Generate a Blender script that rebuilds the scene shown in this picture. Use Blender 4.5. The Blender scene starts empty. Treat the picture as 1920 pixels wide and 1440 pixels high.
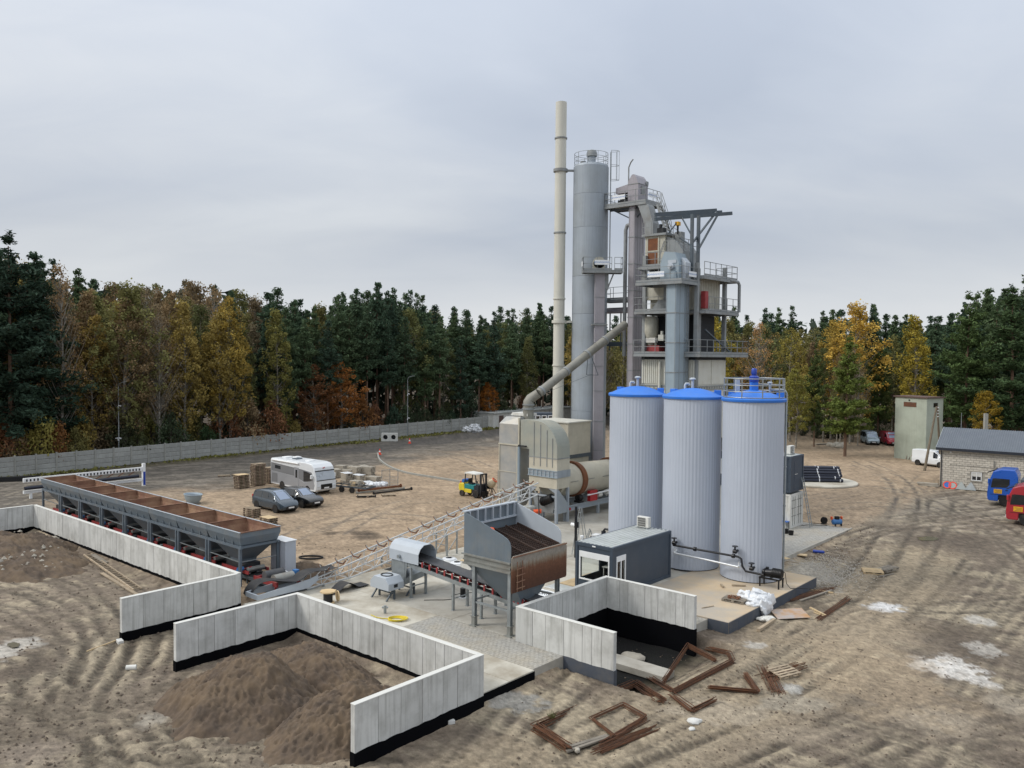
import bpy, math, random
import numpy as np
from mathutils import Vector, Matrix

S = bpy.context.scene
COL = S.collection
PI = math.pi
R = math.radians
rnd = random.Random(7)

# ---------------------------------------------------------------- camera, sky, sun, exposure
FPX, PITCH, ROLL, CAMH = 1550.0, R(2.0), R(0.5), 13.0
cam = bpy.data.cameras.new('camera')
cam.sensor_fit = 'HORIZONTAL'
cam.sensor_width = 36.0
cam.lens = 36.0 * FPX / 1920.0
cam.clip_start = 0.2
cam.clip_end = 3000.0
camo = bpy.data.objects.new('camera', cam)
COL.objects.link(camo)
camo.matrix_world = (Matrix.Translation((0, 0, CAMH)) @ Matrix.Rotation(PI / 2 - PITCH, 4, 'X') @ Matrix.Rotation(ROLL, 4, 'Z'))
S.camera = camo

SUN_AZ, SUN_EL = R(-98), R(40)          # azimuth from +Y, clockwise
SUN_DIR = Vector((math.sin(SUN_AZ) * math.cos(SUN_EL), math.cos(SUN_AZ) * math.cos(SUN_EL), math.sin(SUN_EL)))
sun = bpy.data.lights.new('sun', 'SUN')
sun.energy = 1.1
sun.angle = R(14)
sun.color = (1.0, 0.955, 0.89)
suno = bpy.data.objects.new('sun', sun)
COL.objects.link(suno)
suno.location = (-60, 40, 80)
suno.rotation_euler = (-SUN_DIR).to_track_quat('-Z', 'Y').to_euler()

W = bpy.data.worlds.new('World')
S.world = W
W.use_nodes = True
nt = W.node_tree
nt.nodes.clear()
def wn(t, **k):
 n = nt.nodes.new(t)
 for a, v in k.items():
  setattr(n, a, v)
 return n
def mathn(tree, op, a=None, b=None, clamp=False):
 n = tree.nodes.new('ShaderNodeMath'); n.operation = op; n.use_clamp = clamp
 for i, v in enumerate((a, b)):
  if v is None: continue
  if isinstance(v, (int, float)): n.inputs[i].default_value = v
  else: tree.links.new(v, n.inputs[i])
 return n.outputs[0]
def rampn(tree, fac, stops, interp='LINEAR'):
 n = tree.nodes.new('ShaderNodeValToRGB'); n.color_ramp.interpolation = interp
 el = n.color_ramp.elements
 while len(el) < len(stops): el.new(0.5)
 for e, (p, c) in zip(el, stops):
  e.position = p
  e.color = (c, c, c, 1) if isinstance(c, (int, float)) else (c[0], c[1], c[2], 1)
 if fac is not None: tree.links.new(fac, n.inputs[0])
 return n.outputs[0]
def mixc(tree, fac, a, b, blend='MIX'):
 n = tree.nodes.new('ShaderNodeMix'); n.data_type = 'RGBA'; n.blend_type = blend
 for i, v in ((0, fac), (6, a), (7, b)):
  if isinstance(v, (int, float)): n.inputs[i].default_value = v
  elif isinstance(v, (tuple, list)): n.inputs[i].default_value = (v[0], v[1], v[2], 1)
  else: tree.links.new(v, n.inputs[i])
 return n.outputs[2]
out = wn('ShaderNodeOutputWorld')
bg = wn('ShaderNodeBackground')
sky = wn('ShaderNodeTexSky')
sky.sky_type = 'NISHITA'; sky.sun_disc = False
sky.sun_elevation = SUN_EL; sky.sun_rotation = SUN_AZ
sky.air_density = 1.0; sky.dust_density = 2.0; sky.ozone_density = 1.0
tc = wn('ShaderNodeTexCoord')
sep = wn('ShaderNodeSeparateXYZ')
nt.links.new(tc.outputs['Generated'], sep.inputs[0])
dx, dy, dz = sep.outputs
zc = mathn(nt, 'ADD', mathn(nt, 'MAXIMUM', dz, 0.0), 0.30)
comb = wn('ShaderNodeCombineXYZ')
nt.links.new(mathn(nt, 'DIVIDE', dx, zc), comb.inputs[0])
nt.links.new(mathn(nt, 'DIVIDE', dy, zc), comb.inputs[1])
mp = wn('ShaderNodeMapping')
mp.inputs['Rotation'].default_value = (0, 0, R(-38))
mp.inputs['Scale'].default_value = (0.55, 1.0, 1.0)
mp.inputs['Location'].default_value = (2.6, 6.3, 0)
nt.links.new(comb.outputs[0], mp.inputs[0])
no1 = wn('ShaderNodeTexNoise'); no1.inputs['Scale'].default_value = 1.15; no1.inputs['Detail'].default_value = 4; no1.inputs['Roughness'].default_value = 0.46; no1.inputs['Distortion'].default_value = 0.35
no2 = wn('ShaderNodeTexNoise'); no2.inputs['Scale'].default_value = 4.5; no2.inputs['Detail'].default_value = 6; no2.inputs['Roughness'].default_value = 0.6; no2.inputs['Distortion'].default_value = 0.6
for n in (no1, no2): nt.links.new(mp.outputs[0], n.inputs['Vector'])
cl = mathn(nt, 'ADD', mathn(nt, 'MULTIPLY', no1.outputs[0], 0.86), mathn(nt, 'MULTIPLY', no2.outputs[0], 0.14))
cloud = rampn(nt, cl, [(0.32, (0.40, 0.43, 0.485)), (0.45, (0.475, 0.50, 0.545)), (0.55, (0.545, 0.56, 0.585)), (0.68, (0.65, 0.655, 0.655))])
# the cloud veil is brighter and warmer towards the hidden sun
sd = wn('ShaderNodeVectorMath', operation='DOT_PRODUCT')
nt.links.new(tc.outputs['Generated'], sd.inputs[0])
sd.inputs[1].default_value = SUN_DIR
glow = rampn(nt, sd.outputs['Value'], [(0.25, 0.0), (0.95, 1.0)])
warm = mixc(nt, glow, (0.95, 0.985, 1.03), (1.26, 1.23, 1.17))
cloud = mixc(nt, 1.0, cloud, warm, 'MULTIPLY')
# an overcast dome is brighter overhead than at the horizon
cloud = mixc(nt, 1.0, cloud, rampn(nt, dz, [(0.0, 0.38), (1.0, 1.0)]), 'MULTIPLY')
cloud = mixc(nt, 1.0, cloud, (1.66, 1.66, 1.66), 'MULTIPLY')
# paler band at the horizon
hz = rampn(nt, dz, [(0.0, 1.0), (0.03, 0.85), (0.14, 0.0)])
cloud = mixc(nt, mathn(nt, 'MULTIPLY', hz, 0.75), cloud, (0.63, 0.64, 0.645))
nsk = mixc(nt, 1.0, sky.outputs[0], (0.10, 0.10, 0.10), 'MULTIPLY')
fin = mixc(nt, 0.95, nsk, cloud)
nt.links.new(fin, bg.inputs[0])
bg.inputs[1].default_value = 1.0
nt.links.new(bg.outputs[0], out.inputs[0])
S.view_settings.view_transform = 'Standard'
S.view_settings.look = 'None'
S.view_settings.exposure = 0.55
S.view_settings.gamma = 1.0
S.render.engine = 'CYCLES'
S.cycles.use_denoising = True
S.cycles.max_bounces = 6
S.cycles.diffuse_bounces = 3
S.cycles.glossy_bounces = 3
S.cycles.transparent_max_bounces = 8

# ---------------------------------------------------------------- photo direction -> place helpers
TH = R(-41.1)                                   # the plant's own axes: a runs right and nearer, b runs right and farther
E1 = (math.cos(TH), math.sin(TH)); E2 = (-math.sin(TH), math.cos(TH))
def ray(px, py):
 uu, vv = (px - 960) / FPX, (720 - py) / FPX
 cr, sr = math.cos(ROLL), math.sin(ROLL)
 u, v = uu * cr - vv * sr, uu * sr + vv * cr
 c, s = math.cos(PITCH), math.sin(PITCH)
 return (u, c + v * s, -s + v * c)
def G(px, py, z=0.0):                           # where a sight line meets level z
 r = ray(px, py); t = (z - CAMH) / r[2]
 return Vector((r[0] * t, r[1] * t, z))
def AT(px, py, Y):
 r = ray(px, py); t = Y / r[1]
 return Vector((r[0] * t, Y, CAMH + r[2] * t))
def PW(a, b, z=0.0):
 return Vector((a * E1[0] + b * E2[0], a * E1[1] + b * E2[1], z))
def LP(v):
 return (v[0] * E1[0] + v[1] * E1[1], v[0] * E2[0] + v[1] * E2[1])
def GL(px, py, z=0.0):
 a, b = LP(G(px, py, z)); return Vector((a, b, z))

# ---------------------------------------------------------------- object helpers
def C(h):
 h = h.lstrip('#')
 f = lambda x: x / 12.92 if x <= 0.04045 else ((x + 0.055) / 1.055) ** 2.4
 return tuple(f(int(h[i:i + 2], 16) / 255) for i in (0, 2, 4))
def tag(o, label=None, cat=None, group=None, kind=None):
 if label: o['label'] = label
 if cat: o['category'] = cat
 if group: o['group'] = group
 if kind: o['kind'] = kind
 return o
def thing(name, label, cat, loc=(0, 0, 0), rz=0.0, group=None):
 o = bpy.data.objects.new(name, None)
 o.empty_display_size = 0.3
 COL.objects.link(o)
 o.location = loc; o.rotation_euler = (0, 0, rz)
 return tag(o, label, cat, group)
def pthing(name, label, cat, a, b, z=0.0, rz=0.0, group=None):      # a thing standing in the plant's axes
 return thing(name, label, cat, PW(a, b, z), TH + rz, group)
class MB:
 def __init__(s): s.v = []; s.f = []; s.m = []; s.cm = 0; s.T = None
 def add(s, vs, fs):
  n = len(s.v)
  if s.T is not None: vs = [tuple(s.T @ Vector(p)) for p in vs]
  s.v += [tuple(p) for p in vs]
  s.f += [tuple(i + n for i in f) for f in fs]
  s.m += [s.cm] * len(fs)
  return s
 def bx(s, x0, x1, y0, y1, z0, z1):
  if x0 > x1: x0, x1 = x1, x0
  if y0 > y1: y0, y1 = y1, y0
  if z0 > z1: z0, z1 = z1, z0
  return s.add([(x0, y0, z0), (x1, y0, z0), (x1, y1, z0), (x0, y1, z0), (x0, y0, z1), (x1, y0, z1), (x1, y1, z1), (x0, y1, z1)],
                     [(3, 2, 1, 0), (4, 5, 6, 7), (0, 1, 5, 4), (1, 2, 6, 5), (2, 3, 7, 6), (3, 0, 4, 7)])
 def box(s, c, d, rz=0.0, rx=0.0, ry=0.0):
  Mx = Matrix.Translation(c) @ Matrix.Rotation(rz, 4, 'Z') @ Matrix.Rotation(ry, 4, 'Y') @ Matrix.Rotation(rx, 4, 'X')
  h = [x / 2 for x in d]
  vs = [Mx @ Vector((sx * h[0], sy * h[1], sz * h[2])) for sz in (-1, 1) for sx, sy in ((-1, -1), (1, -1), (1, 1), (-1, 1))]
  return s.add(vs, [(3, 2, 1, 0), (4, 5, 6, 7), (0, 1, 5, 4), (1, 2, 6, 5), (2, 3, 7, 6), (3, 0, 4, 7)])
 def frame(s, p, q):
  d = (Vector(q) - Vector(p)); L = d.length or 1e-6; d = d / L
  up = Vector((0, 0, 1)) if abs(d.z) < 0.95 else Vector((1, 0, 0))
  x = d.cross(up).normalized(); y = x.cross(d)
  return d, x, y
 def bar(s, p, q, w, h=None):
  h = h or w; d, x, y = s.frame(p, q); p = Vector(p); q = Vector(q)
  vs = [o + x * (sx * w / 2) + y * (sy * h / 2) for o in (p, q) for sx, sy in ((-1, -1), (1, -1), (1, 1), (-1, 1))]
  return s.add(vs, [(3, 2, 1, 0), (4, 5, 6, 7), (0, 1, 5, 4), (1, 2, 6, 5), (2, 3, 7, 6), (3, 0, 4, 7)])
 def cyl(s, p, q, r, r2=None, n=12, caps=True):
  r2 = r if r2 is None else r2
  d, x, y = s.frame(p, q); p = Vector(p); q = Vector(q)
  vs = []
  for o, rr in ((p, r), (q, r2)):
   for i in range(n):
    a = 2 * PI * i / n
    vs.append(o + x * (rr * math.cos(a)) + y * (rr * math.sin(a)))
  fs = [(i, (i + 1) % n, n + (i + 1) % n, n + i) for i in range(n)]
  if caps: fs += [tuple(range(n - 1, -1, -1)), tuple(range(n, 2 * n))]
  return s.add(vs, fs)
 def tube(s, pts, r, n=8, closed=False):
  pts = [Vector(p) for p in pts]; k = len(pts); vs = []; prev = None
  for i, p in enumerate(pts):
   a = pts[(i - 1) % k] if (i or closed) else p
   b = pts[(i + 1) % k] if (i < k - 1 or closed) else p
   d = (b - a).normalized()
   if prev is None:
    up = Vector((0, 0, 1)) if abs(d.z) < 0.9 else Vector((1, 0, 0))
    x = d.cross(up).normalized()
   else:
    x = (prev - d * prev.dot(d)).normalized()
   prev = x; y = x.cross(d)
   rr = r[i] if isinstance(r, (list, tuple)) else r
   for j in range(n):
    t = 2 * PI * j / n
    vs.append(p + x * (rr * math.cos(t)) + y * (rr * math.sin(t)))
  fs = []
  for i in range(k if closed else k - 1):
   for j in range(n):
    a0 = i * n + j; a1 = i * n + (j + 1) % n; b0 = ((i + 1) % k) * n + j; b1 = ((i + 1) % k) * n + (j + 1) % n
    fs.append((a0, a1, b1, b0))
  if not closed: fs += [tuple(range(n - 1, -1, -1)), tuple(range((k - 1) * n, k * n))]
  return s.add(vs, fs)
 def prism(s, poly, axis, lo, hi):
  n = len(poly); vs = []
  for t in (lo, hi):
   for u, v in poly:
    vs.append({'x': (t, u, v), 'y': (u, t, v), 'z': (u, v, t)}[axis])
  fs = [(i, (i + 1) % n, n + (i + 1) % n, n + i) for i in range(n)] + [tuple(range(n - 1, -1, -1)), tuple(range(n, 2 * n))]
  return s.add(vs, fs)
 def lathe(s, prof, n=24, c=(0, 0, 0), cap=True):
  vs = []; k = len(prof)
  for r, z in prof:
   for i in range(n):
    a = 2 * PI * i / n
    vs.append((c[0] + r * math.cos(a), c[1] + r * math.sin(a), c[2] + z))
  fs = [(j * n + i, j * n + (i + 1) % n, (j + 1) * n + (i + 1) % n, (j + 1) * n + i) for j in range(k - 1) for i in range(n)]
  if cap: fs += [tuple(range(n - 1, -1, -1)), tuple(range((k - 1) * n, k * n))]
  return s.add(vs, fs)
 def ball(s, c, rx, ry=None, rz=None, nu=12, nv=8):
  ry = ry or rx; rz = rz or rx; vs = [(c[0], c[1], c[2] - rz)]
  for j in range(1, nv):
   t = -PI / 2 + PI * j / nv
   for i in range(nu):
    a = 2 * PI * i / nu
    vs.append((c[0] + rx * math.cos(t) * math.cos(a), c[1] + ry * math.cos(t) * math.sin(a), c[2] + rz * math.sin(t)))
  vs.append((c[0], c[1], c[2] + rz)); e = len(vs) - 1
  fs = [(0, 1 + (i + 1) % nu, 1 + i) for i in range(nu)]
  for j in range(nv - 2):
   fs += [(1 + j * nu + i, 1 + j * nu + (i + 1) % nu, 1 + (j + 1) * nu + (i + 1) % nu, 1 + (j + 1) * nu + i) for i in range(nu)]
  fs += [(1 + (nv - 2) * nu + i, 1 + (nv - 2) * nu + (i + 1) % nu, e) for i in range(nu)]
  return s.add(vs, fs)
 def loft(s, rings, closed=True, cap=True):
  n = len(rings[0]); vs = [p for r in rings for p in r]; fs = []
  for j in range(len(rings) - 1):
   for i in range(n if closed else n - 1):
    fs.append((j * n + i, j * n + (i + 1) % n, (j + 1) * n + (i + 1) % n, (j + 1) * n + i))
  if cap and closed: fs += [tuple(range(n - 1, -1, -1)), tuple(range((len(rings) - 1) * n, len(rings) * n))]
  return s.add(vs, fs)
 def mesh(s, name, smooth=None):
  me = bpy.data.meshes.new(name)
  me.from_pydata(s.v, [], s.f)
  if any(s.m): me.polygons.foreach_set('material_index', s.m)
  if smooth:
   me.polygons.foreach_set('use_smooth', [True] * len(s.f))
   me.set_sharp_from_angle(angle=R(smooth if smooth is not True else 35))
  me.validate(); me.update()
  return me
 def build(s, name, mats, parent=None, smooth=None, bevel=0.0, loc=None, rot=None):
  me = s.mesh(name, smooth)
  for m in (mats if isinstance(mats, (list, tuple)) else [mats]): me.materials.append(m)
  o = bpy.data.objects.new(name, me); COL.objects.link(o)
  if parent is not None: o.parent = parent
  if loc is not None: o.location = loc
  if rot is not None: o.rotation_euler = rot
  if bevel:
   b = o.modifiers.new('bevel', 'BEVEL'); b.width = bevel; b.segments = 2; b.limit_method = 'ANGLE'; b.angle_limit = R(40)
  return o
def copy_tree(o, parent=None):
 c = o.copy(); COL.objects.link(c); c.parent = parent
 for ch in list(o.children): copy_tree(ch, c)
 return c
def inst(src, parent=None, loc=None, rot=None, scale=None):         # another object on the same mesh
 o = bpy.data.objects.new(src.name.split('.')[0], src.data); COL.objects.link(o)
 if parent is not None: o.parent = parent
 if loc is not None: o.location = loc
 if rot is not None: o.rotation_euler = rot
 if scale is not None: o.scale = scale
 return o
def rail(mb, pts, h=1.1, closed=False, step=1.2, r=0.022, toe=True, mids=(0.55,)):
 pts = [Vector(p) for p in pts]
 segs = list(zip(pts, pts[1:] + (pts[:1] if closed else [])))
 if not closed: segs = segs[:len(pts) - 1]
 for p, q in segs:
  L = (q - p).length; n = max(1, round(L / step))
  for hh in (h,) + tuple(mids):
   mb.bar(p + Vector((0, 0, hh)), q + Vector((0, 0, hh)), r * 2)
  for i in range(n + 1):
   c = p.lerp(q, i / n)
   mb.bar(c, c + Vector((0, 0, h)), r * 2)
  if toe: mb.bar(p + Vector((0, 0, 0.08)), q + Vector((0, 0, 0.08)), 0.012, 0.14)
def text_mesh(name, body, size, mat, parent, loc, rot, ext=0.004, align='CENTER', sx=1.0):
 cu = bpy.data.curves.new(name, 'FONT'); cu.body = body; cu.size = size; cu.align_x = align; cu.align_y = 'CENTER'; cu.extrude = ext
 t = bpy.data.objects.new(name, cu); COL.objects.link(t)
 dg = bpy.context.evaluated_depsgraph_get()
 me = bpy.data.meshes.new_from_object(t.evaluated_get(dg))
 bpy.data.objects.remove(t); bpy.data.curves.remove(cu)
 me.materials.clear(); me.materials.append(mat)
 o = bpy.data.objects.new(name, me); COL.objects.link(o); o.parent = parent; o.location = loc; o.rotation_euler = rot; o.scale = (sx, 1, 1)
 return o

# ---------------------------------------------------------------- materials
def newmat(name):
 m = bpy.data.materials.new(name); m.use_nodes = True
 t = m.node_tree; b = t.nodes['Principled BSDF']
 return m, t, b
def noise(t, scale, detail=4, rough=0.55, vec=None, dist=0.0):
 n = t.nodes.new('ShaderNodeTexNoise')
 n.inputs['Scale'].default_value = scale; n.inputs['Detail'].default_value = detail; n.inputs['Roughness'].default_value = rough; n.inputs['Distortion'].default_value = dist
 if vec is not None: t.links.new(vec, n.inputs['Vector'])
 return n.outputs[0]
def coords(t, scale=(1, 1, 1), which='Object', orand=True):
 tcn = t.nodes.new('ShaderNodeTexCoord'); m = t.nodes.new('ShaderNodeMapping')
 m.inputs['Scale'].default_value = scale
 t.links.new(tcn.outputs[which], m.inputs[0])
 if orand:
  oi = t.nodes.new('ShaderNodeObjectInfo'); cx = t.nodes.new('ShaderNodeCombineXYZ')
  k = mathn(t, 'MULTIPLY', oi.outputs['Random'], 57.0)
  for i in range(3): t.links.new(k, cx.inputs[i])
  t.links.new(cx.outputs[0], m.inputs['Location'])
 return m.outputs[0]
def mul(c, f): return tuple(min(1, x * f) for x in c)
def M(name, col, rough=0.6, metal=0.0, var=0.14, scale=1.5, bump=0.0, bscale=30.0, dirt=None, damt=0.5, dscale=1.2, streak=0.0, scol=(0.05, 0.045, 0.04), orand=0.0, coat=0.0, spec=None):
 if isinstance(col, str): col = C(col)
 if isinstance(dirt, str): dirt = C(dirt)
 if isinstance(scol, str): scol = C(scol)
 m, t, b = newmat(name)
 v = coords(t)
 f = rampn(t, noise(t, scale, 5, 0.6, v), [(0.3, 0.0), (0.7, 1.0)])
 c = mixc(t, f, mul(col, 1 - var), mul(col, 1 + var))
 if orand:
  oi = t.nodes.new('ShaderNodeObjectInfo')
  k = mathn(t, 'ADD', mathn(t, 'MULTIPLY', oi.outputs['Random'], 2 * orand), 1 - orand)
  cc = t.nodes.new('ShaderNodeCombineXYZ')
  for i in range(3): t.links.new(k, cc.inputs[i])
  c = mixc(t, 1.0, c, cc.outputs[0], 'MULTIPLY')
 if dirt:
  g = rampn(t, noise(t, dscale, 6, 0.65, v), [(0.5 - 0.12 * damt, 0.0), (0.72 - 0.1 * damt, damt)])
  c = mixc(t, g, c, dirt)
 if streak:
  v2 = coords(t, (3.2, 3.2, 0.16))
  g = rampn(t, noise(t, 2.2, 5, 0.6, v2), [(0.5, 0.0), (0.78, streak)])
  c = mixc(t, g, c, scol)
 t.links.new(c, b.inputs['Base Color'])
 b.inputs['Metallic'].default_value = metal
 rr = mathn(t, 'ADD', mathn(t, 'MULTIPLY', f, 0.14), rough - 0.07)
 t.links.new(rr, b.inputs['Roughness'])
 if coat: b.inputs['Coat Weight'].default_value = coat; b.inputs['Coat Roughness'].default_value = 0.08
 if spec is not None: b.inputs['Specular IOR Level'].default_value = spec
 if bump:
  bn = t.nodes.new('ShaderNodeBump'); bn.inputs['Strength'].default_value = bump; bn.inputs['Distance'].default_value = 0.02
  t.links.new(noise(t, bscale, 6, 0.6, v), bn.inputs['Height']); t.links.new(bn.outputs[0], b.inputs['Normal'])
 return m
def glassmat(name, col, rough=0.06):
 m, t, b = newmat(name)
 b.inputs['Base Color'].default_value = (*C(col), 1); b.inputs['Roughness'].default_value = rough; b.inputs['Specular IOR Level'].default_value = 0.9
 return m
MT = {}
def mk(k, *a, **kw): MT[k] = M(k, *a, **kw); return MT[k]
mk('concrete_wall', '#c6c7c4', 0.85, var=0.07, scale=1.1, bump=0.25, bscale=22, dirt='#77766f', damt=0.38, dscale=0.9, streak=0.5, scol='#66655f', orand=0.11)
mk('concrete_cap', '#cfcfca', 0.85, var=0.06, scale=2, bump=0.15, dirt='#9a9992', damt=0.3, dscale=2)
mk('concrete_slab', '#bcb8ac', 0.88, var=0.10, scale=0.5, bump=0.25, bscale=30, dirt='#8d8372', damt=0.75, dscale=0.45)
mk('concrete_grey', '#aeaba2', 0.88, var=0.12, scale=0.6, bump=0.25, bscale=30, dirt='#7d776c', damt=0.7, dscale=0.6)
mk('plinth_top', '#bda98c', 0.9, var=0.12, scale=0.6, bump=0.2, dirt='#a39e95', damt=0.85, dscale=0.35)
mk('paver', '#a3a19b', 0.9, var=0.22, scale=6, bump=0.3, dirt='#a79c86', damt=0.6, dscale=0.5, orand=0.1)
mk('bitumen', '#05060a', 0.9, var=0.3, scale=3, bump=0.3, bscale=12, spec=0.1)
mk('grey_coat', '#474d57', 0.85, var=0.1, scale=2, dirt='#6f6a62', damt=0.4)
mk('fence_panel', '#9b9c98', 0.92, var=0.12, scale=2, bump=0.3, bscale=8, streak=0.3, scol='#5d5e5a', orand=0.09)
mk('fence_post', '#989892', 0.92, var=0.1, scale=3, bump=0.2, streak=0.3, scol='#6a6a64')
mk('galv_bright', '#c0c3c4', 0.5, 0.15, var=0.1, scale=3)
mk('screen_dark', '#3b2c25', 0.9, var=0.3, scale=2, bump=0.2)
mk('galv', '#9aa0a2', 0.45, 0.55, var=0.12, scale=3, dirt='#7d8182', damt=0.3)
mk('steel_dark', '#4e5860', 0.5, 0.2, var=0.12, scale=2, dirt='#6b625a', damt=0.25)
mk('frame_blue', '#5f6a74', 0.5, 0.1, var=0.1, scale=1.5, dirt='#7d7a74', damt=0.35)
mk('bin_blue', '#68737c', 0.48, 0.1, var=0.08, scale=0.8, dirt='#8a857c', damt=0.3, streak=0.2, scol='#4d4f50')
mk('bin_rust', '#7c5a49', 0.85, 0.0, var=0.22, scale=1.2, bump=0.2, dirt='#9a7f64', damt=0.7, dscale=0.8)
mk('rust', '#6e4630', 0.85, 0.0, var=0.25, scale=1.5, bump=0.3, dirt='#8e5a34', damt=0.5, dscale=2)
mk('rebar', '#523624', 0.85, 0.0, var=0.35, scale=4, bump=0.4, dirt='#6f4526', damt=0.6, dscale=2, orand=0.15)
mk('silo_grey', '#9aa3ac', 0.5, 0.15, var=0.06, scale=0.6, dirt='#858880', damt=0.35, streak=0.3, scol='#6d7173', dscale=0.35)
mk('stack_cream', '#c9c8be', 0.6, 0.0, var=0.05, scale=0.6, streak=0.25, scol='#a2a096')
mk('elev_mauve', '#9d9aa1', 0.55, 0.1, var=0.07, scale=0.8, streak=0.35, scol='#77747a', dirt='#8a8484', damt=0.3)
mk('elev_blue', '#93a2ac', 0.5, 0.1, var=0.07, scale=0.8, streak=0.25, scol='#74808a')
mk('tower_grey', '#8b9092', 0.6, 0.1, var=0.1, scale=1, dirt='#6d665e', damt=0.45, streak=0.3, scol='#55524e')
mk('tower_cream', '#b9b7aa', 0.65, 0.0, var=0.08, scale=0.8, dirt='#8b8676', damt=0.45, streak=0.35, scol='#77705f')
mk('deck', '#70767a', 0.6, 0.3, var=0.12, scale=3)
mk('dark_void', '#23262a', 0.7, var=0.3, scale=2)
mk('white_panel', '#c9c9c0', 0.6, 0.0, var=0.05, scale=0.7, streak=0.2, scol='#a5a090', dirt='#b0a98f', damt=0.35)
mk('dryer_cream', '#bdb8a8', 0.6, 0.05, var=0.07, scale=0.8, dirt='#a09a8b', damt=0.4, streak=0.15, scol='#8d8778')
mk('hood_green', '#989c94', 0.55, 0.1, var=0.08, scale=0.7, dirt='#b1ab9a', damt=0.5, dscale=0.6, streak=0.2, scol='#7b7c74')
mk('hood_mottle', '#a2a4a3', 0.5, 0.25, var=0.1, scale=1.6, dirt='#b7ad9b', damt=0.5, dscale=0.8)
mk('pipe_old', '#8d8c84', 0.65, 0.2, var=0.15, scale=1.4, dirt='#6d6a61', damt=0.6, dscale=1.0)
mk('tank_shell', '#b3bbc8', 0.42, 0.08, var=0.025, scale=0.5, streak=0.06, scol='#8b929c')
mk('tank_blue', '#2c74d2', 0.5, 0.0, var=0.08, scale=1, dirt='#5c86bd', damt=0.3, dscale=1.5)
mk('motor_blue', '#1c3f9e', 0.4, 0.0, var=0.1, scale=3, coat=0.2)
mk('light_grey_paint', '#aeb6be', 0.45, 0.0, var=0.04, scale=2)
mk('cabinet', '#b3b9c1', 0.45, 0.0, var=0.03, scale=1, dirt='#9a9b9a', damt=0.25)
mk('anthracite', '#3d4855', 0.45, 0.05, var=0.05, scale=1, dirt='#5b6067', damt=0.2)
mk('roof_metal', '#c3c7c5', 0.5, 0.3, var=0.06, scale=1, dirt='#a5aaa4', damt=0.5, dscale=0.7)
mk('white', '#e4e6e7', 0.5, var=0.04, scale=2)
mk('white_dirty', '#d2d2cd', 0.6, var=0.08, scale=2, dirt='#a8a294', damt=0.4)
mk('plastic_white', '#d9dcdf', 0.35, var=0.12, scale=3, bump=0.6, bscale=9)
mk('insul', '#dfe3e6', 0.35, 0.3, var=0.1, scale=8, bump=0.6, bscale=25)
mk('black_pipe', '#14161c', 0.4, var=0.2, scale=4)
mk('black', '#101114', 0.5, var=0.25, scale=4)
mk('rubber', '#2b2c2f', 0.8, var=0.2, scale=4, dirt='#5a554d', damt=0.4)
mk('belt', '#4b4d51', 0.75, var=0.15, scale=3, dirt='#6f6a62', damt=0.35)
mk('tyre', '#1c1c1d', 0.85, var=0.2, scale=6, dirt='#5b5348', damt=0.45)
mk('rim', '#9b9da0', 0.35, 0.7, var=0.1, scale=6)
mk('red_steel', '#9c3a3c', 0.55, var=0.2, scale=4, dirt='#5c3a33', damt=0.4)
mk('red_paint', '#a8262b', 0.4, var=0.1, scale=3)
mk('roller', '#b9bbbc', 0.5, 0.3, var=0.2, scale=6)
mk('steel_gal_dirty', '#8b8d89', 0.5, 0.3, var=0.15, scale=2.5, dirt='#7b6a58', damt=0.4)
mk('blue_motor2', '#3a6da3', 0.45, var=0.15, scale=4)
mk('wood', '#9c8d78', 0.85, var=0.25, scale=3, bump=0.3, bscale=20, orand=0.18)
mk('wood_grey', '#867f74', 0.9, var=0.25, scale=3, bump=0.3, bscale=20, orand=0.2)
mk('wood_light', '#bfa985', 0.8, var=0.2, scale=3, orand=0.12)
mk('plywood', '#b08a63', 0.8, var=0.12, scale=2, dirt='#9fa0a2', damt=0.85, dscale=1.0)
mk('soil', '#564a3f', 0.97, var=0.3, scale=2.6, bump=1.0, bscale=7, dirt='#7a6852', damt=0.6, dscale=0.7)
mk('stone', '#a09a8e', 0.9, var=0.18, scale=3, bump=0.5, bscale=8, orand=0.15)
mk('white_stone', '#c6c6c2', 0.9, var=0.12, scale=3, bump=0.5, bscale=8)
mk('block_wall', '#cfc9bd', 0.92, var=0.10, scale=1.2, bump=0.35, bscale=14, dirt='#8f887c', damt=0.4, dscale=1)
mk('mortar', '#a29e95', 0.95, var=0.1, scale=3)
mk('sheet_roof', '#5f666f', 0.5, 0.2, var=0.06, scale=1, dirt='#747a80', damt=0.3)
mk('gutter', '#2e333c', 0.45, 0.1, var=0.1)
mk('render_green', '#a9b1a4', 0.92, var=0.06, scale=0.7, dirt='#8b9386', damt=0.5, dscale=0.5, streak=0.3, scol='#87887c')
mk('brown_wood', '#5d4a44', 0.85, var=0.15, scale=3)
mk('pole_wood', '#6e6455', 0.9, var=0.2, scale=2, bump=0.3)
mk('pipe_black', '#1a2030', 0.4, var=0.1, scale=2)
mk('strap_white', '#c9ccd0', 0.6)
mk('truck_blue', '#1757b8', 0.3, var=0.04, scale=1, coat=0.6, dirt='#2f5f9c', damt=0.2)
mk('truck_red', '#a32431', 0.3, var=0.04, scale=1, coat=0.6, dirt='#8e3a3f', damt=0.2)
mk('yellow_plate', '#d9a51f', 0.5, var=0.08, scale=4)
mk('yellow_paint', '#d6c234', 0.45, var=0.08, scale=3, dirt='#9f9340', damt=0.3)
mk('teal_paint', '#1f7d80', 0.4, var=0.08, scale=3, dirt='#2f5f5e', damt=0.25)
mk('fork_dark', '#22252c', 0.6, var=0.2, scale=4)
mk('car_grey', '#364450', 0.3, 0.3, var=0.03, scale=1, coat=0.7)
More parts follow.
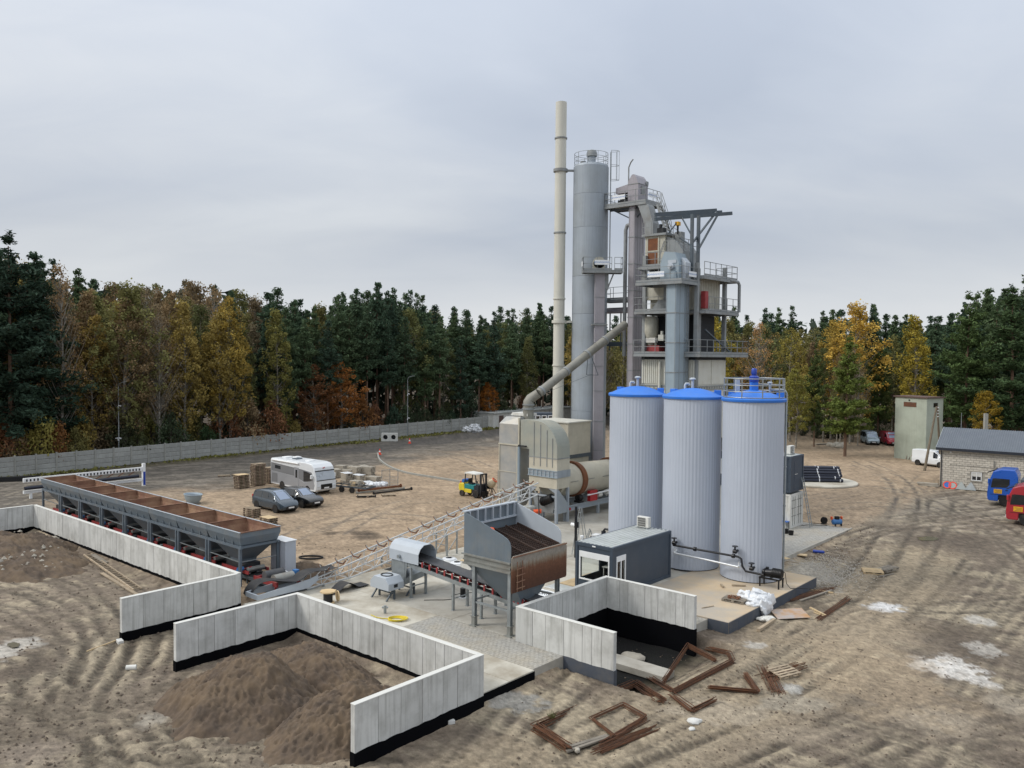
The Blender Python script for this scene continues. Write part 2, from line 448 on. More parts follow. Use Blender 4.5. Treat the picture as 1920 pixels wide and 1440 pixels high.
mk('car_black', '#07090c', 0.3, 0.2, var=0.05, scale=1, coat=0.8)
mk('rv_silver', '#9b9ea3', 0.4, 0.25, var=0.03, scale=1, coat=0.3)
mk('rv_dark', '#77797c', 0.45, 0.1, var=0.04, scale=1)
mk('rv_white', '#d6dadd', 0.35, var=0.03, scale=1, coat=0.3)
mk('van_silver', '#8fa0ab', 0.35, 0.3, var=0.04, coat=0.5)
mk('van_red', '#8e1f30', 0.35, 0.1, var=0.05, coat=0.5)
mk('headlight', '#d5dce2', 0.15, 0.0, var=0.1, scale=8, coat=0.5)
mk('orange', '#e05a2a', 0.5, var=0.08)
mk('cone_orange', '#e8492e', 0.5, var=0.05)
mk('mixer_cream', '#c0b296', 0.6, var=0.12, scale=3)
mk('yellow_hose', '#d8c33a', 0.5, var=0.08)
mk('spool_wood', '#cdb48a', 0.7, var=0.1)
mk('blue_plastic', '#2a66b8', 0.45, var=0.08)
mk('grass', '#5d6437', 0.9, var=0.3, scale=3, orand=0.1)
mk('sign_back', '#9aa09e', 0.45, 0.4, var=0.08, scale=4)
mk('text_blue', '#3f74b5', 0.5, var=0.02)
mk('text_dark', '#3a3f4a', 0.6, var=0.02)
mk('banner', '#dfe3e6', 0.6, var=0.04, scale=3)
mk('gravel', '#a7a299', 0.95, var=0.2, scale=5, orand=0.1)
MT['glass_dark'] = glassmat('glass_dark', '#1a2026')
MT['glass_mid'] = glassmat('glass_mid', '#55606a', 0.08)
MT['glass_screen'] = glassmat('glass_screen', '#7d8ca4', 0.1)
MT['blind_silver'] = M('blind_silver', '#b6bfc8', 0.3, 0.3, var=0.05)
# ================================================================= GROUND
def _h(ix, iy, s):
 n = (ix.astype(np.int64) * 374761393 + iy.astype(np.int64) * 668265263 + s * 974634777) & 0x7fffffff
 n = ((n ^ (n >> 13)) * 1274126177) & 0x7fffffff
 return (n ^ (n >> 16)) & 0xffff
def vnoise(x, y, s=0):
 ix = np.floor(x); iy = np.floor(y); fx = x - ix; fy = y - iy
 ux = fx * fx * fx * (fx * (fx * 6 - 15) + 10); uy = fy * fy * fy * (fy * (fy * 6 - 15) + 10)
 def g(a, b, dx_, dy_):
  t = _h(a, b, s) * (2 * PI / 65536); return np.cos(t) * dx_ + np.sin(t) * dy_
 n00 = g(ix, iy, fx, fy); n10 = g(ix + 1, iy, fx - 1, fy); n01 = g(ix, iy + 1, fx, fy - 1); n11 = g(ix + 1, iy + 1, fx - 1, fy - 1)
 return (n00 * (1 - ux) + n10 * ux) * (1 - uy) + (n01 * (1 - ux) + n11 * ux) * uy
def fbm(x, y, o=4, s=0, gain=0.5):
 t = 0; a = 1.0; f = 1.0
 for i in range(o):
  t = t + a * vnoise(x * f + i * 17.3, y * f - i * 9.1, s + i); a *= gain; f *= 2.03
 return t
def sst(e0, e1, x):
 t = np.clip((x - e0) / (e1 - e0), 0, 1); return t * t * (3 - 2 * t)
FA = R(52.9); FP = (-51.2, 84.9); FD = (math.cos(FA), math.sin(FA))
def fence_d(x, y):                     # metres from the fence towards the yard
 return (x - FP[0]) * FD[1] - (y - FP[1]) * FD[0]
def macro_z(x, y):
 a = x * E1[0] + y * E1[1]; b = x * E2[0] + y * E2[1]
 back = -0.42 + 0.40 * sst(21.8, 23.2, b)
 right = -0.50 + 0.42 * sst(48, 66, b)
 r = sst(-22.6, -20.8, a)
 z = back * (1 - r) + right * r
 under = sst(-39.6, -38.6, a) * (1 - sst(-23.6, -22.2, a)) * sst(22.6, 23.1, b) * (1 - sst(66, 70, b))
 z = z * (1 - under) + (-0.32) * under
 pit = sst(-24.62, -24.45, a) * (1 - sst(-18.6, -16.6, a)) * sst(27.75, 28.05, b) * (1 - sst(35.45, 35.75, b))
 pit = np.where((b < 28.5) & (a > -21.3), pit * sst(28.1, 28.35, b), pit)
 z = z * (1 - pit) + (-1.35) * pit
 # bank of spoil beside the tank plinth
 z = z + 0.34 * np.exp(-(((a + 19.9) / 0.9) ** 2 + ((b - 50.6) / 2.6) ** 2)) + 0.25 * np.exp(-(((a + 20.5) / 1.2) ** 2 + ((b - 36.0) / 1.0) ** 2))
 return z
def detail_z(X, Y, n1=None, n2=None, n3=None):
 if n1 is None: n1 = fbm(X / 7.0, Y / 7.0, 4, 3); n2 = fbm(X / 1.6, Y / 1.6, 4, 11); n3 = fbm(X / 0.45, Y / 0.45, 3, 21)
 a = X * E1[0] + Y * E1[1]; b = X * E2[0] + Y * E2[1]
 front = (1 - sst(22.3, 23.2, b)) * (1 - sst(-22.5, -20.5, a)); right = sst(-22.5, -20.5, a)
 rough = 0.2 + 0.8 * np.clip(front + right * 0.8, 0, 1) * (1 - sst(70, 100, Y))
 return rough * (0.06 * n1 + 0.03 * n2 + 0.03 * n3 - 0.03 * np.abs(n3)) * np.clip(1.2 - np.hypot(X, Y) / 260, 0, 1)
def gz(x, y):
 X = np.array([float(x)]); Y = np.array([float(y)]); return float((macro_z(X, Y) + detail_z(X, Y))[0])
def gzp(a, b): p = PW(a, b); return gz(p.x, p.y)

def tri_dist(X, Y, pts, half):
 """distance from the polyline and arc length along it, only near it"""
 D = np.full(X.shape, 99.0); A = np.zeros(X.shape); SD = np.zeros(X.shape); acc = 0.0
 for p, q in zip(pts, pts[1:]):
  ex, ey = q[0] - p[0], q[1] - p[1]; L = math.hypot(ex, ey)
  if L < 1e-6: continue
  m = (X > min(p[0], q[0]) - half) & (X < max(p[0], q[0]) + half) & (Y > min(p[1], q[1]) - half) & (Y < max(p[1], q[1]) + half)
  if m.any():
   x = X[m] - p[0]; y = Y[m] - p[1]
   t = np.clip((x * ex + y * ey) / (L * L), 0, 1)
   d = np.hypot(x - t * ex, y - t * ey); sd = (x * ey - y * ex) / L
   o = D[m]; k = d < o
   o2 = np.where(k, d, o); a2 = np.where(k, acc + t * L, A[m]); s2 = np.where(k, sd, SD[m])
   D[m] = o2; A[m] = a2; SD[m] = s2
  acc += L
 return D, A, SD
def spline(pts, n=8):
 P_ = [np.array(p, float) for p in pts]; P_ = [2 * P_[0] - P_[1]] + P_ + [2 * P_[-1] - P_[-2]]; o = []
 for i in range(1, len(P_) - 2):
  p0, p1, p2, p3 = P_[i - 1:i + 3]
  for t in np.linspace(0, 1, n, endpoint=False):
   o.append(0.5 * (2 * p1 + (p2 - p0) * t + (2 * p0 - 5 * p1 + 4 * p2 - p3) * t * t + (3 * p1 - p0 - 3 * p2 + p3) * t ** 3))
 o.append(P_[-2]); return o
TRK = [  # wheel tracks read off the photograph: sight lines met with the ground, (points, rut depth, half gauge)
 ([(-40, 1062), (60, 1085), (130, 1110), (185, 1150), (205, 1200), (190, 1250), (150, 1290), (130, 1340), (150, 1400), (190, 1470)], .07, .95),
 ([(-40, 1112), (70, 1130), (130, 1160), (160, 1200), (150, 1260), (110, 1300), (90, 1350), (110, 1440), (140, 1500)], .06, .95),
 ([(240, 1470), (330, 1405), (420, 1385), (520, 1384), (650, 1392)], .09, .9),
 ([(110, 1300), (170, 1350), (250, 1385), (350, 1405), (450, 1415), (640, 1432)], .09, .95),
 ([(250, 1215), (215, 1270), (205, 1330), (240, 1400), (330, 1470)], .06, .9),
 ([(330, 1290), (250, 1325), (180, 1345), (60, 1350), (-30, 1330)], .06, .95),
 ([(-30, 1010), (80, 1045), (170, 1075), (240, 1115), (262, 1180), (230, 1250)], .05, .95),
 ([(-40, 1190), (50, 1215), (90, 1260), (70, 1330), (40, 1400), (30, 1480)], .05, .95),
 ([(980, 1470), (1150, 1405), (1300, 1335), (1440, 1265), (1560, 1185), (1650, 1120), (1715, 1060), (1740, 1000), (1765, 950), (1800, 915)], .08, .95),
 ([(1180, 1470), (1400, 1380), (1560, 1290), (1700, 1190), (1800, 1105), (1850, 1050), (1885, 1000), (1940, 940)], .07, .95),
 ([(1490, 1160), (1600, 1128), (1750, 1135), (1960, 1125)], .05, .9),
 ([(1440, 1470), (1600, 1400), (1750, 1355), (1960, 1330)], .06, .95),
 ([(1592, 1015), (1640, 1003), (1720, 980), (1850, 968), (1960, 955)], .06, .95),
 ([(1560, 940), (1640, 925), (1740, 935), (1850, 985), (1960, 1060)], .05, .95),
 ([(1620, 880), (1680, 905), (1700, 950), (1680, 1000), (1640, 1060), (1560, 1130)], .05, .95),
 ([(900, 1470), (960, 1400), (1010, 1330), (1060, 1290)], .05, .8),
 ([(1750, 1440), (1850, 1300), (1900, 1200), (1960, 1130)], .05, .95),
 ([(700, 855), (780, 850), (860, 862), (905, 880)], .05, .95),
 ([(0, 930), (150, 885), (350, 860), (600, 840), (760, 828), (900, 815)], .05, .95),
 ([(-30, 965), (90, 920), (260, 885), (500, 855), (700, 838), (900, 825)], .05, .95),
 ([(640, 1000), (720, 960), (800, 945), (880, 950)], .02, .9),
 ([(560, 1010), (620, 985), (720, 975), (840, 985)], .02, .9),
]
def build_ground():
 az = [-180, -120, -90, -70, -58, -50, -46]
 az = az + list(np.arange(-43, 43.01, 0.135)) + [46, 50, 58, 70, 90, 120, 180]
 az = np.radians(np.array(az))
 rr = [0.05, 4, 8, 12, 15, 17, 19]; r = 20.5
 while r < 125: rr.append(r); r *= 1.0043
 while r < 210: rr.append(r); r *= 1.02
 rr += [240, 300, 400, 600, 1000, 1800]
 rr = np.array(rr)
 RR, AZ = np.meshgrid(rr, az, indexing='ij')
 X = (RR * np.sin(AZ)); Y = (RR * np.cos(AZ))
 sh = X.shape; X = X.ravel(); Y = Y.ravel(); RRf = RR.ravel()
 Z = macro_z(X, Y)
 a = X * E1[0] + Y * E1[1]; b = X * E2[0] + Y * E2[1]
 near = np.clip(1.2 - RRf / 260, 0, 1)
 fd = fence_d(X, Y)
 n1 = fbm(X / 7.0, Y / 7.0, 4, 3); n2 = fbm(X / 1.6, Y / 1.6, 4, 11); n3 = fbm(X / 0.45, Y / 0.45, 3, 21)
 # long streaks left by wheels and blades, along the driving directions
 uu = X * 0.78 - Y * 0.62; vv = X * 0.62 + Y * 0.78
 st1 = fbm(uu / 6.0, vv / 0.8, 4, 31); ang = math.radians(24); u2 = X * math.cos(ang) + Y * math.sin(ang); v2 = -X * math.sin(ang) + Y * math.cos(ang)
 st2 = fbm(u2 / 7.0, v2 / 0.7, 4, 41)
 front = (1 - sst(22.3, 23.2, b)) * (1 - sst(-22.5, -20.5, a))
 right = sst(-22.5, -20.5, a)
 yard = (1 - right) * (1 - front)
 Z = Z + detail_z(X, Y, n1, n2, n3)
 n4 = fbm(X / 0.16, Y / 0.16, 2, 61); st3 = fbm(u2 / 2.2, v2 / 0.22, 3, 71); st4 = fbm(uu / 2.5, vv / 0.24, 3, 81)
 # colours (linear albedo)
 def c3(h): return np.array(C(h))
 col = np.zeros((X.size, 3))
 mud = c3('#82776b'); dry = c3('#b0a590'); dark = c3('#50463d'); sand = c3('#b09d86'); grey = c3('#757069'); brown = c3('#6e6258'); pale = c3('#ada394')
 k = sst(-0.25, 0.4, n1 + 0.5 * n2 + 0.5 * st2)[:, None]
 fm = mud * (1 - 0.75 * k) + dry * 0.75 * k
 kd = sst(0.12, 0.5, -n1 * 0.5 + st1 * 0.5 + n2 * 0.5)[:, None]
 fm = fm * (1 - 0.62 * kd) + dark * 0.62 * kd
 k = sst(-0.1, 0.45, n1 + 0.7 * st1 + 0.3 * n2)[:, None]
 rm = mud * 0.97 * (1 - k) + dry * k
 kd = sst(0.1, 0.5, -n1 * 0.4 - st1 * 0.7 + 0.4 * n2)[:, None]
 rm = rm * (1 - 0.55 * kd) + c3('#6b635a') * 0.55 * kd
 # the dry main run across the right-hand ground, darker wet ground to both sides
 L = spline([tuple(G(px, py, -.45)[:2]) for px, py in ((940, 1480), (1150, 1400), (1300, 1335), (1440, 1265), (1560, 1185), (1650, 1120), (1710, 1050))], 6)
 D, A, SD = tri_dist(X, Y, L, 9.0)
 run = (1 - sst(1.2, 4.2, D + 1.8 * n1 + 1.2 * n2 + 1.0 * st1))[:, None]
 rm = rm * .86; rm = rm * (1 - .75 * run) + c3('#a99c86') * .75 * run
 # far right: brown earth under the pines, pale driven ground in front of them
 far = sst(92, 108, Y + 0.12 * X + 8 * n1)[:, None]
 pp = sst(-0.02, 0.25, n1 * 0.6 + st2 * 0.9 + 0.18 * sst(60, 80, Y) - 0.2 * sst(100, 112, Y))[:, None] * (sst(56, 66, Y) * (1 - sst(104, 112, Y)))[:, None]
 rm = rm * (1 - far) + (brown * (0.92 + 0.25 * n2[:, None])) * far
 rm = rm * (1 - 0.8 * pp) + pale * 0.8 * pp
 k = sst(-0.2, 0.5, n1 * 0.7 + st2 * 0.6 + 0.4 * n2)[:, None]
 ym = sand * (0.86 + 0.2 * k)
 kd = sst(0.26, 0.55, st2 * 0.5 + n2 * 0.6)[:, None]
 ym = ym * (1 - 0.35 * kd) + grey * 0.35 * kd
 # greyer driven ground towards the fence
 rd = (1 - sst(16, 27, fd + 6 * n1))[:, None]
 k = sst(-0.15, 0.4, st2 + 0.5 * n2)[:, None]
 gm = grey * (0.78 + 0.35 * k); gm = gm * (1 - 0.25 * k) + c3('#9a9284') * 0.25 * k
 ym = ym * (1 - rd) + gm * rd
 # dark metalled strip below the fence on the far side
 ds = (sst(3.2, 4.2, fd + 0.8 * n2) * (1 - sst(9, 13, fd + 3 * n1)) * sst(95, 105, Y))[:, None]
 ym = ym * (1 - 0.75 * ds) + c3('#5d5b59') * 0.75 * ds
 gv = (1 - sst(2.2, 3.4, fd + 0.9 * n2))[:, None]
 ym = ym * (1 - gv) + c3('#5f5a48') * gv
 bk = sst(100, 112, Y - 0.2 * X + 4 * n2)[:, None] * (1 - rd) * sst(-20, 0, X)[:, None]
 ym = ym * (1 - 0.6 * bk) + c3('#847a6b') * 0.6 * bk
 wood = (1 - sst(-1.5, 0.5, fd))[:, None]
 col = fm * front[:, None] + rm * right[:, None] + ym * yard[:, None]
 col = col * (1 - wood) + c3('#4d4335') * wood
 wet = np.clip(0.25 * kd[:, 0] * front, 0, 1)
 # tracks
 rt = random.Random(12); extra = []
 for pts, dep, gauge in TRK[:17]:
  for _ in range(2):
   ox, oy = rt.uniform(-70, 70), rt.uniform(-38, 38); extra.append(([(px + ox + rt.uniform(-14, 14), py + oy + rt.uniform(-7, 7)) for px, py in pts], dep * .8, gauge))
 for pts, dep, gauge in extra + TRK:
  W2 = [G(px, max(py, 700), -0.35) for px, py in pts]
  L = spline([(p.x, p.y) for p in W2], 6)
  D, A, SD = tri_dist(X, Y, L, 2.2)
  m = D < 2.0
  if not m.any(): continue
  q = np.abs(np.abs(SD[m]) - gauge); w = 0.30
  inr = np.clip(1 - q / w, 0, 1); inr = inr * inr * (3 - 2 * inr)
  edge = np.exp(-((q - w - 0.1) / 0.11) ** 2)
  fade = 0.35 + 0.65 * sst(-0.25, 0.25, n1[m] + 0.6 * n2[m])
  lug = np.sin(2 * PI * (A[m] / 0.34 + 0.6 * np.abs(q) / w)) * inr
  Z[m] += fade * (-0.6 * dep * inr + 0.25 * dep * edge + 0.018 * lug)
  f = (fade * (0.58 * inr + 0.42 * inr * lug))[:, None]
  tc_ = np.where((front[m] + right[m] > 0.5)[:, None], c3('#4b443b'), c3('#5d5852'))
  col[m] = col[m] * (1 - np.clip(f, 0, 0.7)) + tc_ * np.clip(f, 0, 0.7)
  f2 = (0.25 * fade * edge)[:, None]; col[m] = col[m] * (1 - f2) + dry * f2
  wet[m] = np.maximum(wet[m], 0.35 * inr * fade)
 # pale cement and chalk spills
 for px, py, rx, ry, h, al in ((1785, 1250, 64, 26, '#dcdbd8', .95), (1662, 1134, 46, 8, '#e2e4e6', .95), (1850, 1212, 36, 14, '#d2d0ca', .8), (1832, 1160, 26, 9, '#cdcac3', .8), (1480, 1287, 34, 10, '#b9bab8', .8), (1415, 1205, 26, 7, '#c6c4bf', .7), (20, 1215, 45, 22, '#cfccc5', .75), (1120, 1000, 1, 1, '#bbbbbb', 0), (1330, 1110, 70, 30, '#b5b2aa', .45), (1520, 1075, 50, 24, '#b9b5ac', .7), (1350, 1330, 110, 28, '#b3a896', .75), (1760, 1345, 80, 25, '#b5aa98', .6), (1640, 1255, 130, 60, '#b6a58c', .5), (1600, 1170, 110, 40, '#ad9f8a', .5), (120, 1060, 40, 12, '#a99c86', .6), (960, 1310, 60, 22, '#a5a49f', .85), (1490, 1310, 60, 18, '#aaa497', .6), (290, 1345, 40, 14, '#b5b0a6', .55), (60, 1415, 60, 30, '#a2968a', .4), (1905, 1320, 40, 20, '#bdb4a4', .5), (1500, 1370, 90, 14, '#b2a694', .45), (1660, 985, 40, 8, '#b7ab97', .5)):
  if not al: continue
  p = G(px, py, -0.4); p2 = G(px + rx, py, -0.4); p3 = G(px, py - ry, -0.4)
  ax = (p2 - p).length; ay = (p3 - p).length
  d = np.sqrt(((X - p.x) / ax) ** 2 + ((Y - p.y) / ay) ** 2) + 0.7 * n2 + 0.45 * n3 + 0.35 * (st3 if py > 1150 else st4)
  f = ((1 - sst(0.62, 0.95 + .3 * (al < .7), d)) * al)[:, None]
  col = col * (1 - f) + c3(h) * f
 # damp dark patches in the yard
 for px, py, rx, ry, al in ((670, 1003, 45, 7, .8), (700, 1010, 40, 9, .7), (570, 1060, 30, 20, .75), (845, 930, 0, 0, 0), (620, 1005, 20, 4, .7), (1680, 985, 60, 25, .3), (1760, 1010, 100, 22, .28), (1500, 1110, 60, 30, .65), (60, 1235, 60, 40, .5), (300, 1150, 60, 60, .45), (1800, 1180, 90, 40, .35), (1180, 1385, 60, 25, .35)):
  if not al: continue
  p = G(px, py, -0.2); p2 = G(px + rx, py, -0.2); p3 = G(px, py - ry, -0.2)
  ax = (p2 - p).length; ay = (p3 - p).length
  d = np.sqrt(((X - p.x) / ax) ** 2 + ((Y - p.y) / ay) ** 2) + 0.5 * n2 + 0.3 * n1
  f = ((1 - sst(0.4, 1.0, d)) * al)[:, None]
  col = col * (1 - f) + c3('#564d44') * f
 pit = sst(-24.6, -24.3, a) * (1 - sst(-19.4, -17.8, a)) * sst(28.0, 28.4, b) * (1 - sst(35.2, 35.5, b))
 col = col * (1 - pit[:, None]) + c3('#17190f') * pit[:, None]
 sl = np.where(right > .5, st4, st3) * (front + right * (1 - sst(75, 100, Y)) + .45 * yard)
 col *= np.clip(1 + 0.34 * n3 + 0.20 * n2 + 0.42 * n4 * near + 0.22 * sl, .4, 1.8)[:, None]
 col = np.clip(col * np.array([.82, .80, .775]), 0.008, 0.9)
 nr, na = sh
 idx = np.arange(nr * na).reshape(nr, na)
 q = np.stack([idx[:-1, :-1], idx[:-1, 1:], idx[1:, 1:], idx[1:, :-1]], -1).reshape(-1, 4)[:, ::-1]
 me = bpy.data.meshes.new('ground')
 me.vertices.add(X.size); me.vertices.foreach_set('co', np.stack([X, Y, Z], -1).astype(np.float32).ravel())
 me.loops.add(q.size); me.loops.foreach_set('vertex_index', q.astype(np.int32).ravel())
 me.polygons.add(len(q)); me.polygons.foreach_set('loop_start', (np.arange(len(q)) * 4).astype(np.int32))
 try: me.polygons.foreach_set('loop_total', np.full(len(q), 4, np.int32))
 except Exception: pass
 me.polygons.foreach_set('use_smooth', np.ones(len(q), bool))
 at = me.color_attributes.new('Col', 'FLOAT_COLOR', 'POINT')
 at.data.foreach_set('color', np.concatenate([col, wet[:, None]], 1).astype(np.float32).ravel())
 me.update(); me.validate()
 m, t, bs = newmat('earth')
 av = t.nodes.new('ShaderNodeAttribute'); av.attribute_name = 'Col'
 v = coords(t, orand=False)
 f = mixc(t, 1.0, rampn(t, noise(t, 4.0, 8, 0.72, v), [(0.32, 0.74), (0.68, 1.22)]), rampn(t, noise(t, 22.0, 6, 0.75, v), [(0.3, 0.72), (0.7, 1.25)]), 'MULTIPLY')
 c = mixc(t, 1.0, av.outputs['Color'], f, 'MULTIPLY')
 t.links.new(c, bs.inputs['Base Color'])
 t.links.new(mathn(t, 'SUBTRACT', 0.97, mathn(t, 'MULTIPLY', av.outputs['Alpha'], 0.7)), bs.inputs['Roughness'])
 bs.inputs['Specular IOR Level'].default_value = 0.3
 bn = t.nodes.new('ShaderNodeBump'); bn.inputs['Strength'].default_value = 1.0; bn.inputs['Distance'].default_value = 0.05
 t.links.new(noise(t, 8.0, 10, 0.78, v), bn.inputs['Height']); t.links.new(bn.outputs[0], bs.inputs['Normal'])
 me.materials.append(m)
 o = bpy.data.objects.new('ground', me); COL.objects.link(o); tag(o, kind='structure')
 return o
build_ground()

# ---------------------------------------------------------------- slabs, pavers, plinth
def struct(name, mb, mat, **k):
 o = mb.build(name, mat, None, **k); o.rotation_euler = (0, 0, TH); return tag(o, kind='structure')
def slab(name, x0, x1, y0, y1, z0, z1, mat, bevel=0.02):
 return struct(name, MB().bx(x0, x1, y0, y1, z0, z1), mat, bevel=bevel)
slab('concrete_apron', -38.3, -21.4, 22.86, 24.5, -0.6, 0.0, MT['concrete_slab'])
slab('concrete_apron', -38.3, -21.4, 24.515, 26.1, -0.6, 0.003, MT['concrete_slab'])
# slabs of the inner yard, laid in bays
for i, (x0, x1, y0, y1, m) in enumerate(((-38.5, -33.0, 28.42, 34.4, 'concrete_slab'), (-32.985, -28.6, 28.42, 34.4, 'concrete_grey'), (-28.585, -24.3, 28.42, 34.4, 'concrete_grey'),
  (-38.9, -33.0, 34.415, 42.0, 'concrete_slab'), (-32.985, -24.3, 34.415, 42.0, 'concrete_slab'), (-39.5, -32.0, 42.015, 49.0, 'concrete_grey'), (-31.985, -24.3, 42.015, 49.0, 'concrete_grey'),
  (-47.5, -40.0, 49.015, 58.0, 'concrete_grey'), (-39.985, -32.0, 49.015, 58.0, 'concrete_grey'), (-31.985, -28.0, 49.015, 66.0, 'concrete_grey'), (-47.5, -32.0, 58.015, 66.0, 'concrete_grey'))):
 slab('concrete_slab', x0, x1, y0, y1, -0.6, 0.002 * (i % 3), MT[m])
slab('black_slab_edge', -21.395, -21.375, 22.9, 26.1, -0.6, -0.05, MT['bitumen'], 0)
def pavers(name, x0, x1, y0, y1, z, sx=0.2, sy=0.1, mat='paver', kerb=None):
 mb = MB(); r_ = random.Random(3); nrow = int((y1 - y0) / sy)
 for j in range(nrow):
  yy = y0 + j * sy; off = sx / 2 * (j % 2); xx = x0 - off
  while xx < x1 - 0.02:
   xa, xb = max(xx, x0) + 0.002, min(xx + sx, x1) - 0.002
   if xb - xa > 0.03:
    dz = z + r_.uniform(-0.004, 0.003); e = 0.007
    ya, yb = yy + 0.002, yy + sy - 0.002
    mb.add([(xa, ya, dz - 0.03), (xb, ya, dz - 0.03), (xb, yb, dz - 0.03), (xa, yb, dz - 0.03), (xa + e, ya + e, dz), (xb - e, ya + e, dz), (xb - e, yb - e, dz), (xa + e, yb - e, dz)],
                       [(4, 5, 6, 7), (0, 1, 5, 4), (1, 2, 6, 5), (2, 3, 7, 6), (3, 0, 4, 7)])
   xx += sx
 o = struct(name, mb, MT[mat]); o['kind'] = 'stuff'
 slab('paving_bed', x0 + .001, x1 - .001, y0 + .001, y1 - .001, -0.6, z - 0.022, MT['mortar'], 0)
 return o
slab('concrete_apron', -38.3, -29.51, 26.115, 28.4, -0.6, 0.002, MT['concrete_slab'])
tag(pavers('paving_strip', -29.5, -21.5, 26.115, 28.4, 0.0, 0.24, 0.16), 'grey block paving strip between the concrete bands', 'paving')
tag(pavers('paving_field', -23.98, -19.3, 35.40, 37.06, 0.0, 0.24, 0.16), 'grey block paving behind the concrete pit wall', 'paving')
tag(pavers('paving_yard', -27.985, -21.7, 49.015, 64.4, -0.01, 0.3, 0.22), 'grey block paving beside the container stack', 'paving')
mb = MB()
for i in range(15): mb.bx(-21.68, -21.58, 49.0 + i * 1.03, 49.0 + i * 1.03 + 1.02, -0.45, 0.03)
struct('kerb', mb, MT['concrete_grey'])
# raised tank plinth
mb = MB().prism([(-24.285, 37.08), (-18.2, 37.08), (-18.2, 48.3), (-24.285, 48.3)], 'z', -0.9, 0.06)
pl = struct('tank_plinth', mb, MT['plinth_top'], bevel=0.02)
for i in range(11):
 o = MB().bx(-18.197, -18.17, 37.1 + i * 1.02, 37.1 + i * 1.02 + 1.012, -0.85, 0.03).build('formwork_board', MT['grey_coat'], pl)
MB().bx(-19.3, -18.2, 37.05, 37.077, -0.85, 0.03).build('formwork_board', MT['grey_coat'], pl)
slab('pit_footing', -24.0, -18.4, 31.3, 32.3, -1.3, -1.0, MT['concrete_grey'])

# ---------------------------------------------------------------- precast retaining walls
def wall_run(t, p, q, z0, z1, th=0.22, seed=1, black=True, nb=None, cap=True, dark='bitumen'):
 """upright precast panels from p to q (local axes of t), one child object each"""
 p = Vector((*p, 0)); q = Vector((*q, 0)); L = (q - p).length; d = (q - p) / L; ang = math.atan2(d.y, d.x)
 r_ = random.Random(seed); x = 0.0; i = 0
 while x < L - 0.05:
  w = r_.choice([0.5, 1.0, 1.0, 1.0, 0.75])
  if L - x - w < 0.45: w = L - x
  mb = MB(); e = 0.012; x0, x1 = x + 0.006, x + w - 0.006
  dt = r_.uniform(-0.006, 0.006)
  ring = lambda xx, ee: [(xx, -th / 2 + ee + dt, z0), (xx, th / 2 - ee + dt, z0), (xx, th / 2 - ee + dt, z1 - 0.04), (xx, -th / 2 + ee + dt, z1 - 0.04)]
  mb.loft([ring(x0, e), ring(x0 + e, 0), ring(x1 - e, 0), ring(x1, e)])
  mb.build('wall_panel', MT['concrete_wall'], t, loc=p, rot=(0, 0, ang))
  x += w; i += 1
 if cap: MB().bx(0, L, -th / 2 - 0.008, th / 2 + 0.008, z1 - 0.04, z1).build('wall_cap', MT['concrete_cap'], t, bevel=0.012, loc=p, rot=(0, 0, ang))
 if black:
  mb = MB(); n = int(L / 0.25)
  for s in (-1, 1):
   y = s * (th / 2 + 0.010); tops = [r_.uniform(-0.03, 0.02) for _ in range(n + 1)]
   for k in range(n):
    xa, xb = L * k / n, L * (k + 1) / n
    vs = [(xa, y, z0), (xb, y, z0), (xb, y, tops[k + 1]), (xa, y, tops[k]), (xa, y - s * 0.012, z0), (xb, y - s * 0.012, z0), (xb, y - s * 0.012, tops[k + 1]), (xa, y - s * 0.012, tops[k])]
    mb.add(vs, [(0, 1, 2, 3), (3, 2, 6, 7)] if s < 0 else [(3, 2, 1, 0), (7, 6, 2, 3)])
  for xe in (-0.008, L + 0.008): mb.bx(xe - 0.008, xe + 0.008, -th / 2 - 0.01, th / 2 + 0.01, z0, -0.005)
  mb.build('bitumen_coating', MT[dark], t, loc=p, rot=(0, 0, ang))
t = pthing('retaining_wall', 'long grey precast concrete wall beside the row of feed hoppers', 'wall', -38.5, 22.75, 0)
wall_run(t, (-28.25, 0), (0, 0), -0.9, 1.6, seed=5)
wall_run(t, (-28.3, -0.12), (-28.3, -12), -0.9, 1.6, seed=6)
wall_run(t, (0, -6.05), (0, -0.12), -0.9, 1.6, seed=8)
t = pthing('retaining_wall', 'three-sided grey precast concrete bay holding the brown soil heaps', 'wall', -33.25, 22.7, 0)
wall_run(t, (0.12, 0), (11.83, 0), -0.9, 1.6, seed=11)
wall_run(t, (0, -6.05), (0, 0.11), -0.9, 1.6, seed=12)
wall_run(t, (11.95, -6.05), (11.95, 0.11), -0.9, 1.6, seed=13)
t = pthing('retaining_wall', 'three-sided grey concrete bay round the black-lined pit by the dark office cabin', 'wall', -24.15, 28.3, 0)
wall_run(t, (0, 0.12), (0, 6.85), -1.3, 1.6, seed=21)
wall_run(t, (-0.11, 0), (5.25, 0), -1.3, 1.6, seed=22, dark='grey_coat')
wall_run(t, (-0.11, 6.96), (5.15, 6.96), -1.3, 1.6, seed=23)

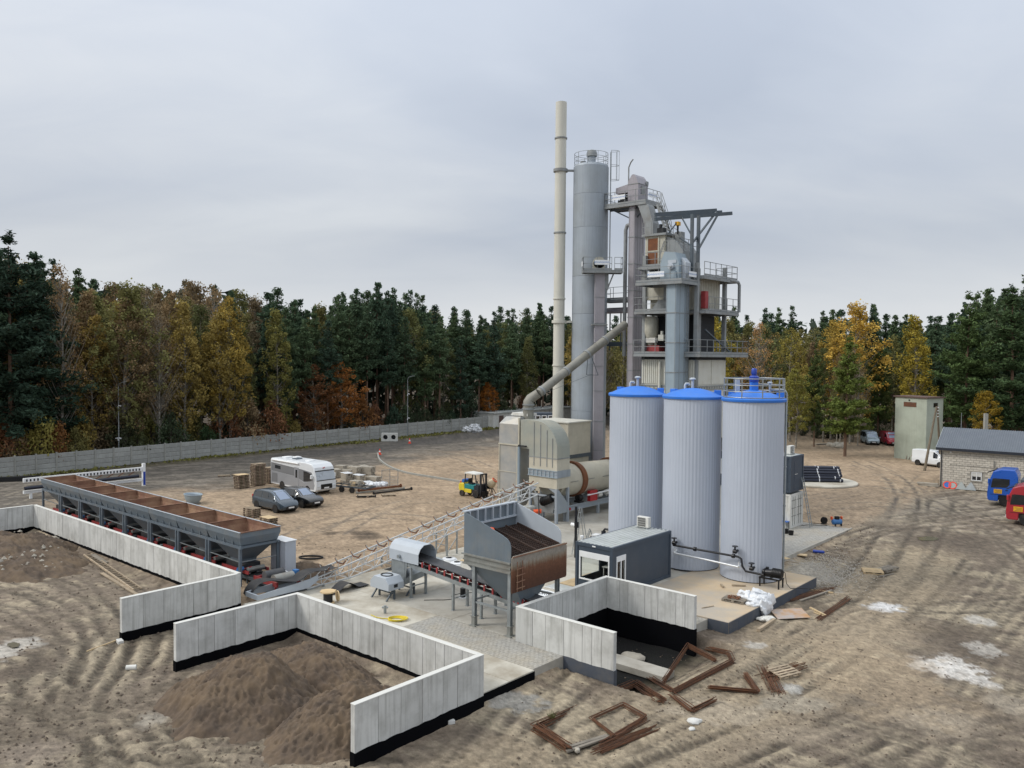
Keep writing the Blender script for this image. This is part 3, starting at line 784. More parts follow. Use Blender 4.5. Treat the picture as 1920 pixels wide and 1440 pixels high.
# ---------------------------------------------------------------- soil heaps
def heap(name, label, c, rx, ry, h, rz=0.0, seed=1, n=110, mat='soil', amp=0.35, stones=0):
 xs = np.linspace(-1.15, 1.15, n); U, V = np.meshgrid(xs, xs, indexing='ij')
 cr, sr = math.cos(rz), math.sin(rz)
 Xl = U * rx; Yl = V * ry; X = c[0] + Xl * cr - Yl * sr; Y = c[1] + Xl * sr + Yl * cr
 n1 = fbm(X / 1.7 + seed, Y / 1.7, 4, seed); n2 = fbm(X / 0.5, Y / 0.5, 3, seed + 9); n3 = fbm(X / 0.16, Y / 0.16, 2, seed + 19)
 r2 = np.sqrt(U * U + V * V) + 0.22 * n1
 prof = np.clip(1 - np.abs(r2) ** 1.5, 0, 1)
 Z = macro_z(X.ravel(), Y.ravel()).reshape(X.shape) - 0.12 + h * prof * (1 + .5 * fbm(X / 2.6 + seed, Y / 2.6, 2, seed + 40)) + (amp * n1 + 0.34 * (.3 - np.abs(n2)) + 0.12 * n3) * np.clip(prof * 3, 0, 1)
 Z = np.where(r2 > 1.02, Z - 0.25, Z)
 vs = np.stack([X - c[0], Y - c[1], Z], -1).reshape(-1, 3)
 idx = np.arange(n * n).reshape(n, n)
 fs = np.stack([idx[:-1, :-1], idx[1:, :-1], idx[1:, 1:], idx[:-1, 1:]], -1).reshape(-1, 4)
 mb = MB(); mb.v = [tuple(p) for p in vs]; mb.f = [tuple(int(i) for i in f) for f in fs]; mb.m = [0] * len(mb.f)
 o = mb.build(name, MT[mat], None, smooth=180, loc=(c[0], c[1], 0))
 tag(o, label, 'soil heap')
 return o
g = G(455, 1318, -.42); heap('soil_heap', 'tall dark brown soil heap in the middle of the concrete bay', g, 3.6, 3.0, 1.85, TH + .2, 2, 150)
g = G(660, 1362, -.42); heap('soil_heap', 'reddish brown soil heap leaning on the near arm of the concrete bay', g, 3.7, 2.1, 1.35, R(38), 5, 130)
g = G(590, 1262, -.42); heap('soil_heap', 'low lumpy soil heap at the back corner of the concrete bay', g, 3.6, 1.9, 1.25, TH, 8, 110)
g = PW(-60.0, 18.6); heap('soil_heap', 'wide rubble-strewn soil heap against the far end of the long wall', g, 8.5, 3.9, 1.5, TH, 12, 120)
g = G(30, 1040, -.42); heap('soil_heap', 'sandy brown soil cone at the left edge of the yard', g, 3.6, 3.2, 1.7, 0, 15, 90)
# ================================================================= FENCE
fence = thing('concrete_fence', 'long grey precast concrete panel fence along the edge of the wood', 'fence', (FP[0], FP[1], 0), FA)
SP = 2.06
pm = None; qm = None
for i in range(-5, 40):
 if pm is None:
  pm = MB().bx(-.085, .085, -.10, .08, -.3, 2.2).build('post', MT['fence_post'], fence, bevel=0.012)
  pm.location = (i * SP, 0, 0)
 else:
  inst(pm, fence, (i * SP, 0, 0))
 if i == 39: break
 for k in range(4):
  if qm is None:
   mb = MB(); w = SP - 0.12; pr = [(-.018, 0.0), (.018, 0.0), (.03, .035), (.03, .455), (.012, .497), (-.012, .497), (-.03, .455), (-.03, .035)]
   mb.prism(pr, 'x', 0.06, 0.06 + w)
   qm = mb.build('panel', MT['fence_panel'], fence); qm.location = (i * SP, 0, 0.03)
  else:
   inst(qm, fence, (i * SP, rnd.uniform(-.004, .004), 0.03 + k * 0.52))

# ================================================================= TREES
def quads_mesh(name, P_, size, tone, seed=0, flat=0.0, elong=1.6, mats=()):
 r_ = np.random.RandomState(seed); n = len(P_)
 d = r_.normal(size=(n, 3)); d[:, 2] *= (1 - flat); d /= np.linalg.norm(d, axis=1)[:, None] + 1e-9
 e = r_.normal(size=(n, 3)); e -= (e * d).sum(1)[:, None] * d; e /= np.linalg.norm(e, axis=1)[:, None] + 1e-9
 a = d * (size * elong * 0.5)[:, None]; b = e * (size * 0.5)[:, None]
 V = np.stack([P_ - a, P_ - b * 0.9, P_ + a, P_ + b * 0.9], 1).reshape(-1, 3)
 return V, np.repeat(tone, 4)
def make_leaf_mesh(name, V, tone, mat):
 n = len(V) // 4
 me = bpy.data.meshes.new(name)
 me.vertices.add(len(V)); me.vertices.foreach_set('co', V.astype(np.float32).ravel())
 me.loops.add(n * 4); me.loops.foreach_set('vertex_index', np.arange(n * 4, dtype=np.int32))
 me.polygons.add(n); me.polygons.foreach_set('loop_start', (np.arange(n) * 4).astype(np.int32))
 try: me.polygons.foreach_set('loop_total', np.full(n, 4, np.int32))
 except Exception: pass
 at = me.attributes.new('tone', 'FLOAT', 'POINT'); at.data.foreach_set('value', tone.astype(np.float32))
 me.update(); me.materials.append(mat)
 return me
def leaf_mat(name, trans=0.25):
 m, t, b = newmat(name)
 oi = t.nodes.new('ShaderNodeObjectInfo'); at = t.nodes.new('ShaderNodeAttribute'); at.attribute_name = 'tone'
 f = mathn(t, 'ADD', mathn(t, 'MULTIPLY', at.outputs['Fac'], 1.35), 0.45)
 cc = t.nodes.new('ShaderNodeCombineXYZ')
 for i in range(3): t.links.new(f, cc.inputs[i])
 c = mixc(t, 1.0, oi.outputs['Color'], cc.outputs[0], 'MULTIPLY')
 b.inputs['Roughness'].default_value = 0.8; b.inputs['Specular IOR Level'].default_value = 0.15
 t.links.new(c, b.inputs['Base Color'])
 tr = t.nodes.new('ShaderNodeBsdfTranslucent'); t.links.new(c, tr.inputs[0])
 mx = t.nodes.new('ShaderNodeMixShader'); mx.inputs[0].default_value = trans
 t.links.new(b.outputs[0], mx.inputs[1]); t.links.new(tr.outputs[0], mx.inputs[2]); t.links.new(mx.outputs[0], t.nodes['Material Output'].inputs[0])
 return m
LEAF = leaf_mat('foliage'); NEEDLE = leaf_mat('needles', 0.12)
mk('bark_pine', '#6a5546', 0.95, var=0.25, scale=2, bump=0.5, bscale=8)
mk('bark_birch', '#8f8a80', 0.9, var=0.25, scale=3, dirt='#3e3a36', damt=0.7, dscale=4)
mk('bark_dark', '#4c443c', 0.95, var=0.2, scale=3, bump=0.4)
def pine(seed, h=24.0, base=0.42, wid=2.9, dens=1.0, whorls=20):
 r_ = np.random.RandomState(seed); mb = MB(); P_ = []; T_ = []
 lean = r_.uniform(-.35, .35, 2)
 def tp(z): k = z / h; return np.array([lean[0] * k * k, lean[1] * k * k, z])
 n = 7; mb.tube([tp(h * i / n * 0.985) for i in range(n + 1)], [0.24 * (1 - 0.9 * i / n) + 0.02 for i in range(n + 1)], 7)
 for w in range(whorls):
  f = (w + r_.uniform(-.3, .3)) / (whorls - 1); f = min(max(f, 0), 1); z = h * (base + (0.985 - base) * f)
  Lb = wid * (0.5 + 0.5 * math.sin(min(1, f * 2.2 + .2) * PI / 2)) * (1 - max(0, f - 0.3) / 0.7 * 0.94) * r_.uniform(.7, 1.25)
  nb = r_.randint(4, 7); a0 = r_.uniform(0, 6.28)
  for k in range(nb):
   a = a0 + k * 6.283 / nb + r_.uniform(-.35, .35); L = Lb * r_.uniform(.55, 1.15)
   z += r_.uniform(-.55, .55); rise = L * (r_.uniform(-.2, .3) + 0.75 * f)
   p0 = tp(z); p1 = p0 + np.array([math.cos(a) * L, math.sin(a) * L, rise])
   if L > 0.9: mb.tube([p0, (p0 + p1) / 2 - np.array([0, 0, .05]), p1], [.045, .03, .012], 4)
   nc = max(2, int(L / 0.24)); sc = 1 - .45 * max(0, f - .5) * 2
   for j in range(nc):
    tt = 0.25 + 0.8 * (j + r_.uniform(0, 1)) / nc
    c = p0 + (p1 - p0) * tt + r_.normal(size=3) * np.array([.16, .16, .08])
    m = int(13 * dens * (.5 + .5 * sc)); rr = r_.uniform(.35, .8) * sc
    q = r_.normal(size=(m, 3)); q /= np.linalg.norm(q, axis=1)[:, None]; q *= (r_.uniform(.3, 1, m) ** .5)[:, None] * rr; q[:, 2] *= .8
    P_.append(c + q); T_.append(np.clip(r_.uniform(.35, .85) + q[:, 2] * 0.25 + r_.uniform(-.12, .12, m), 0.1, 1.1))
 P_ = np.concatenate(P_); T_ = np.concatenate(T_)
 V, tn = quads_mesh('', P_, r_.uniform(.12, .28, len(P_)), T_, seed, 0.2, 2.4)
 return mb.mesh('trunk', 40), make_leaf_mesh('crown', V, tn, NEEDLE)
def broad(seed, h=20.0, base=0.22, wid=3.2, nclump=190, leaf=(.13, .26), per=34, twig=1.0, egg=0.55, bark='bark_birch', droop=0.3):
 r_ = np.random.RandomState(seed); mb = MB(); P_ = []; T_ = []
 n = 6; bend = r_.uniform(-.5, .5, 2)
 def tp(z): k = z / h; return np.array([bend[0] * k * k + .15 * math.sin(k * 7 + seed), bend[1] * k * k, z])
 mb.tube([tp(h * .93 * i / n) for i in range(n + 1)], [0.19 * (1 - 0.92 * i / n) + 0.012 for i in range(n + 1)], 7)
 for j in range(nclump):
  f = r_.beta(1.35, 1.2); z = h * (base + (1 - base) * f)
  prof = (max(0.02, math.sin(PI * min(1, (f * (1 - egg * .35) + .12)))) ** .75) * (1 - max(0, f - .6) * 1.2)
  a = r_.uniform(0, 6.283); rad = wid * prof * math.sqrt(r_.uniform(.08, 1.0)) * (1 + .25 * math.sin(3 * a + seed + 4 * f))
  c = tp(z) + np.array([math.cos(a) * rad, math.sin(a) * rad, 0])
  if r_.uniform() < 0.30 * twig and rad > .5:
   p0 = tp(max(h * base * .7, z - rad * r_.uniform(.9, 1.7))); mid = (p0 + c) / 2 + np.array([0, 0, -.1])
   mb.tube([p0, mid, c + np.array([0, 0, .3])], [.05, .03, .01], 4)
  m = int(per * r_.uniform(.6, 1.4)); rr = r_.uniform(.35, .8)
  q = r_.normal(size=(m, 3)); q /= np.linalg.norm(q, axis=1)[:, None]; q *= (r_.uniform(0.15, 1, m) ** .5)[:, None] * rr
  q[:, 2] = q[:, 2] * 1.05 - droop * np.abs(r_.normal(size=m)) * rr
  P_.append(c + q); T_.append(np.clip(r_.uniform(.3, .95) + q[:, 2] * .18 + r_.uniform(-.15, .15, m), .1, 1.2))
 P_ = np.concatenate(P_); T_ = np.concatenate(T_)
 V, tn = quads_mesh('', P_, r_.uniform(leaf[0], leaf[1], len(P_)), T_, seed, 0.0, 1.5)
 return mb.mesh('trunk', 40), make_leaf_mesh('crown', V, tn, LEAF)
PINES = [pine(s, 24, bs, w) for s, bs, w in ((1, .40, 2.7), (2, .48, 2.5), (3, .34, 3.0), (4, .45, 2.3), (5, .28, 3.1))]
BIGP = [pine(s, 24, bs, w, 1.25, 21) for s, bs, w in ((31, .2, 4.2), (32, .24, 4.6))]
BIRCH = [broad(s, 20, b, w, nc, per=p) for s, b, w, nc, p in ((11, .22, 3.0, 210, 36), (12, .3, 2.7, 170, 34), (13, .18, 2.2, 190, 36), (14, .25, 3.3, 150, 24), (15, .2, 3.5, 230, 36))]
BARE = [broad(s, 20, .25, w, nc, per=13, twig=3.0, leaf=(.12, .2)) for s, w, nc in ((16, 2.8, 170), (17, 3.2, 200))]
SHRUB = [broad(s, 4, .04, w, 60, (.10, .2), 34, 0.6, .2, droop=.1) for s, w in ((21, 1.5), (22, 1.9), (23, 1.2))]
for i, sets in enumerate((PINES, BIGP, BIRCH, BARE, SHRUB)):
 for tr, cr in sets: tr.materials.append(MT[('bark_pine', 'bark_pine', 'bark_birch', 'bark_birch', 'bark_dark')[i]])
COLS = {'pine': ['#43543f', '#3d4f3e', '#495940', '#394a3c', '#4c5c40'], 'olive': ['#6b6a42', '#63653f', '#706b42', '#5d623f'], 'gold': ['#7d7040', '#806e3c', '#777042', '#847542'], 'brown': ['#756750', '#78664b', '#716752', '#7d6c52'],
  'rust': ['#74523a', '#6b4d39', '#7c5836'], 'dark': ['#3f4a36', '#444a35', '#3a4535'], 'yellow': ['#847a40', '#7b743f', '#767342']}
def tree(name, label, src, x, y, h, col, h0, group, cat='tree', wx=1.0, z=None):
 z = gz(x, y) - 0.1 if z is None else z
 t = thing(name, label, cat, (x, y, z), rnd.uniform(0, 6.28), group)
 s = h / h0; t.scale = (s * wx * rnd.uniform(.9, 1.12), s * wx * rnd.uniform(.9, 1.12), s)
 for nm, me in zip(('trunk', 'crown'), src):
  o = bpy.data.objects.new(nm, me); COL.objects.link(o); o.parent = t
  if nm == 'crown':
   c = C(col); k = rnd.uniform(.88, 1.12); o.color = (c[0] * k, c[1] * k, c[2] * k, 1)
 return t
SKY = [(-200, 440), (0, 455), (60, 478), (110, 500), (200, 507), (300, 520), (400, 512), (440, 530), (470, 552), (520, 540), (560, 560), (640, 552), (700, 530), (740, 545), (800, 560), (860, 582), (940, 577), (1000, 573), (1040, 575), (1100, 582), (1300, 592), (1340, 578), (1400, 582), (1500, 575), (1560, 576), (1600, 570), (1680, 582), (1750, 586), (1800, 572), (1830, 545), (1860, 532), (1920, 524), (2100, 510)]
def skyy(px): return float(np.interp(px, [p for p, _ in SKY], [q for _, q in SKY]))
def fenceY(px):
 r = ray(px, 760); k = r[0] / r[1]
 s = (FP[0] - k * FP[1]) / (k * FD[1] - FD[0]); return FP[1] + s * FD[1]
def zone(px, row):
 if px < 95: return 'pine' if rnd.random() < .8 else 'gold'
 if px < 480:
  if row >= 3: return 'pine' if rnd.random() < .45 else rnd.choice(['brown', 'olive'])
  if row == 0: return rnd.choice(['olive', 'gold', 'brown', 'olive', 'gold', 'dark', 'bare'])
  return rnd.choice(['olive', 'brown', 'gold', 'bare', 'brown', 'olive'])
 if px < 1060:
  if 860 < px < 960 and row in (1, 2): return rnd.choice(['olive', 'pine'])
  return 'pine' if rnd.random() < .93 else 'olive'
 if px < 1540:
  if row <= 1: return rnd.choice(['olive', 'gold', 'brown', 'bare', 'olive'])
  return 'pine' if rnd.random() < .8 else 'olive'
 if px < 1790:
  if row == 0: return rnd.choice(['olive', 'pine', 'dark'])
  return 'pine' if rnd.random() < .85 else 'olive'
 return 'pine'
LBL = {'pine': ('pine_tree', 'dark green pine', PINES, 24), 'olive': ('birch_tree', 'olive green birch', BIRCH, 20), 'gold': ('birch_tree', 'golden autumn birch', BIRCH, 20), 'brown': ('birch_tree', 'thinning brown birch', BIRCH, 20),
       'bare': ('birch_tree', 'half bare pale-branched birch', BARE, 20), 'dark': ('pine_tree', 'dull green broad pine', BIGP, 24), 'rust': ('maple_tree', 'rust orange broadleaf tree', BIRCH, 20)}
ZL = ((100, 'at the left edge of the wood'), (215, 'above the far feed bins'), (300, 'behind the left lamp post'), (440, 'behind the bush at the fence'), (545, 'left of the slender lone birch'), (690, 'behind the orange trees'), (800, 'behind the far lamp post'), (925, 'behind the plastic heap'), (1080, 'left of the chimney'), (1350, 'right of the mixing tower'), (1480, 'above the right tank'), (1580, 'left of the lone yard pine'), (1680, 'right of the lone yard pine'), (1770, 'behind the transformer tower'), (9999, 'behind the blockhouse'))
ZN = lambda px: next(s for k, s in ZL if px < k)
ROWN = ('front row', 'second row', 'third row', 'fourth row', 'back row')
def place(px, Y, ytop, kind, lbl=None, wx=1.0, row=0):
 nm, ds, src, h0 = LBL[kind]
 p = AT(px, 760, Y); h = max(3, AT(px, ytop, Y).z)
 ck = {'bare': 'brown', 'dark': 'pine'}.get(kind, kind)
 return tree(nm, lbl or (ds + ', ' + ROWN[row] + ', ' + ZN(px)), rnd.choice(src), p.x, Y, h, rnd.choice(COLS[ck]), h0, ds + ' trees ' + ZN(px) if not lbl else None, wx=wx)
# left and middle wood
for row, dep in enumerate((4.0, 8.5, 14.0, 21.0, 29.0)):
 px = -70.0 + rnd.uniform(0, 20)
 while px < 1075:
  Y = fenceY(px) + dep + rnd.uniform(-1.6, 1.6)
  k = zone(px, row)
  off = {0: 45, 1: 26, 2: 12, 3: 4, 4: 2}[row]
  if k == 'pine': yt = skyy(px) + rnd.uniform(-6, 26) + (rnd.uniform(10, 45) if row < 1 and px > 95 else 0)
  else: yt = skyy(px) + rnd.uniform(-2, 40) + off
  if k == 'dark': yt = skyy(px) + rnd.uniform(90, 150)
  place(px, Y, yt, k, row=row)
  px += rnd.uniform(2.2, 3.6) * (1.0 if k == 'pine' else 1.25) / Y * 1550
# right wood
def rightY(px): return float(np.interp(px, [1060, 1300, 1500, 1700, 1800, 1900, 2100], [150, 146, 142, 136, 126, 118, 112]))
for row, dep in enumerate((0, 7.0, 14.0, 22.0)):
 px = 1085 + rnd.uniform(0, 20)
 while px < 2060:
  Y = rightY(px) + dep + rnd.uniform(-2, 2)
  k = zone(px, row)
  if px > 1790:
   place(px, Y, skyy(px) + rnd.uniform(-6, 30) + (20 if row == 0 else 0), 'dark' if rnd.random() < .6 else 'pine', row=row)
  elif k == 'pine': place(px, Y, skyy(px) + rnd.uniform(-4, 20), k, row=row)
  elif k == 'dark': place(px, Y, skyy(px) + rnd.uniform(70, 110), k, row=row)
  else: place(px, Y, skyy(px) + rnd.uniform(15, 70), k, row=row)
  px += rnd.uniform(2.6, 4.0) / Y * 1550
# trees one can point to
def spot(px, ybase, ytop, kind, lbl, wx=1.0, src=None, col=None, z=None):
 p = G(px, ybase, -0.05); nm, ds, srcs, h0 = LBL[kind]; h = AT(px, ytop, p.y).z
 ck = {'bare': 'brown', 'dark': 'pine'}.get(kind, kind)
 return tree(nm, lbl, src or rnd.choice(srcs), p.x, p.y, h, col or rnd.choice(COLS[ck]), h0, None, wx=wx, z=z)
def spotY(px, Y, ytop, kind, lbl, wx=1.0, src=None, col=None):
 p = AT(px, 760, Y); nm, ds, srcs, h0 = LBL[kind]; h = AT(px, ytop, Y).z
 ck = {'bare': 'brown', 'dark': 'pine'}.get(kind, kind)
 return tree(nm, lbl, src or rnd.choice(srcs), p.x, Y, h, col or rnd.choice(COLS[ck]), h0, None, wx=wx)
spotY(521, fenceY(521) + 2.5, 578, 'olive', 'slender olive-yellow birch standing alone against the dark pines', .95, BIRCH[2], '#747140')
spotY(432, fenceY(432) + 2.5, 555, 'gold', 'tall golden birch with drooping branches by the fence', 1.05, BIRCH[0], '#8b783c')
spotY(118, fenceY(118) + 3, 498, 'brown', 'tall pale-trunked brownish birch near the left edge', .8, BARE[0], '#80694a')
spotY(232, fenceY(232) + 3.5, 530, 'olive', 'wide olive birch with a forked white trunk above the lamp post', 1.1, BIRCH[4])
spotY(20, fenceY(20) + 3, 452, 'pine', 'tallest dark pine at the left edge of the picture', 1.25, BIGP[1], '#2f3f33')
spotY(72, fenceY(72) + 4, 478, 'pine', 'second tall dark pine from the left edge', 1.2, BIGP[0], '#2f4033')
spotY(590, fenceY(590) + 2.5, 683, 'rust', 'low rust-brown autumn tree left of the bright orange one', 1.5, BIRCH[4], '#6f4d33')
spotY(640, fenceY(640) + 3.0, 676, 'rust', 'broad orange autumn tree over the fence behind the motorhome', 1.6, BIRCH[0], '#85592f')
spotY(918, fenceY(918) + 3.0, 715, 'rust', 'small bright orange maple beside the white site building', 1.7, BIRCH[1], '#93602c')
spotY(1595, 128, 568, 'gold', 'bright golden birch crown above the lone yard pine', 1.35, BIRCH[4], '#a88d45')
spotY(1560, 131, 600, 'gold', 'golden birch left of the brightest crown', 1.0, BIRCH[0], '#948040')
spotY(1716, 124, 590, 'olive', 'olive-gold birch behind the pale transformer tower', 1.1, BIRCH[2], '#8d7f36')
spotY(1420, 130, 605, 'brown', 'bare pinkish-brown birch right of the tower platforms', 1.1, BARE[1], '#94744a')
spotY(1325, 134, 560, 'gold', 'tall yellow-green birch right behind the mixing tower', 1.1, BIRCH[4], '#8d8039')
spotY(1480, 128, 612, 'olive', 'thin-topped olive birch above the blue-capped tanks', 1.1, BIRCH[3], '#7d743a')
spotY(1495, 118, 690, 'olive', 'drooping yellow-green birch behind the right blue-capped tank', 1.5, BIRCH[0], '#77743a')
spot(1584, 856, 632, 'dark', 'lone pine with a bare dark trunk standing in the yard', 1.25, BIGP[0], '#55602f')
spot(1526, 838, 650, 'dark', 'slim pine left of the lone yard pine', .8, BIGP[1], '#4c5832')
spot(1645, 828, 640, 'dark', 'dense green pine behind the silver van', .9, BIGP[1], '#4a5833')
spotY(1850, 104, 730, 'gold', 'yellow-leaved tree behind the ridge of the blockhouse', 1.5, BIRCH[1], '#8a742c')
spotY(1898, 106, 540, 'dark', 'huge dark pine at the right edge of the picture', 1.15, BIGP[0], '#3c4d31')
spotY(1810, 110, 560, 'dark', 'big spreading pine behind the blockhouse gable', 1.1, BIGP[1], '#435331')
for i, (px, yb) in enumerate(((1543, 829), (1568, 832), (1575, 834), (1592, 833), (1600, 829), (1608, 836), (1616, 822))):
 spot(px, yb, 650 + 12 * (i % 3), 'bare' if i % 2 else 'olive', ('pale birch trunk, number %s from the left in the clump beside the lone yard pine' % ('one', 'two', 'three', 'four', 'five', 'six', 'seven')[i]), .7, BARE[i % 2] if i % 2 else BIRCH[1])
# undergrowth behind the fence
SG = 'autumn shrubs behind the concrete fence'
px = -30
while px < 1000:
 Y = fenceY(px) + rnd.uniform(1.5, 6); p = AT(px, 760, Y)
 k = rnd.choice(['yellow', 'rust', 'dark', 'gold', 'olive', 'dark', 'brown'] if px < 700 else ['dark', 'dark', 'dark', 'rust', 'pine'])
 tree('shrub', {'yellow': 'yellow', 'rust': 'rust brown', 'dark': 'dark green', 'gold': 'golden', 'olive': 'olive', 'brown': 'brown', 'pine': 'blackish green'}[k] + ' shrub in the undergrowth ' + ZN(px), rnd.choice(SHRUB), p.x, Y, rnd.uniform(3.0, 7.0), rnd.choice(COLS[k]), 4, SG, 'shrub', wx=.8)
 px += rnd.uniform(14, 30)
px = 1480
while px < 2000:
 Y = rightY(px) - rnd.uniform(2, 8); p = AT(px, 760, Y)
 tree('shrub', 'dark green shrub in the undergrowth ' + ZN(px), rnd.choice(SHRUB), p.x, Y, rnd.uniform(2.0, 4.5), rnd.choice(COLS['dark']), 4, 'dark shrubs at the foot of the right wood', 'shrub')
 px += rnd.uniform(18, 34)
p = G(390, 852, 0)
tree('shrub', 'single green bush growing on the yard side of the fence', SHRUB[1], p.x, p.y, 3.6, '#3f5236', 4, None, 'shrub')
# the depth of the wood, read as one mass
r_ = np.random.RandomState(77); PP = []
for px in np.arange(-160, 2150, 9.0):
 Y0 = (fenceY(px) + 36) if px < 1070 else rightY(px) + 30
 top = AT(px, skyy(px) + 22, Y0).z
 m = 46; f = r_.uniform(0, 1, m)
 q = AT(px, 760, Y0)
 PP.append(np.stack([q.x + r_.uniform(-1.2, 1.2, m), Y0 + r_.uniform(-2, 6, m), f * top * (1 - .12 * r_.uniform(0, 1, m))], -1))
PP = np.concatenate(PP)
V, tn = quads_mesh('', PP, r_.uniform(.8, 2.0, len(PP)), np.clip(r_.uniform(.2, .6, len(PP)), 0, 1), 5, 0, 1.4)
me = make_leaf_mesh('far_wood', V, tn, NEEDLE); o = bpy.data.objects.new('far_wood', me); COL.objects.link(o); o.color = (*C('#39453a'), 1)
tag(o, 'dense dark depth of the pine wood behind the front trees', 'wood', kind='stuff')
# grass verge along the fence foot
V = []; r_ = np.random.RandomState(5); GP = []
for s in np.arange(-12, 82, 0.05):
 dens = 0.55 + 0.45 * math.sin(s * .35) + (0.5 if 44 < s < 80 else 0)
 for k in range(2):
  if r_.uniform() < dens * .6:
   dd = r_.uniform(.15, 1.7 if s < 44 else 2.8); x = FP[0] + FD[0] * s + FD[1] * dd; y = FP[1] + FD[1] * s - FD[0] * dd
   GP.append((x, y, r_.uniform(.03, .16)))
GP = np.array(GP); V, tn = quads_mesh('', GP, r_.uniform(.12, .32, len(GP)), r_.uniform(.2, 1, len(GP)), 9, 0, 1.8)
me = make_leaf_mesh('grass_verge', V, tn, LEAF); o = bpy.data.objects.new('grass_verge', me); COL.objects.link(o); o.color = (*C('#6d6c3c'), 1)
tag(o, 'rough yellowish grass along the foot of the concrete fence', 'grass', kind='stuff')
# ================================================================= PLANT MACHINERY (plant axes: a, b, z)
def onb(px, py, b):                    # sight line met with the upright plane b
 r = ray(px, py); t = b / (r[0] * E2[0] + r[1] * E2[1]); return Vector((t * (r[0] * E1[0] + r[1] * E1[1]), b, CAMH + t * r[2]))
def ona(px, py, a):
 r = ray(px, py); t = a / (r[0] * E1[0] + r[1] * E1[1]); return Vector((a, t * (r[0] * E2[0] + r[1] * E2[1]), CAMH + t * r[2]))
def PM(a0, b0, z0=0.0):
 mb = MB(); mb.T = Matrix.Translation((-a0, -b0, -z0)); return mb

# ---------------------------------------------------------------- bitumen tanks
def tank(a, b, zb, label, agit=False):
 t = thing('bitumen_tank', label, 'tank', PW(a, b, zb), 0.0, 'blue-capped bitumen tanks')
 R0, H1 = 1.74, 10.62 - zb
 ring = []
 for i in range(52):
  for k, rr in ((0.0, 0), (0.12, 1), (0.5, 1), (0.62, 0)):
   an = 2 * PI * (i + k) / 52; ring.append((an, R0 + 0.013 * rr))
 mb = MB(); mb.loft([[(r * math.cos(q), r * math.sin(q), z) for q, r in ring] for z in (0.05, H1 - 0.15)])
 mb.build('shell', MT['tank_shell'], t)
 MB().lathe([(R0 - .1, 0), (R0 - .02, 0), (R0 - .02, .06)], 48).build('base_ring', MT['black'], t)
 if agit is not None:
  mb = MB().lathe([(R0 - .05, H1 - .2), (R0 + .09, H1 - .2), (R0 + .12, H1 - .15), (R0 + .12, H1 - .05), (R0 + .06, H1), (R0 - .1, H1 + .03), (R0 * .75, H1 + .19), (R0 * .5, H1 + .33), (R0 * .25, H1 + .42), (.05, H1 + .45)], 56)
  mb.build('roof', MT['tank_blue'], t, smooth=40)
 for an in (R(128), R(-12)):
  MB().box((1.5 * math.cos(an), 1.5 * math.sin(an), H1 + .17), (.42, .30, .34), an).build('lifting_lug', MT['tank_blue'], t, bevel=.02)
 if not agit:
  p = MB().tube([(.1, .55, H1 + .3), (.1, .55, H1 + .95)], .085, 10).lathe([(.09, 0), (.2, .02), (.2, .08), (.12, .14)], 14, (.1, .55, H1 + .93))
  p.build('vent_pipe', MT['light_grey_paint'], t, smooth=40)
  p = MB().tube([(-.42, .3, H1 + .3), (-.42, .3, H1 + .62), (-.38, .3, H1 + .70), (-.2, .3, H1 + .70), (-.15, .3, H1 + .6)], .075, 10)
  p.build('bent_pipe', MT['light_grey_paint'], t, smooth=40)
 else:
  mb = MB(); n = 28; pts = [((R0 - .02) * math.cos(2 * PI * i / n), (R0 - .02) * math.sin(2 * PI * i / n), H1 + .02) for i in range(n)]
  for hh in (1.12, .74, .37): mb.tube([(x, y, z + hh) for x, y, z in pts], .028, 6, closed=True)
  mb.tube([(x, y, z + .03) for x, y, z in pts], .03, 6, closed=True)
  for i in range(0, n, 3): mb.bar(pts[i], (pts[i][0], pts[i][1], pts[i][2] + 1.12), .06)
  mb.build('railing', MT['galv'], t, smooth=40)
  mb = MB().cyl((0, 0, H1 + .3), (0, 0, H1 + .48), .3, .3, 16).bx(-.2, .2, -.2, .2, H1 + .46, H1 + .92)
  mb.build('mixer_pedestal', MT['tank_blue'], t)
  mo = MB().lathe([(.14, H1 + .92), (.26, H1 + .94), (.28, H1 + 1.22), (.2, H1 + 1.3)], 16).cyl((0, 0, H1 + 1.3), (0, 0, H1 + 1.36), .12, .12, 14).lathe([(.15, H1 + 1.36), (.16, H1 + 1.4), (.16, H1 + 1.66), (.12, H1 + 1.73)], 16)
  mo.build('agitator_motor', MT['motor_blue'], t, smooth=40)
  MB().bx(-.92, -.68, .5, .72, H1 + .02, H1 + 1.05).build('control_box', MT['light_grey_paint'], t)
  p = MB().tube([(1.05, .35, H1 + .1), (1.05, .35, H1 + .85)], .06, 10).lathe([(.06, 0), (.15, .02), (.15, .07), (.08, .11)], 12, (1.05, .35, H1 + .83)); p.build('vent_pipe', MT['light_grey_paint'], t, smooth=40)
  x, y = 1.84, -.28
  p = MB().tube([(1.12, .3, H1 + .48), (1.6, -.15, H1 + .5), (x - .1, y + .05, H1 + .46), (x, y, H1 + .3), (x, y, .25)], .062, 10)
  for zz in (H1 + .12, 6.5, 4.2, 1.0): p.cyl((x, y, zz), (x, y, zz + .07), .09, .09, 10)
  p.build('down_pipe', MT['galv'], t, smooth=40)
 return t
TA, TB = -21.22, 45.97
tank(TA, TB, 0.06, 'corrugated grey bitumen tank with blue roof, railing and blue agitator motor', True)
tank(TA - 3.97, TB - .05, 0.06, 'middle corrugated grey bitumen tank with a plain blue domed roof', False)
tank(TA - 7.97, TB - .1, 0.03, 'left corrugated grey bitumen tank with blue domed roof next to the dryer drum', False)
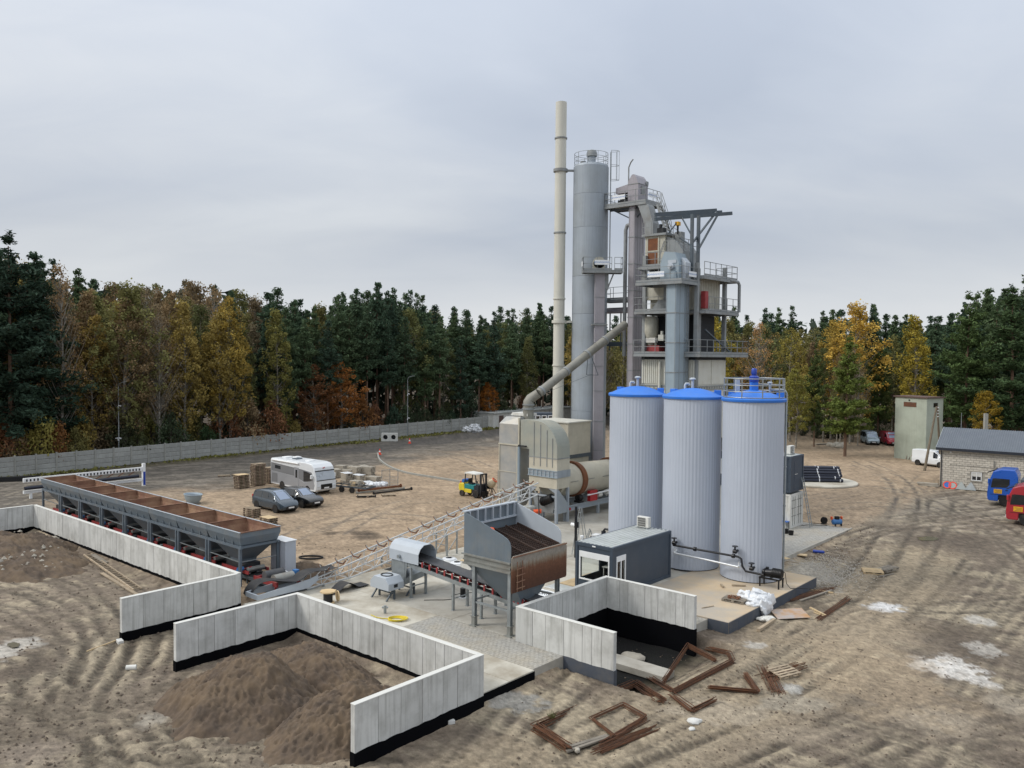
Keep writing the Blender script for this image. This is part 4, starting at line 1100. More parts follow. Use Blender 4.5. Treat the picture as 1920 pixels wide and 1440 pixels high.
# pipework in front of the tanks
bq = TB - 1.74 - .34
t = pthing('bitumen_pipe', 'black bitumen pipe running along the tanks down to the pump', 'pipe', -22, bq, 0)
P1 = onb(1262, 1022, bq); P2 = onb(1384, 1044, bq); P3 = onb(1390, 1048, bq); P4 = onb(1392, 1062, bq); P5 = onb(1398, 1071, bq); P6 = onb(1432, 1078, bq)
mb = PM(-22, bq).tube([P1, P2, P3, P4, P5, P6], .062, 10)
mb.build('pipe_run', MT['black_pipe'], t, smooth=40)
for f in (.35, .93): 
 c = P1.lerp(P2, f); PM(-22, bq).cyl(c - Vector((.07, 0, 0)), c + Vector((.07, 0, 0)), .13, .13, 12).build('flange', MT['black_pipe'], t, smooth=40)
for px, py in ((1264, 1018), (1378, 1034), (1409, 1066)):
 c = onb(px, py, bq); mb = PM(-22, bq).cyl(c - Vector((.1, 0, 0)), c + Vector((.1, 0, 0)), .12, .12, 10).cyl(c, c + Vector((0, 0, .3)), .05, .05, 8).cyl(c + Vector((0, 0, .28)), c + Vector((0, 0, .32)), .17, .17, 12).cyl(c, c + Vector((0, .35, 0)), .08, .08, 8)
 mb.build('valve', MT['black_pipe'], t, smooth=40)
t = pthing('heating_pipe', 'white wrapped heating pipe below the black bitumen pipe', 'pipe', -22, bq, 0)
Q1 = onb(1264, 1037, bq); Q2 = onb(1384, 1063, bq)
PM(-22, bq).tube([Q1, Q1.lerp(Q2, .5) + Vector((0, 0, .02)), Q2], .055, 10).build('wrapped_pipe', MT['insul'], t, smooth=40)
for q in (Q1, Q2): PM(-22, bq).cyl(q, q + Vector((0, .3, .12)), .075, .06, 8).cyl(q + Vector((0, .1, .05)), q + Vector((0, .1, .28)), .04, .04, 8).build('branch', MT['insul'], t, smooth=40)
# pump on its stand
c = G(1446, 1100, .06); pa, pb = LP(c)
t = pthing('bitumen_pump', 'black bitumen pump with motor on a steel stand by the right tank', 'pump', pa, pb, .06)
mb = MB()
for x in (-.55, .55):
 for y in (-.28, .28): mb.bar((x, y, 0), (x, y, .5), .07)
for y in (-.28, .28): mb.bar((-.6, y, .5), (.6, y, .5), .08)
for x in (-.55, 0, .55): mb.bar((x, -.28, .5), (x, .28, .5), .07)
mb.build('stand', MT['black'], t)
mb = MB().cyl((.05, 0, .82), (.62, 0, .82), .24, .24, 16)
for i in range(6): mb.cyl((.1 + i * .09, 0, .82), (.13 + i * .09, 0, .82), .27, .27, 16)
mb.build('motor', MT['black'], t, smooth=40)
MB().cyl((-.5, 0, .75), (.05, 0, .8), .17, .2, 14).cyl((-.42, 0, .75), (-.36, 0, .75), .24, .24, 14).cyl((-.3, .12, .7), (-.3, .12, 1.05), .09, .09, 10).build('pump_body', MT['black_pipe'], t, smooth=40)
MB().tube([(.55, .05, 1.02), (.75, .1, .9), (.85, .1, .3), (1.0, .3, .02), (1.5, .9, .015), (2.1, 1.1, .02)], .018, 6).build('cable', MT['black'], t, smooth=60)

# ---------------------------------------------------------------- office cabin
oa0, oa1, ob0, ob1, oh = -27.12, -24.64, 36.53, 42.65, 2.75
t = pthing('office_cabin', 'dark grey office cabin with white windows and pale flat roof', 'cabin', (oa0 + oa1) / 2, (ob0 + ob1) / 2, .01)
hx, hy = (oa1 - oa0) / 2, (ob1 - ob0) / 2
mb = MB()
for sx in (-1, 1):
 for sy in (-1, 1): mb.bx(sx * hx - sx * .16, sx * hx, sy * hy - sy * .16, sy * hy, 0, oh)
for zz in ((0, .16), (oh - .2, oh)):
 for sx in (-1, 1): mb.bx(sx * hx - sx * .14, sx * hx - sx * .004, -hy + .16, hy - .16, *zz)
 for sy in (-1, 1): mb.bx(-hx + .16, hx - .16, sy * hy - sy * .14, sy * hy - sy * .004, *zz)
mb.build('steel_frame', MT['anthracite'], t, bevel=.012)
def wallhole(mb, axis, at, lo, hi, z0, z1, holes, th=.05):
 """flat wall with rectangular openings"""
 us = sorted({lo, hi, *[h[0] for h in holes], *[h[1] for h in holes]}); zs = sorted({z0, z1, *[h[2] for h in holes], *[h[3] for h in holes]})
 for u0, u1 in zip(us, us[1:]):
  for v0, v1 in zip(zs, zs[1:]):
   cu, cv = (u0 + u1) / 2, (v0 + v1) / 2
   if any(h[0] < cu < h[1] and h[2] < cv < h[3] for h in holes): continue
   if axis == 'x': mb.bx(at, at + th, u0, u1, v0, v1)
   else: mb.bx(u0, u1, at, at + th, v0, v1)
 return mb
wh = (-.98, 1.02, .72, 2.28)                # the wide window towards the wall bay
wallhole(MB(), 'y', -hy + .05, -hx + .16, hx - .16, .16, oh - .2, [wh]).build('end_wall', MT['anthracite'], t)
wh2 = (-hy + .42, -hy + 1.32, .55, 2.2)
wallhole(MB(), 'x', hx - .1, -hy + .16, hy - .16, .16, oh - .2, [wh2]).build('side_wall', MT['anthracite'], t)
wallhole(MB(), 'x', -hx + .05, -hy + .16, hy - .16, .16, oh - .2, [(-hy + .5, -hy + 2.2, .7, 2.3)]).build('side_wall', MT['anthracite'], t)
wallhole(MB(), 'y', hy - .1, -hx + .16, hx - .16, .16, oh - .2, []).build('end_wall', MT['anthracite'], t)
MB().bx(-hx + .1, hx - .1, -hy + .1, hy - .1, .02, .17).build('floor', MT['brown_wood'], t)
MB().bx(-hx + .12, hx - .12, .2, .26, .18, oh - .22).build('partition', MT['white_dirty'], t)
w = MB(); fw = .09
def wframe(mb, axis, at, u0, u1, v0, v1, f=.08, d=.08, mull=(), box=.0):
 parts = [(u0, u1, v0, v0 + f), (u0, u1, v1 - f - box, v1), (u0, u0 + f, v0 + f, v1 - f - box), (u1 - f, u1, v0 + f, v1 - f - box)] + [(m - f / 2, m + f / 2, v0 + f, v1 - f - box) for m in mull]
 for a_, b_, c_, d_ in parts:
  if axis == 'y': mb.bx(a_, b_, at, at + d, c_, d_)
  else: mb.bx(at, at + d, a_, b_, c_, d_)
 return mb
wi = wframe(MB(), 'y', -hy + .015, *wh, box=.24).build('window', MT['white'], t, bevel=.008)
m, tt, bs = newmat('clear_glass'); bs.inputs['Base Color'].default_value = (.86, .92, .92, 1); bs.inputs['Roughness'].default_value = .02; bs.inputs['Transmission Weight'].default_value = 1; bs.inputs['IOR'].default_value = 1.12; MT['clear_glass'] = m
MB().bx(wh[0] + .08, wh[1] - .08, -hy + .05, -hy + .06, wh[2] + .08, wh[3] - .32).build('pane', MT['clear_glass'], wi)
wi = wframe(MB(), 'x', hx - .09, *wh2, mull=((wh2[0] + wh2[1]) / 2,), box=.22).build('window', MT['white'], t, bevel=.008)
MB().bx(hx - .06, hx - .05, wh2[0] + .08, wh2[1] - .08, wh2[2] + .08, wh2[3] - .3).build('pane', MT['clear_glass'], wi)
MB().bx(hx - .3, hx - .26, wh2[0] - .1, wh2[1] + .1, .5, 2.1).build('curtain', MT['brown_wood'], t)
MB().bx(-hx + .2, hx - .5, -.75, -.1, .9, .95).bx(-hx + .25, -hx + .3, -.7, -.65, .17, .9).build('desk', MT['white_dirty'], t)
MB().bx(.0, .5, -1.7, -1.25, .55, .65).bx(.0, .5, -1.3, -1.22, .7, 1.2).cyl((.25, -1.48, .17), (.25, -1.48, .56), .04).build('chair', MT['black'], t)
mb = MB().bx(-hx + .1, hx - .1, -hy + .1, hy - .1, oh - .06, oh - .02)
for i in range(9):
 x = -hx + .2 + i * (2 * hx - .4) / 8; mb.prism([(x - .07, oh - .021), (x + .07, oh - .021), (x + .04, oh + .016), (x - .04, oh + .016)], 'y', -hy + .06, hy - .03)
mb.build('roof_sheet', MT['roof_metal'], t)
MB().bx(-.1, .12, -hy - .004, -hy + .01, oh - .14, oh - .07).build('name_plate', MT['white'], t)
MB().cyl((-hx + .25, -hy + .25, oh), (-hx + .25, -hy + .25, oh + .22), .05, .05, 10).cyl((-hx + .25, -hy + .25, oh + .2), (-hx + .25, -hy + .25, oh + .3), .1, .1, 12).build('roof_vent', MT['white'], t, smooth=40)
def aircon(loc, rz, label):
 t = thing('air_conditioner', label, 'air conditioner', loc, rz)
 MB().bx(-.4, .4, -.15, .15, .06, .68).build('casing', MT['white_dirty'], t, bevel=.02)
 mb = MB().bx(-.34, .2, -.165, -.152, .12, .62)
 mb.build('fan_opening', MT['dark_void'], t)
 mb = MB()
 for i in range(8): mb.bx(-.33 + i * .072, -.318 + i * .072, -.176, -.166, .12, .62)
 for i in range(3): mb.bx(-.34, .2, -.178, -.17, .22 + i * .14, .232 + i * .14)
 mb.build('grille', MT['white_dirty'], t)
 MB().bx(-.36, -.28, -.2, .2, 0, .06).bx(.28, .36, -.2, .2, 0, .06).build('foot_rail', MT['galv'], t)
 return t
aircon(PW(-26.2, 42.1, oh + .03), TH + R(0), 'white air conditioner on the dark office cabin roof')

# ---------------------------------------------------------------- grizzly feed hopper
ga, gb = -26.2, 30.3
t = pthing('grizzly_hopper', 'grey grizzly feed hopper on four legs with a rusty flap and screen bars', 'hopper', ga, gb, 0)
A0, A1, B0, B1 = -27.76, -24.76, 28.40, 32.20
sp = [(A0, 3.43), (A1, 3.43), (A1, 4.15), (A1 - .06, 4.36), (A1 - .22, 4.52), (A1 - .55, 4.66), (A0, 5.43)]
for bb in (B0, B1 - .04): PM(ga, gb).prism(sp, 'y', bb, bb + .04).build('side_panel', MT['bin_blue'] if bb == B0 else MT['light_grey_paint'], t)
mb = PM(ga, gb).bx(A0, A0 + .04, B0 + .041, B1 - .041, 3.43, 5.40)
bk = mb.build('back_panel', MT['bin_blue'], t)
mb = PM(ga, gb).bx(A0 - .12, A0 + .1, B0 - .02, B1 + .02, 5.402, 5.46).bx(A0 + .04, A0 + .16, B0 + .05, B1 - .05, 4.72, 4.80)
for i in range(7): mb.bx(A0 + .04, A0 + .15, B0 + .25 + i * .55, B0 + .31 + i * .55, 4.8, 5.4)
mb.build('stiffener', MT['light_grey_paint'], t)
mb = PM(ga, gb)
for (x0, x1, y0, y1) in ((A0, A1, B0, B0 + .05), (A0, A1, B1 - .05, B1), (A0, A0 + .05, B0 + .05, B1 - .05), (A1 - .05, A1, B0 + .05, B1 - .05)): mb.bx(x0, x1, y0, y1, 2.92, 3.43)
for zz, o in ((3.38, .1), (2.92, .06)):
 mb.bx(A0 - o, A1 + .02, B0 - o, B0 - .002, zz, zz + .07).bx(A0 - o, A1 + .02, B1 + .002, B1 + o, zz, zz + .07).bx(A0 - o, A0 - .002, B0 - .002, B1 + .002, zz, zz + .07)
mb.bx(A0 - .03, A1, B0 - .05, B0 - .002, 3.12, 3.2)
mb.build('collar', MT['steel_gal_dirty'], t)
mb = PM(ga, gb); C0 = (-26.1, -25.0, 29.5, 30.5)
top = [(A0 + .1, B0 + .05, 2.92), (A1 - .05, B0 + .05, 2.92), (A1 - .05, B1 - .05, 2.92), (A0 + .1, B1 - .05, 2.92)]
bot = [(C0[0], C0[2], 1.25), (C0[1], C0[2], 1.25), (C0[1], C0[3], 1.25), (C0[0], C0[3], 1.25)]
low = [(x, y, .95) for x, y, z in bot]
mb.loft([low, bot, top], cap=False); mb.build('cone', MT['bin_blue'], t)
mb = PM(ga, gb)
ins = [(A0 + .06, B0 + .06, 3.6), (A1 - .06, B0 + .06, 3.6), (A1 - .06, B1 - .06, 3.6), (A0 + .06, B1 - .06, 3.6)]
mb.loft([[(x, y, z - .0) for x, y, z in ins], [(-26.0, 29.6, 1.3), (-25.1, 29.6, 1.3), (-25.1, 30.4, 1.3), (-26.0, 30.4, 1.3)]], cap=False); mb.build('liner', MT['screen_dark'], t)
# screen
zg_ = lambda a: 4.35 + (a - (A0 + .2)) / (A1 - .1 - A0 - .2) * (3.72 - 4.35)
mb = PM(ga, gb)
for i in range(5):
 y = B0 + .1 + i * (B1 - B0 - .2) / 4; mb.bar((A0 + .2, y, zg_(A0 + .2)), (A1 - .05, y, zg_(A1 - .05)), .07, .11)
mb.build('screen_beam', MT['screen_dark'], t)
mb = PM(ga, gb); n = 17
for i in range(n):
 a = A0 + .25 + i * (A1 - A0 - .4) / (n - 1); mb.bar((a, B0 + .07, zg_(a) - .03), (a, B1 - .07, zg_(a) - .03), .022, .05)
for i in range(25):
 y = B0 + .12 + i * (B1 - B0 - .24) / 24; mb.bar((A0 + .22, y, zg_(A0 + .22) - .05), (A1 - .06, y, zg_(A1 - .06) - .05), .02, .05)
mb.build('screen_mesh', MT['screen_dark'], t)
PM(ga, gb).bx(A1 - .06, A1 + .01, B0 + .05, B1 - .05, 3.44, 3.64).build('lip', MT['dark_void'], t)
PM(ga, gb).bx(-27.1, -26.5, 29.0, 29.5, 4.28, 4.34).build('motor_plate', MT['light_grey_paint'], t)
PM(ga, gb).cyl((-26.85, 29.1, 4.5), (-26.85, 29.45, 4.5), .14, .14, 12).cyl((-26.85, 29.2, 4.5), (-26.85, 29.35, 4.5), .17, .17, 12).build('vibrator_motor', MT['orange'], t, smooth=40)
m, tt, bs = newmat('flap_rust')
v = coords(tt, (1, 1, 1), orand=False); sp3 = tt.nodes.new('ShaderNodeSeparateXYZ'); tt.links.new(v, sp3.inputs[0])
hh = mathn(tt, 'ADD', mathn(tt, 'MULTIPLY', mathn(tt, 'SUBTRACT', sp3.outputs[2], 2.5), .8), mathn(tt, 'MULTIPLY', noise(tt, 2.4, 6, .7, coords(tt, (3, 3, .35), orand=False)), .55))
cc = rampn(tt, hh, [(.0, C('#4e3122')), (.4, C('#5c3a27')), (.72, C('#6e4b36')), (.9, C('#857766')), (1.0, C('#8d867c'))])
cc = mixc(tt, 1.0, cc, rampn(tt, noise(tt, 9, 6, .7, v), [(.3, .75), (.7, 1.2)]), 'MULTIPLY')
tt.links.new(cc, bs.inputs['Base Color']); bs.inputs['Roughness'].default_value = .85; MT['flap_rust'] = m
fl = [(28.32, 2.06), (32.36, 2.06), (32.44, 2.12), (32.44, 3.62), (32.3, 3.78), (28.42, 3.78), (28.32, 3.68)]
f = PM(ga, gb).prism(fl, 'x', A1 + .1, A1 + .16).build('flap', MT['flap_rust'], t, bevel=.015)
mb = PM(ga, gb).bx(A1 + .161, A1 + .19, 28.34, 32.42, 3.70, 3.76)
for y in (28.62, 28.98): mb.bar((A1 + .22, y, 2.12), (A1 + .22, y, 3.5), .03)
for i in range(4): mb.bar((A1 + .23, 28.55, 2.25 + i * .3), (A1 + .23, 29.15, 2.27 + i * .3), .035)
mb.build('rungs', MT['bin_rust'], f)
for (x, y) in ((-27.15, 28.52), (-24.88, 28.52), (-27.15, 32.05), (-24.88, 32.05)):
 mb = PM(ga, gb).bx(x - .09, x + .09, y - .09, y - .075, .12, 2.92).bx(x - .09, x + .09, y + .075, y + .09, .12, 2.92).bx(x - .01, x + .01, y - .075, y + .075, .12, 2.92)
 lg = mb.build('leg', MT['galv'], t)
 PM(ga, gb).bx(x - .2, x + .2, y - .2, y + .2, 0, .03).bx(x - .1, x + .1, y - .1, y + .1, .03, .45).bx(x - .15, x + .15, y - .15, y + .15, .45, .48).build('base_plate', MT['steel_gal_dirty'], lg)
mb = PM(ga, gb)
for y in (28.52, 32.05): mb.bar((-27.15, y, 1.15), (-24.88, y, 1.15), .09)
for x in (-27.15, -24.88): mb.bar((x, 28.52, 1.25), (x, 32.05, 1.25), .08)
mb.build('brace', MT['galv'], t)

# ---------------------------------------------------------------- short belt conveyor under the grizzly
ca, cb = -29.5, 30.0
t = pthing('belt_conveyor', 'short inclined belt conveyor with hooded head leading from the grizzly hopper', 'conveyor', ca, cb, 0)
SL = onb(770, 1060, 29.5); SR = onb(955, 1130, 29.5)
zs = lambda a: SL.z + (a - SL.x) * (SR.z - SL.z) / (SR.x - SL.x)
aL, aR = -33.8, -24.2
mb = PM(ca, cb)
for y in (29.5, 30.5): mb.bar((aL, y, zs(aL)), (aR, y, zs(aR)), .07, .2)
for i in range(8):
 a = aL + .4 + i * 1.25; mb.bar((a, 29.5, zs(a)), (a, 30.5, zs(a)), .06)
mb.build('stringer', MT['galv'], t)
rings = []
for i in range(30):
 a = aL + .2 + i * (aR - aL - .4) / 29; z = zs(a) + .30
 rings.append([(a, 29.55, z + .16), (a, 29.75, z + .02), (a, 30.25, z + .02), (a, 30.45, z + .16), (a, 30.45, z + .14), (a, 30.25, z), (a, 29.75, z), (a, 29.55, z + .14)])
PM(ca, cb).loft(rings).build('belt', MT['belt'], t, smooth=50)
PM(ca, cb).loft([[(a, 29.6, zs(a) - .14), (a, 30.4, zs(a) - .14), (a, 30.4, zs(a) - .16), (a, 29.6, zs(a) - .16)] for a in (aL + .2, aR)]).build('return_belt', MT['rubber'], t)
ro = None
for i in range(16):
 a = aL + 1.9 + i * .56 if i < 11 else aL + 1.9 + 10 * .56 + (i - 10) * .27
 z = zs(a) + .22
 if ro is None:
  mb = MB().cyl((0, -.42, .1), (0, -.2, .0), .055, .055, 10).cyl((0, -.19, 0), (0, .19, 0), .055, .055, 10).cyl((0, .42, .1), (0, .2, .0), .055, .055, 10)
  for s in (-1, 1): mb.bar((0, s * .5, -.2), (0, s * .5, .17), .05, .1)
  mb.cm = 1
  mb.cyl((0, -.46, .12), (0, -.43, .105), .07, .07, 12)
  ro = mb.build('idler_roller', [MT['red_steel'], MT['roller']], t, smooth=40)
 else: ro = inst(ro, t)
 ro.location = (a - ca, 0, z)
# hood
hd = [(29.35, 0), (29.35, .55), (29.5, .82), (29.75, 1.0), (30.25, 1.0), (30.5, .82), (30.65, .55), (30.65, 0)]
h0, h1 = -34.35, -32.05; hz = zs(-33.2) + .12
mb = PM(ca, cb)
for k, (y, z) in enumerate(hd[:-1]):
 y2, z2 = hd[k + 1]
 for o_ in (0, .02):
  pass
 d = Vector((y2 - y, z2 - z)); nn = Vector((d.y, -d.x)).normalized() * .02
 mb.prism([(y, hz + z), (y2, hz + z2), (y2 + nn.x, hz + z2 + nn.y), (y + nn.x, hz + z + nn.y)], 'x', h0, h1)
mb.prism([(y, hz + z) for y, z in hd], 'x', h0 - .02, h0)
mb.build('head_hood', MT['light_grey_paint'], t)
mb = PM(ca, cb).bx(-34.25, -33.2, 29.42, 29.46, .75, hz + .1).prism([(-34.25, .75), (-33.2, .75), (-33.0, hz), (-34.25, hz)], 'y', 29.44, 29.47).bx(-34.25, -34.2, 29.47, 30.5, .75, hz)
mb.build('discharge_chute', MT['galv'], t)
PM(ca, cb).cyl((-33.5, 29.2, hz + .25), (-33.5, 29.45, hz + .25), .1, .1, 10).bx(-33.75, -33.2, 29.36, 29.42, hz + .12, hz + .4).build('head_bearing', MT['galv'], t)
for (x, y) in ((-32.75, 29.48), (-32.75, 30.55), (-29.56, 29.48), (-29.56, 30.52), (-27.6, 29.48), (-27.6, 30.52)):
 PM(ca, cb).bx(x - .055, x + .055, y - .055, y + .055, .01, zs(x) - .1).bx(x - .1, x + .1, y - .1, y + .1, 0, .012).build('leg', MT['galv'], t)
mb = PM(ca, cb)
for x in (-32.75, -29.56): mb.bar((x, 29.48, .6), (x, 30.53, .6), .05)
mb.build('brace', MT['galv'], t)

# ---------------------------------------------------------------- covered cross conveyor with boxed end
ha, hb = L_ = (float(GL(728, 1100, .55).x), float(GL(728, 1100, .55).y))
t = pthing('covered_conveyor', 'low grey covered conveyor with a boxed end on splayed feet', 'conveyor', ha, hb, 0)
oc = [(-.75, .55), (.75, .55), (.75, .9), (.45, 1.2), (-.45, 1.2), (-.75, .9)]
MB().prism(oc, 'y', -.62, .45).build('end_box', MT['light_grey_paint'], t, bevel=.015)
MB().tube([(.3 * math.cos(i * PI / 10) * 1.15, -.1 + .28 * math.sin(i * PI / 10), 1.225) for i in range(20)], .03, 6, closed=True).build('cable_ring', MT['black'], t, smooth=50)
MB().bx(.751, .765, -.25, .0, .68, .85).build('hatch', MT['dark_void'], t)
tr_ = [(-.5, .55), (.5, .55), (.5, .88), (.3, 1.0), (-.3, 1.0), (-.5, .88)]
mb = MB().loft([[(x, .46, z) for x, z in tr_], [(x * .95 + .1, 3.6, z + .5) for x, z in tr_]]); mb.build('trough', MT['galv'], t)
mb = MB()
for y in (-.1, 1.3):
 for x in (-.6, .6): mb.bar((x, y, .6), (x, y, 0), .09)
 mb.bar((.6, y, .6), (.6, y - .55, 0), .07); mb.bar((-.6, y, .6), (-.6, y - .55, 0), .07); mb.bar((-.6, y, .3), (.6, y, .3), .06)
mb.build('feet', MT['steel_dark'], t)

# ---------------------------------------------------------------- long truss conveyor
ta, tb = -38.4, 36.0
t = pthing('truss_conveyor', 'long galvanised truss conveyor rising from the feed bins to the dryer', 'conveyor', ta, tb, 0)
zt_ = lambda b: max(.42, 1.22 + .163 * (b - 31.1)); zb_ = lambda b: max(.12, zt_(b) - .85)
bs_ = [26.5 + i * .95 for i in range(22)]
mb = PM(ta, tb)
for x in (ta - .5, ta + .5):
 for b0, b1 in zip(bs_, bs_[1:]):
  mb.bar((x, b0, zt_(b0)), (x, b1, zt_(b1)), .07)
  mb.bar((x, b0, zb_(b0)), (x, b1, zb_(b1)), .07)
mb.build('chord', MT['galv_bright'], t)
mb = PM(ta, tb)
for x in (ta - .5, ta + .5):
 for i, (b0, b1) in enumerate(zip(bs_, bs_[1:])):
  mb.bar((x, b0, zt_(b0)), (x, b0, zb_(b0)), .035)
  (mb.bar((x, b0, zb_(b0)), (x, b1, zt_(b1)), .03) if i % 2 else mb.bar((x, b0, zt_(b0)), (x, b1, zb_(b1)), .03))
for i, b0 in enumerate(bs_):
 mb.bar((ta - .5, b0, zb_(b0)), (ta + .5, b0, zb_(b0)), .035)
 if i % 2 == 0: mb.bar((ta - .5, b0, zt_(b0) - .02), (ta + .5, b0, zt_(b0) - .02), .03)
mb.build('lattice', MT['galv_bright'], t)
idl = None
for i in range(17):
 b0 = 28.0 + i * 1.12 + (0 if i not in (4, 5) else -.3 * (i - 3))
 if idl is None:
  mb = MB()
  for s in (-1, 1): mb.bar((s * .5, 0, .25), (s * .26, 0, .02), .04, .06)
  mb.bar((-.27, 0, .02), (.27, 0, .02), .04, .06)
  mb.cm = 1
  mb.cyl((-.44, 0, .25), (-.28, 0, .1), .03, .03, 8).cyl((.44, 0, .25), (.28, 0, .1), .03, .03, 8).cyl((-.2, 0, .075), (.2, 0, .075), .03, .03, 8)
  idl = mb.build('trough_idler', [MT['rust'], MT['steel_gal_dirty']], t)
 else: idl = inst(idl, t)
 idl.location = (0, b0 - tb, zt_(b0) + .02)
for bb, sp_ in ((27.6, 0), (32.6, 1), (37.2, 1), (43.0, 1)):
 mb = PM(ta, tb)
 for x in (ta - .5, ta + .5):
  mb.bar((x, bb, zb_(bb)), (x, bb, 0), .09)
  if not sp_: mb.bar((x, bb, zb_(bb)), (x, bb - 1.1, .02), .07)
  else: mb.bar((x, bb + .9, zb_(bb + .9)), (x, bb + .9, 0), .08); mb.bar((x, bb, .15), (x, bb + .9, zb_(bb) * .8), .04)
 mb.bar((ta - .5, bb, zb_(bb) * .5), (ta + .5, bb, zb_(bb) * .5), .05)
 mb.build('support_leg', MT['galv'], t)
mb = PM(ta, tb)
mb.prism([(23.4, .15), (26.6, .15), (27.2, .45), (27.2, .75), (26.6, .62), (23.4, .4)], 'x', ta + .52, ta + .56)
mb.prism([(23.4, .15), (26.6, .15), (27.2, .45), (27.2, .75), (26.6, .62), (23.4, .4)], 'x', ta - .56, ta - .52)
mb.bx(ta - .52, ta + .52, 23.4, 23.5, .15, .4)
mb.build('tail_plate', MT['light_grey_paint'], t)
# belt lying loose over the tail
t = pthing('loose_belt', 'loose black rubber belt curled over the conveyor tail behind the wall', 'belt', -38.2, 24.8, 0)
path = [(-.9, -1.2, .05), (-.85, -1.1, .35), (-.7, -.8, .7), (-.35, -.3, .82), (0, .3, .72), (.1, 1.0, .62), (.05, 1.6, .85), (.0, 2.2, .9), (0, 3.0, .8), (0, 3.8, .85)]
rg = []
for i, (x, y, z) in enumerate(spline(path, 4)):
 rg.append([(x - .42, y, z + .1), (x, y, z), (x + .42, y, z + .1), (x + .42, y, z + .085), (x, y, z - .018), (x - .42, y, z + .085)])
MB().loft(rg).build('belt_strip', MT['rubber'], t, smooth=60)
t = pthing('rubber_sheet', 'loose black rubber sheet lying humped on the slab below the truss conveyor', 'rubber sheet', -36.6, 26.9, 0.01)
rg = []
for i in range(22):
 y = i * .12; z = .03 + .35 * max(0, math.sin((y - .4) * 2.2)) * math.exp(-(y - 1.1) ** 2)
 rg.append([(-.45, y + .1, z), (.45, y, z + .05), (.45, y, z + .03), (-.45, y + .1, z - .02)])
MB().loft(rg).build('sheet', MT['rubber'], t, smooth=60)
t = pthing('rubber_sheet', 'flat black rubber strip on the far pale slab left of the hooded conveyor', 'rubber sheet', -38.0, 32.3, 0.005)
rg = []
for i in range(30):
 y = i * .1; z = .02 + .3 * math.exp(-((y - .9) / .28) ** 2)
 rg.append([(-.3 + y * .12, y, z), (.2 + y * .12, y, z + .02), (.2 + y * .12, y, z), (-.3 + y * .12, y, z - .02)])
MB().loft(rg).build('sheet', MT['rubber'], t, smooth=60)

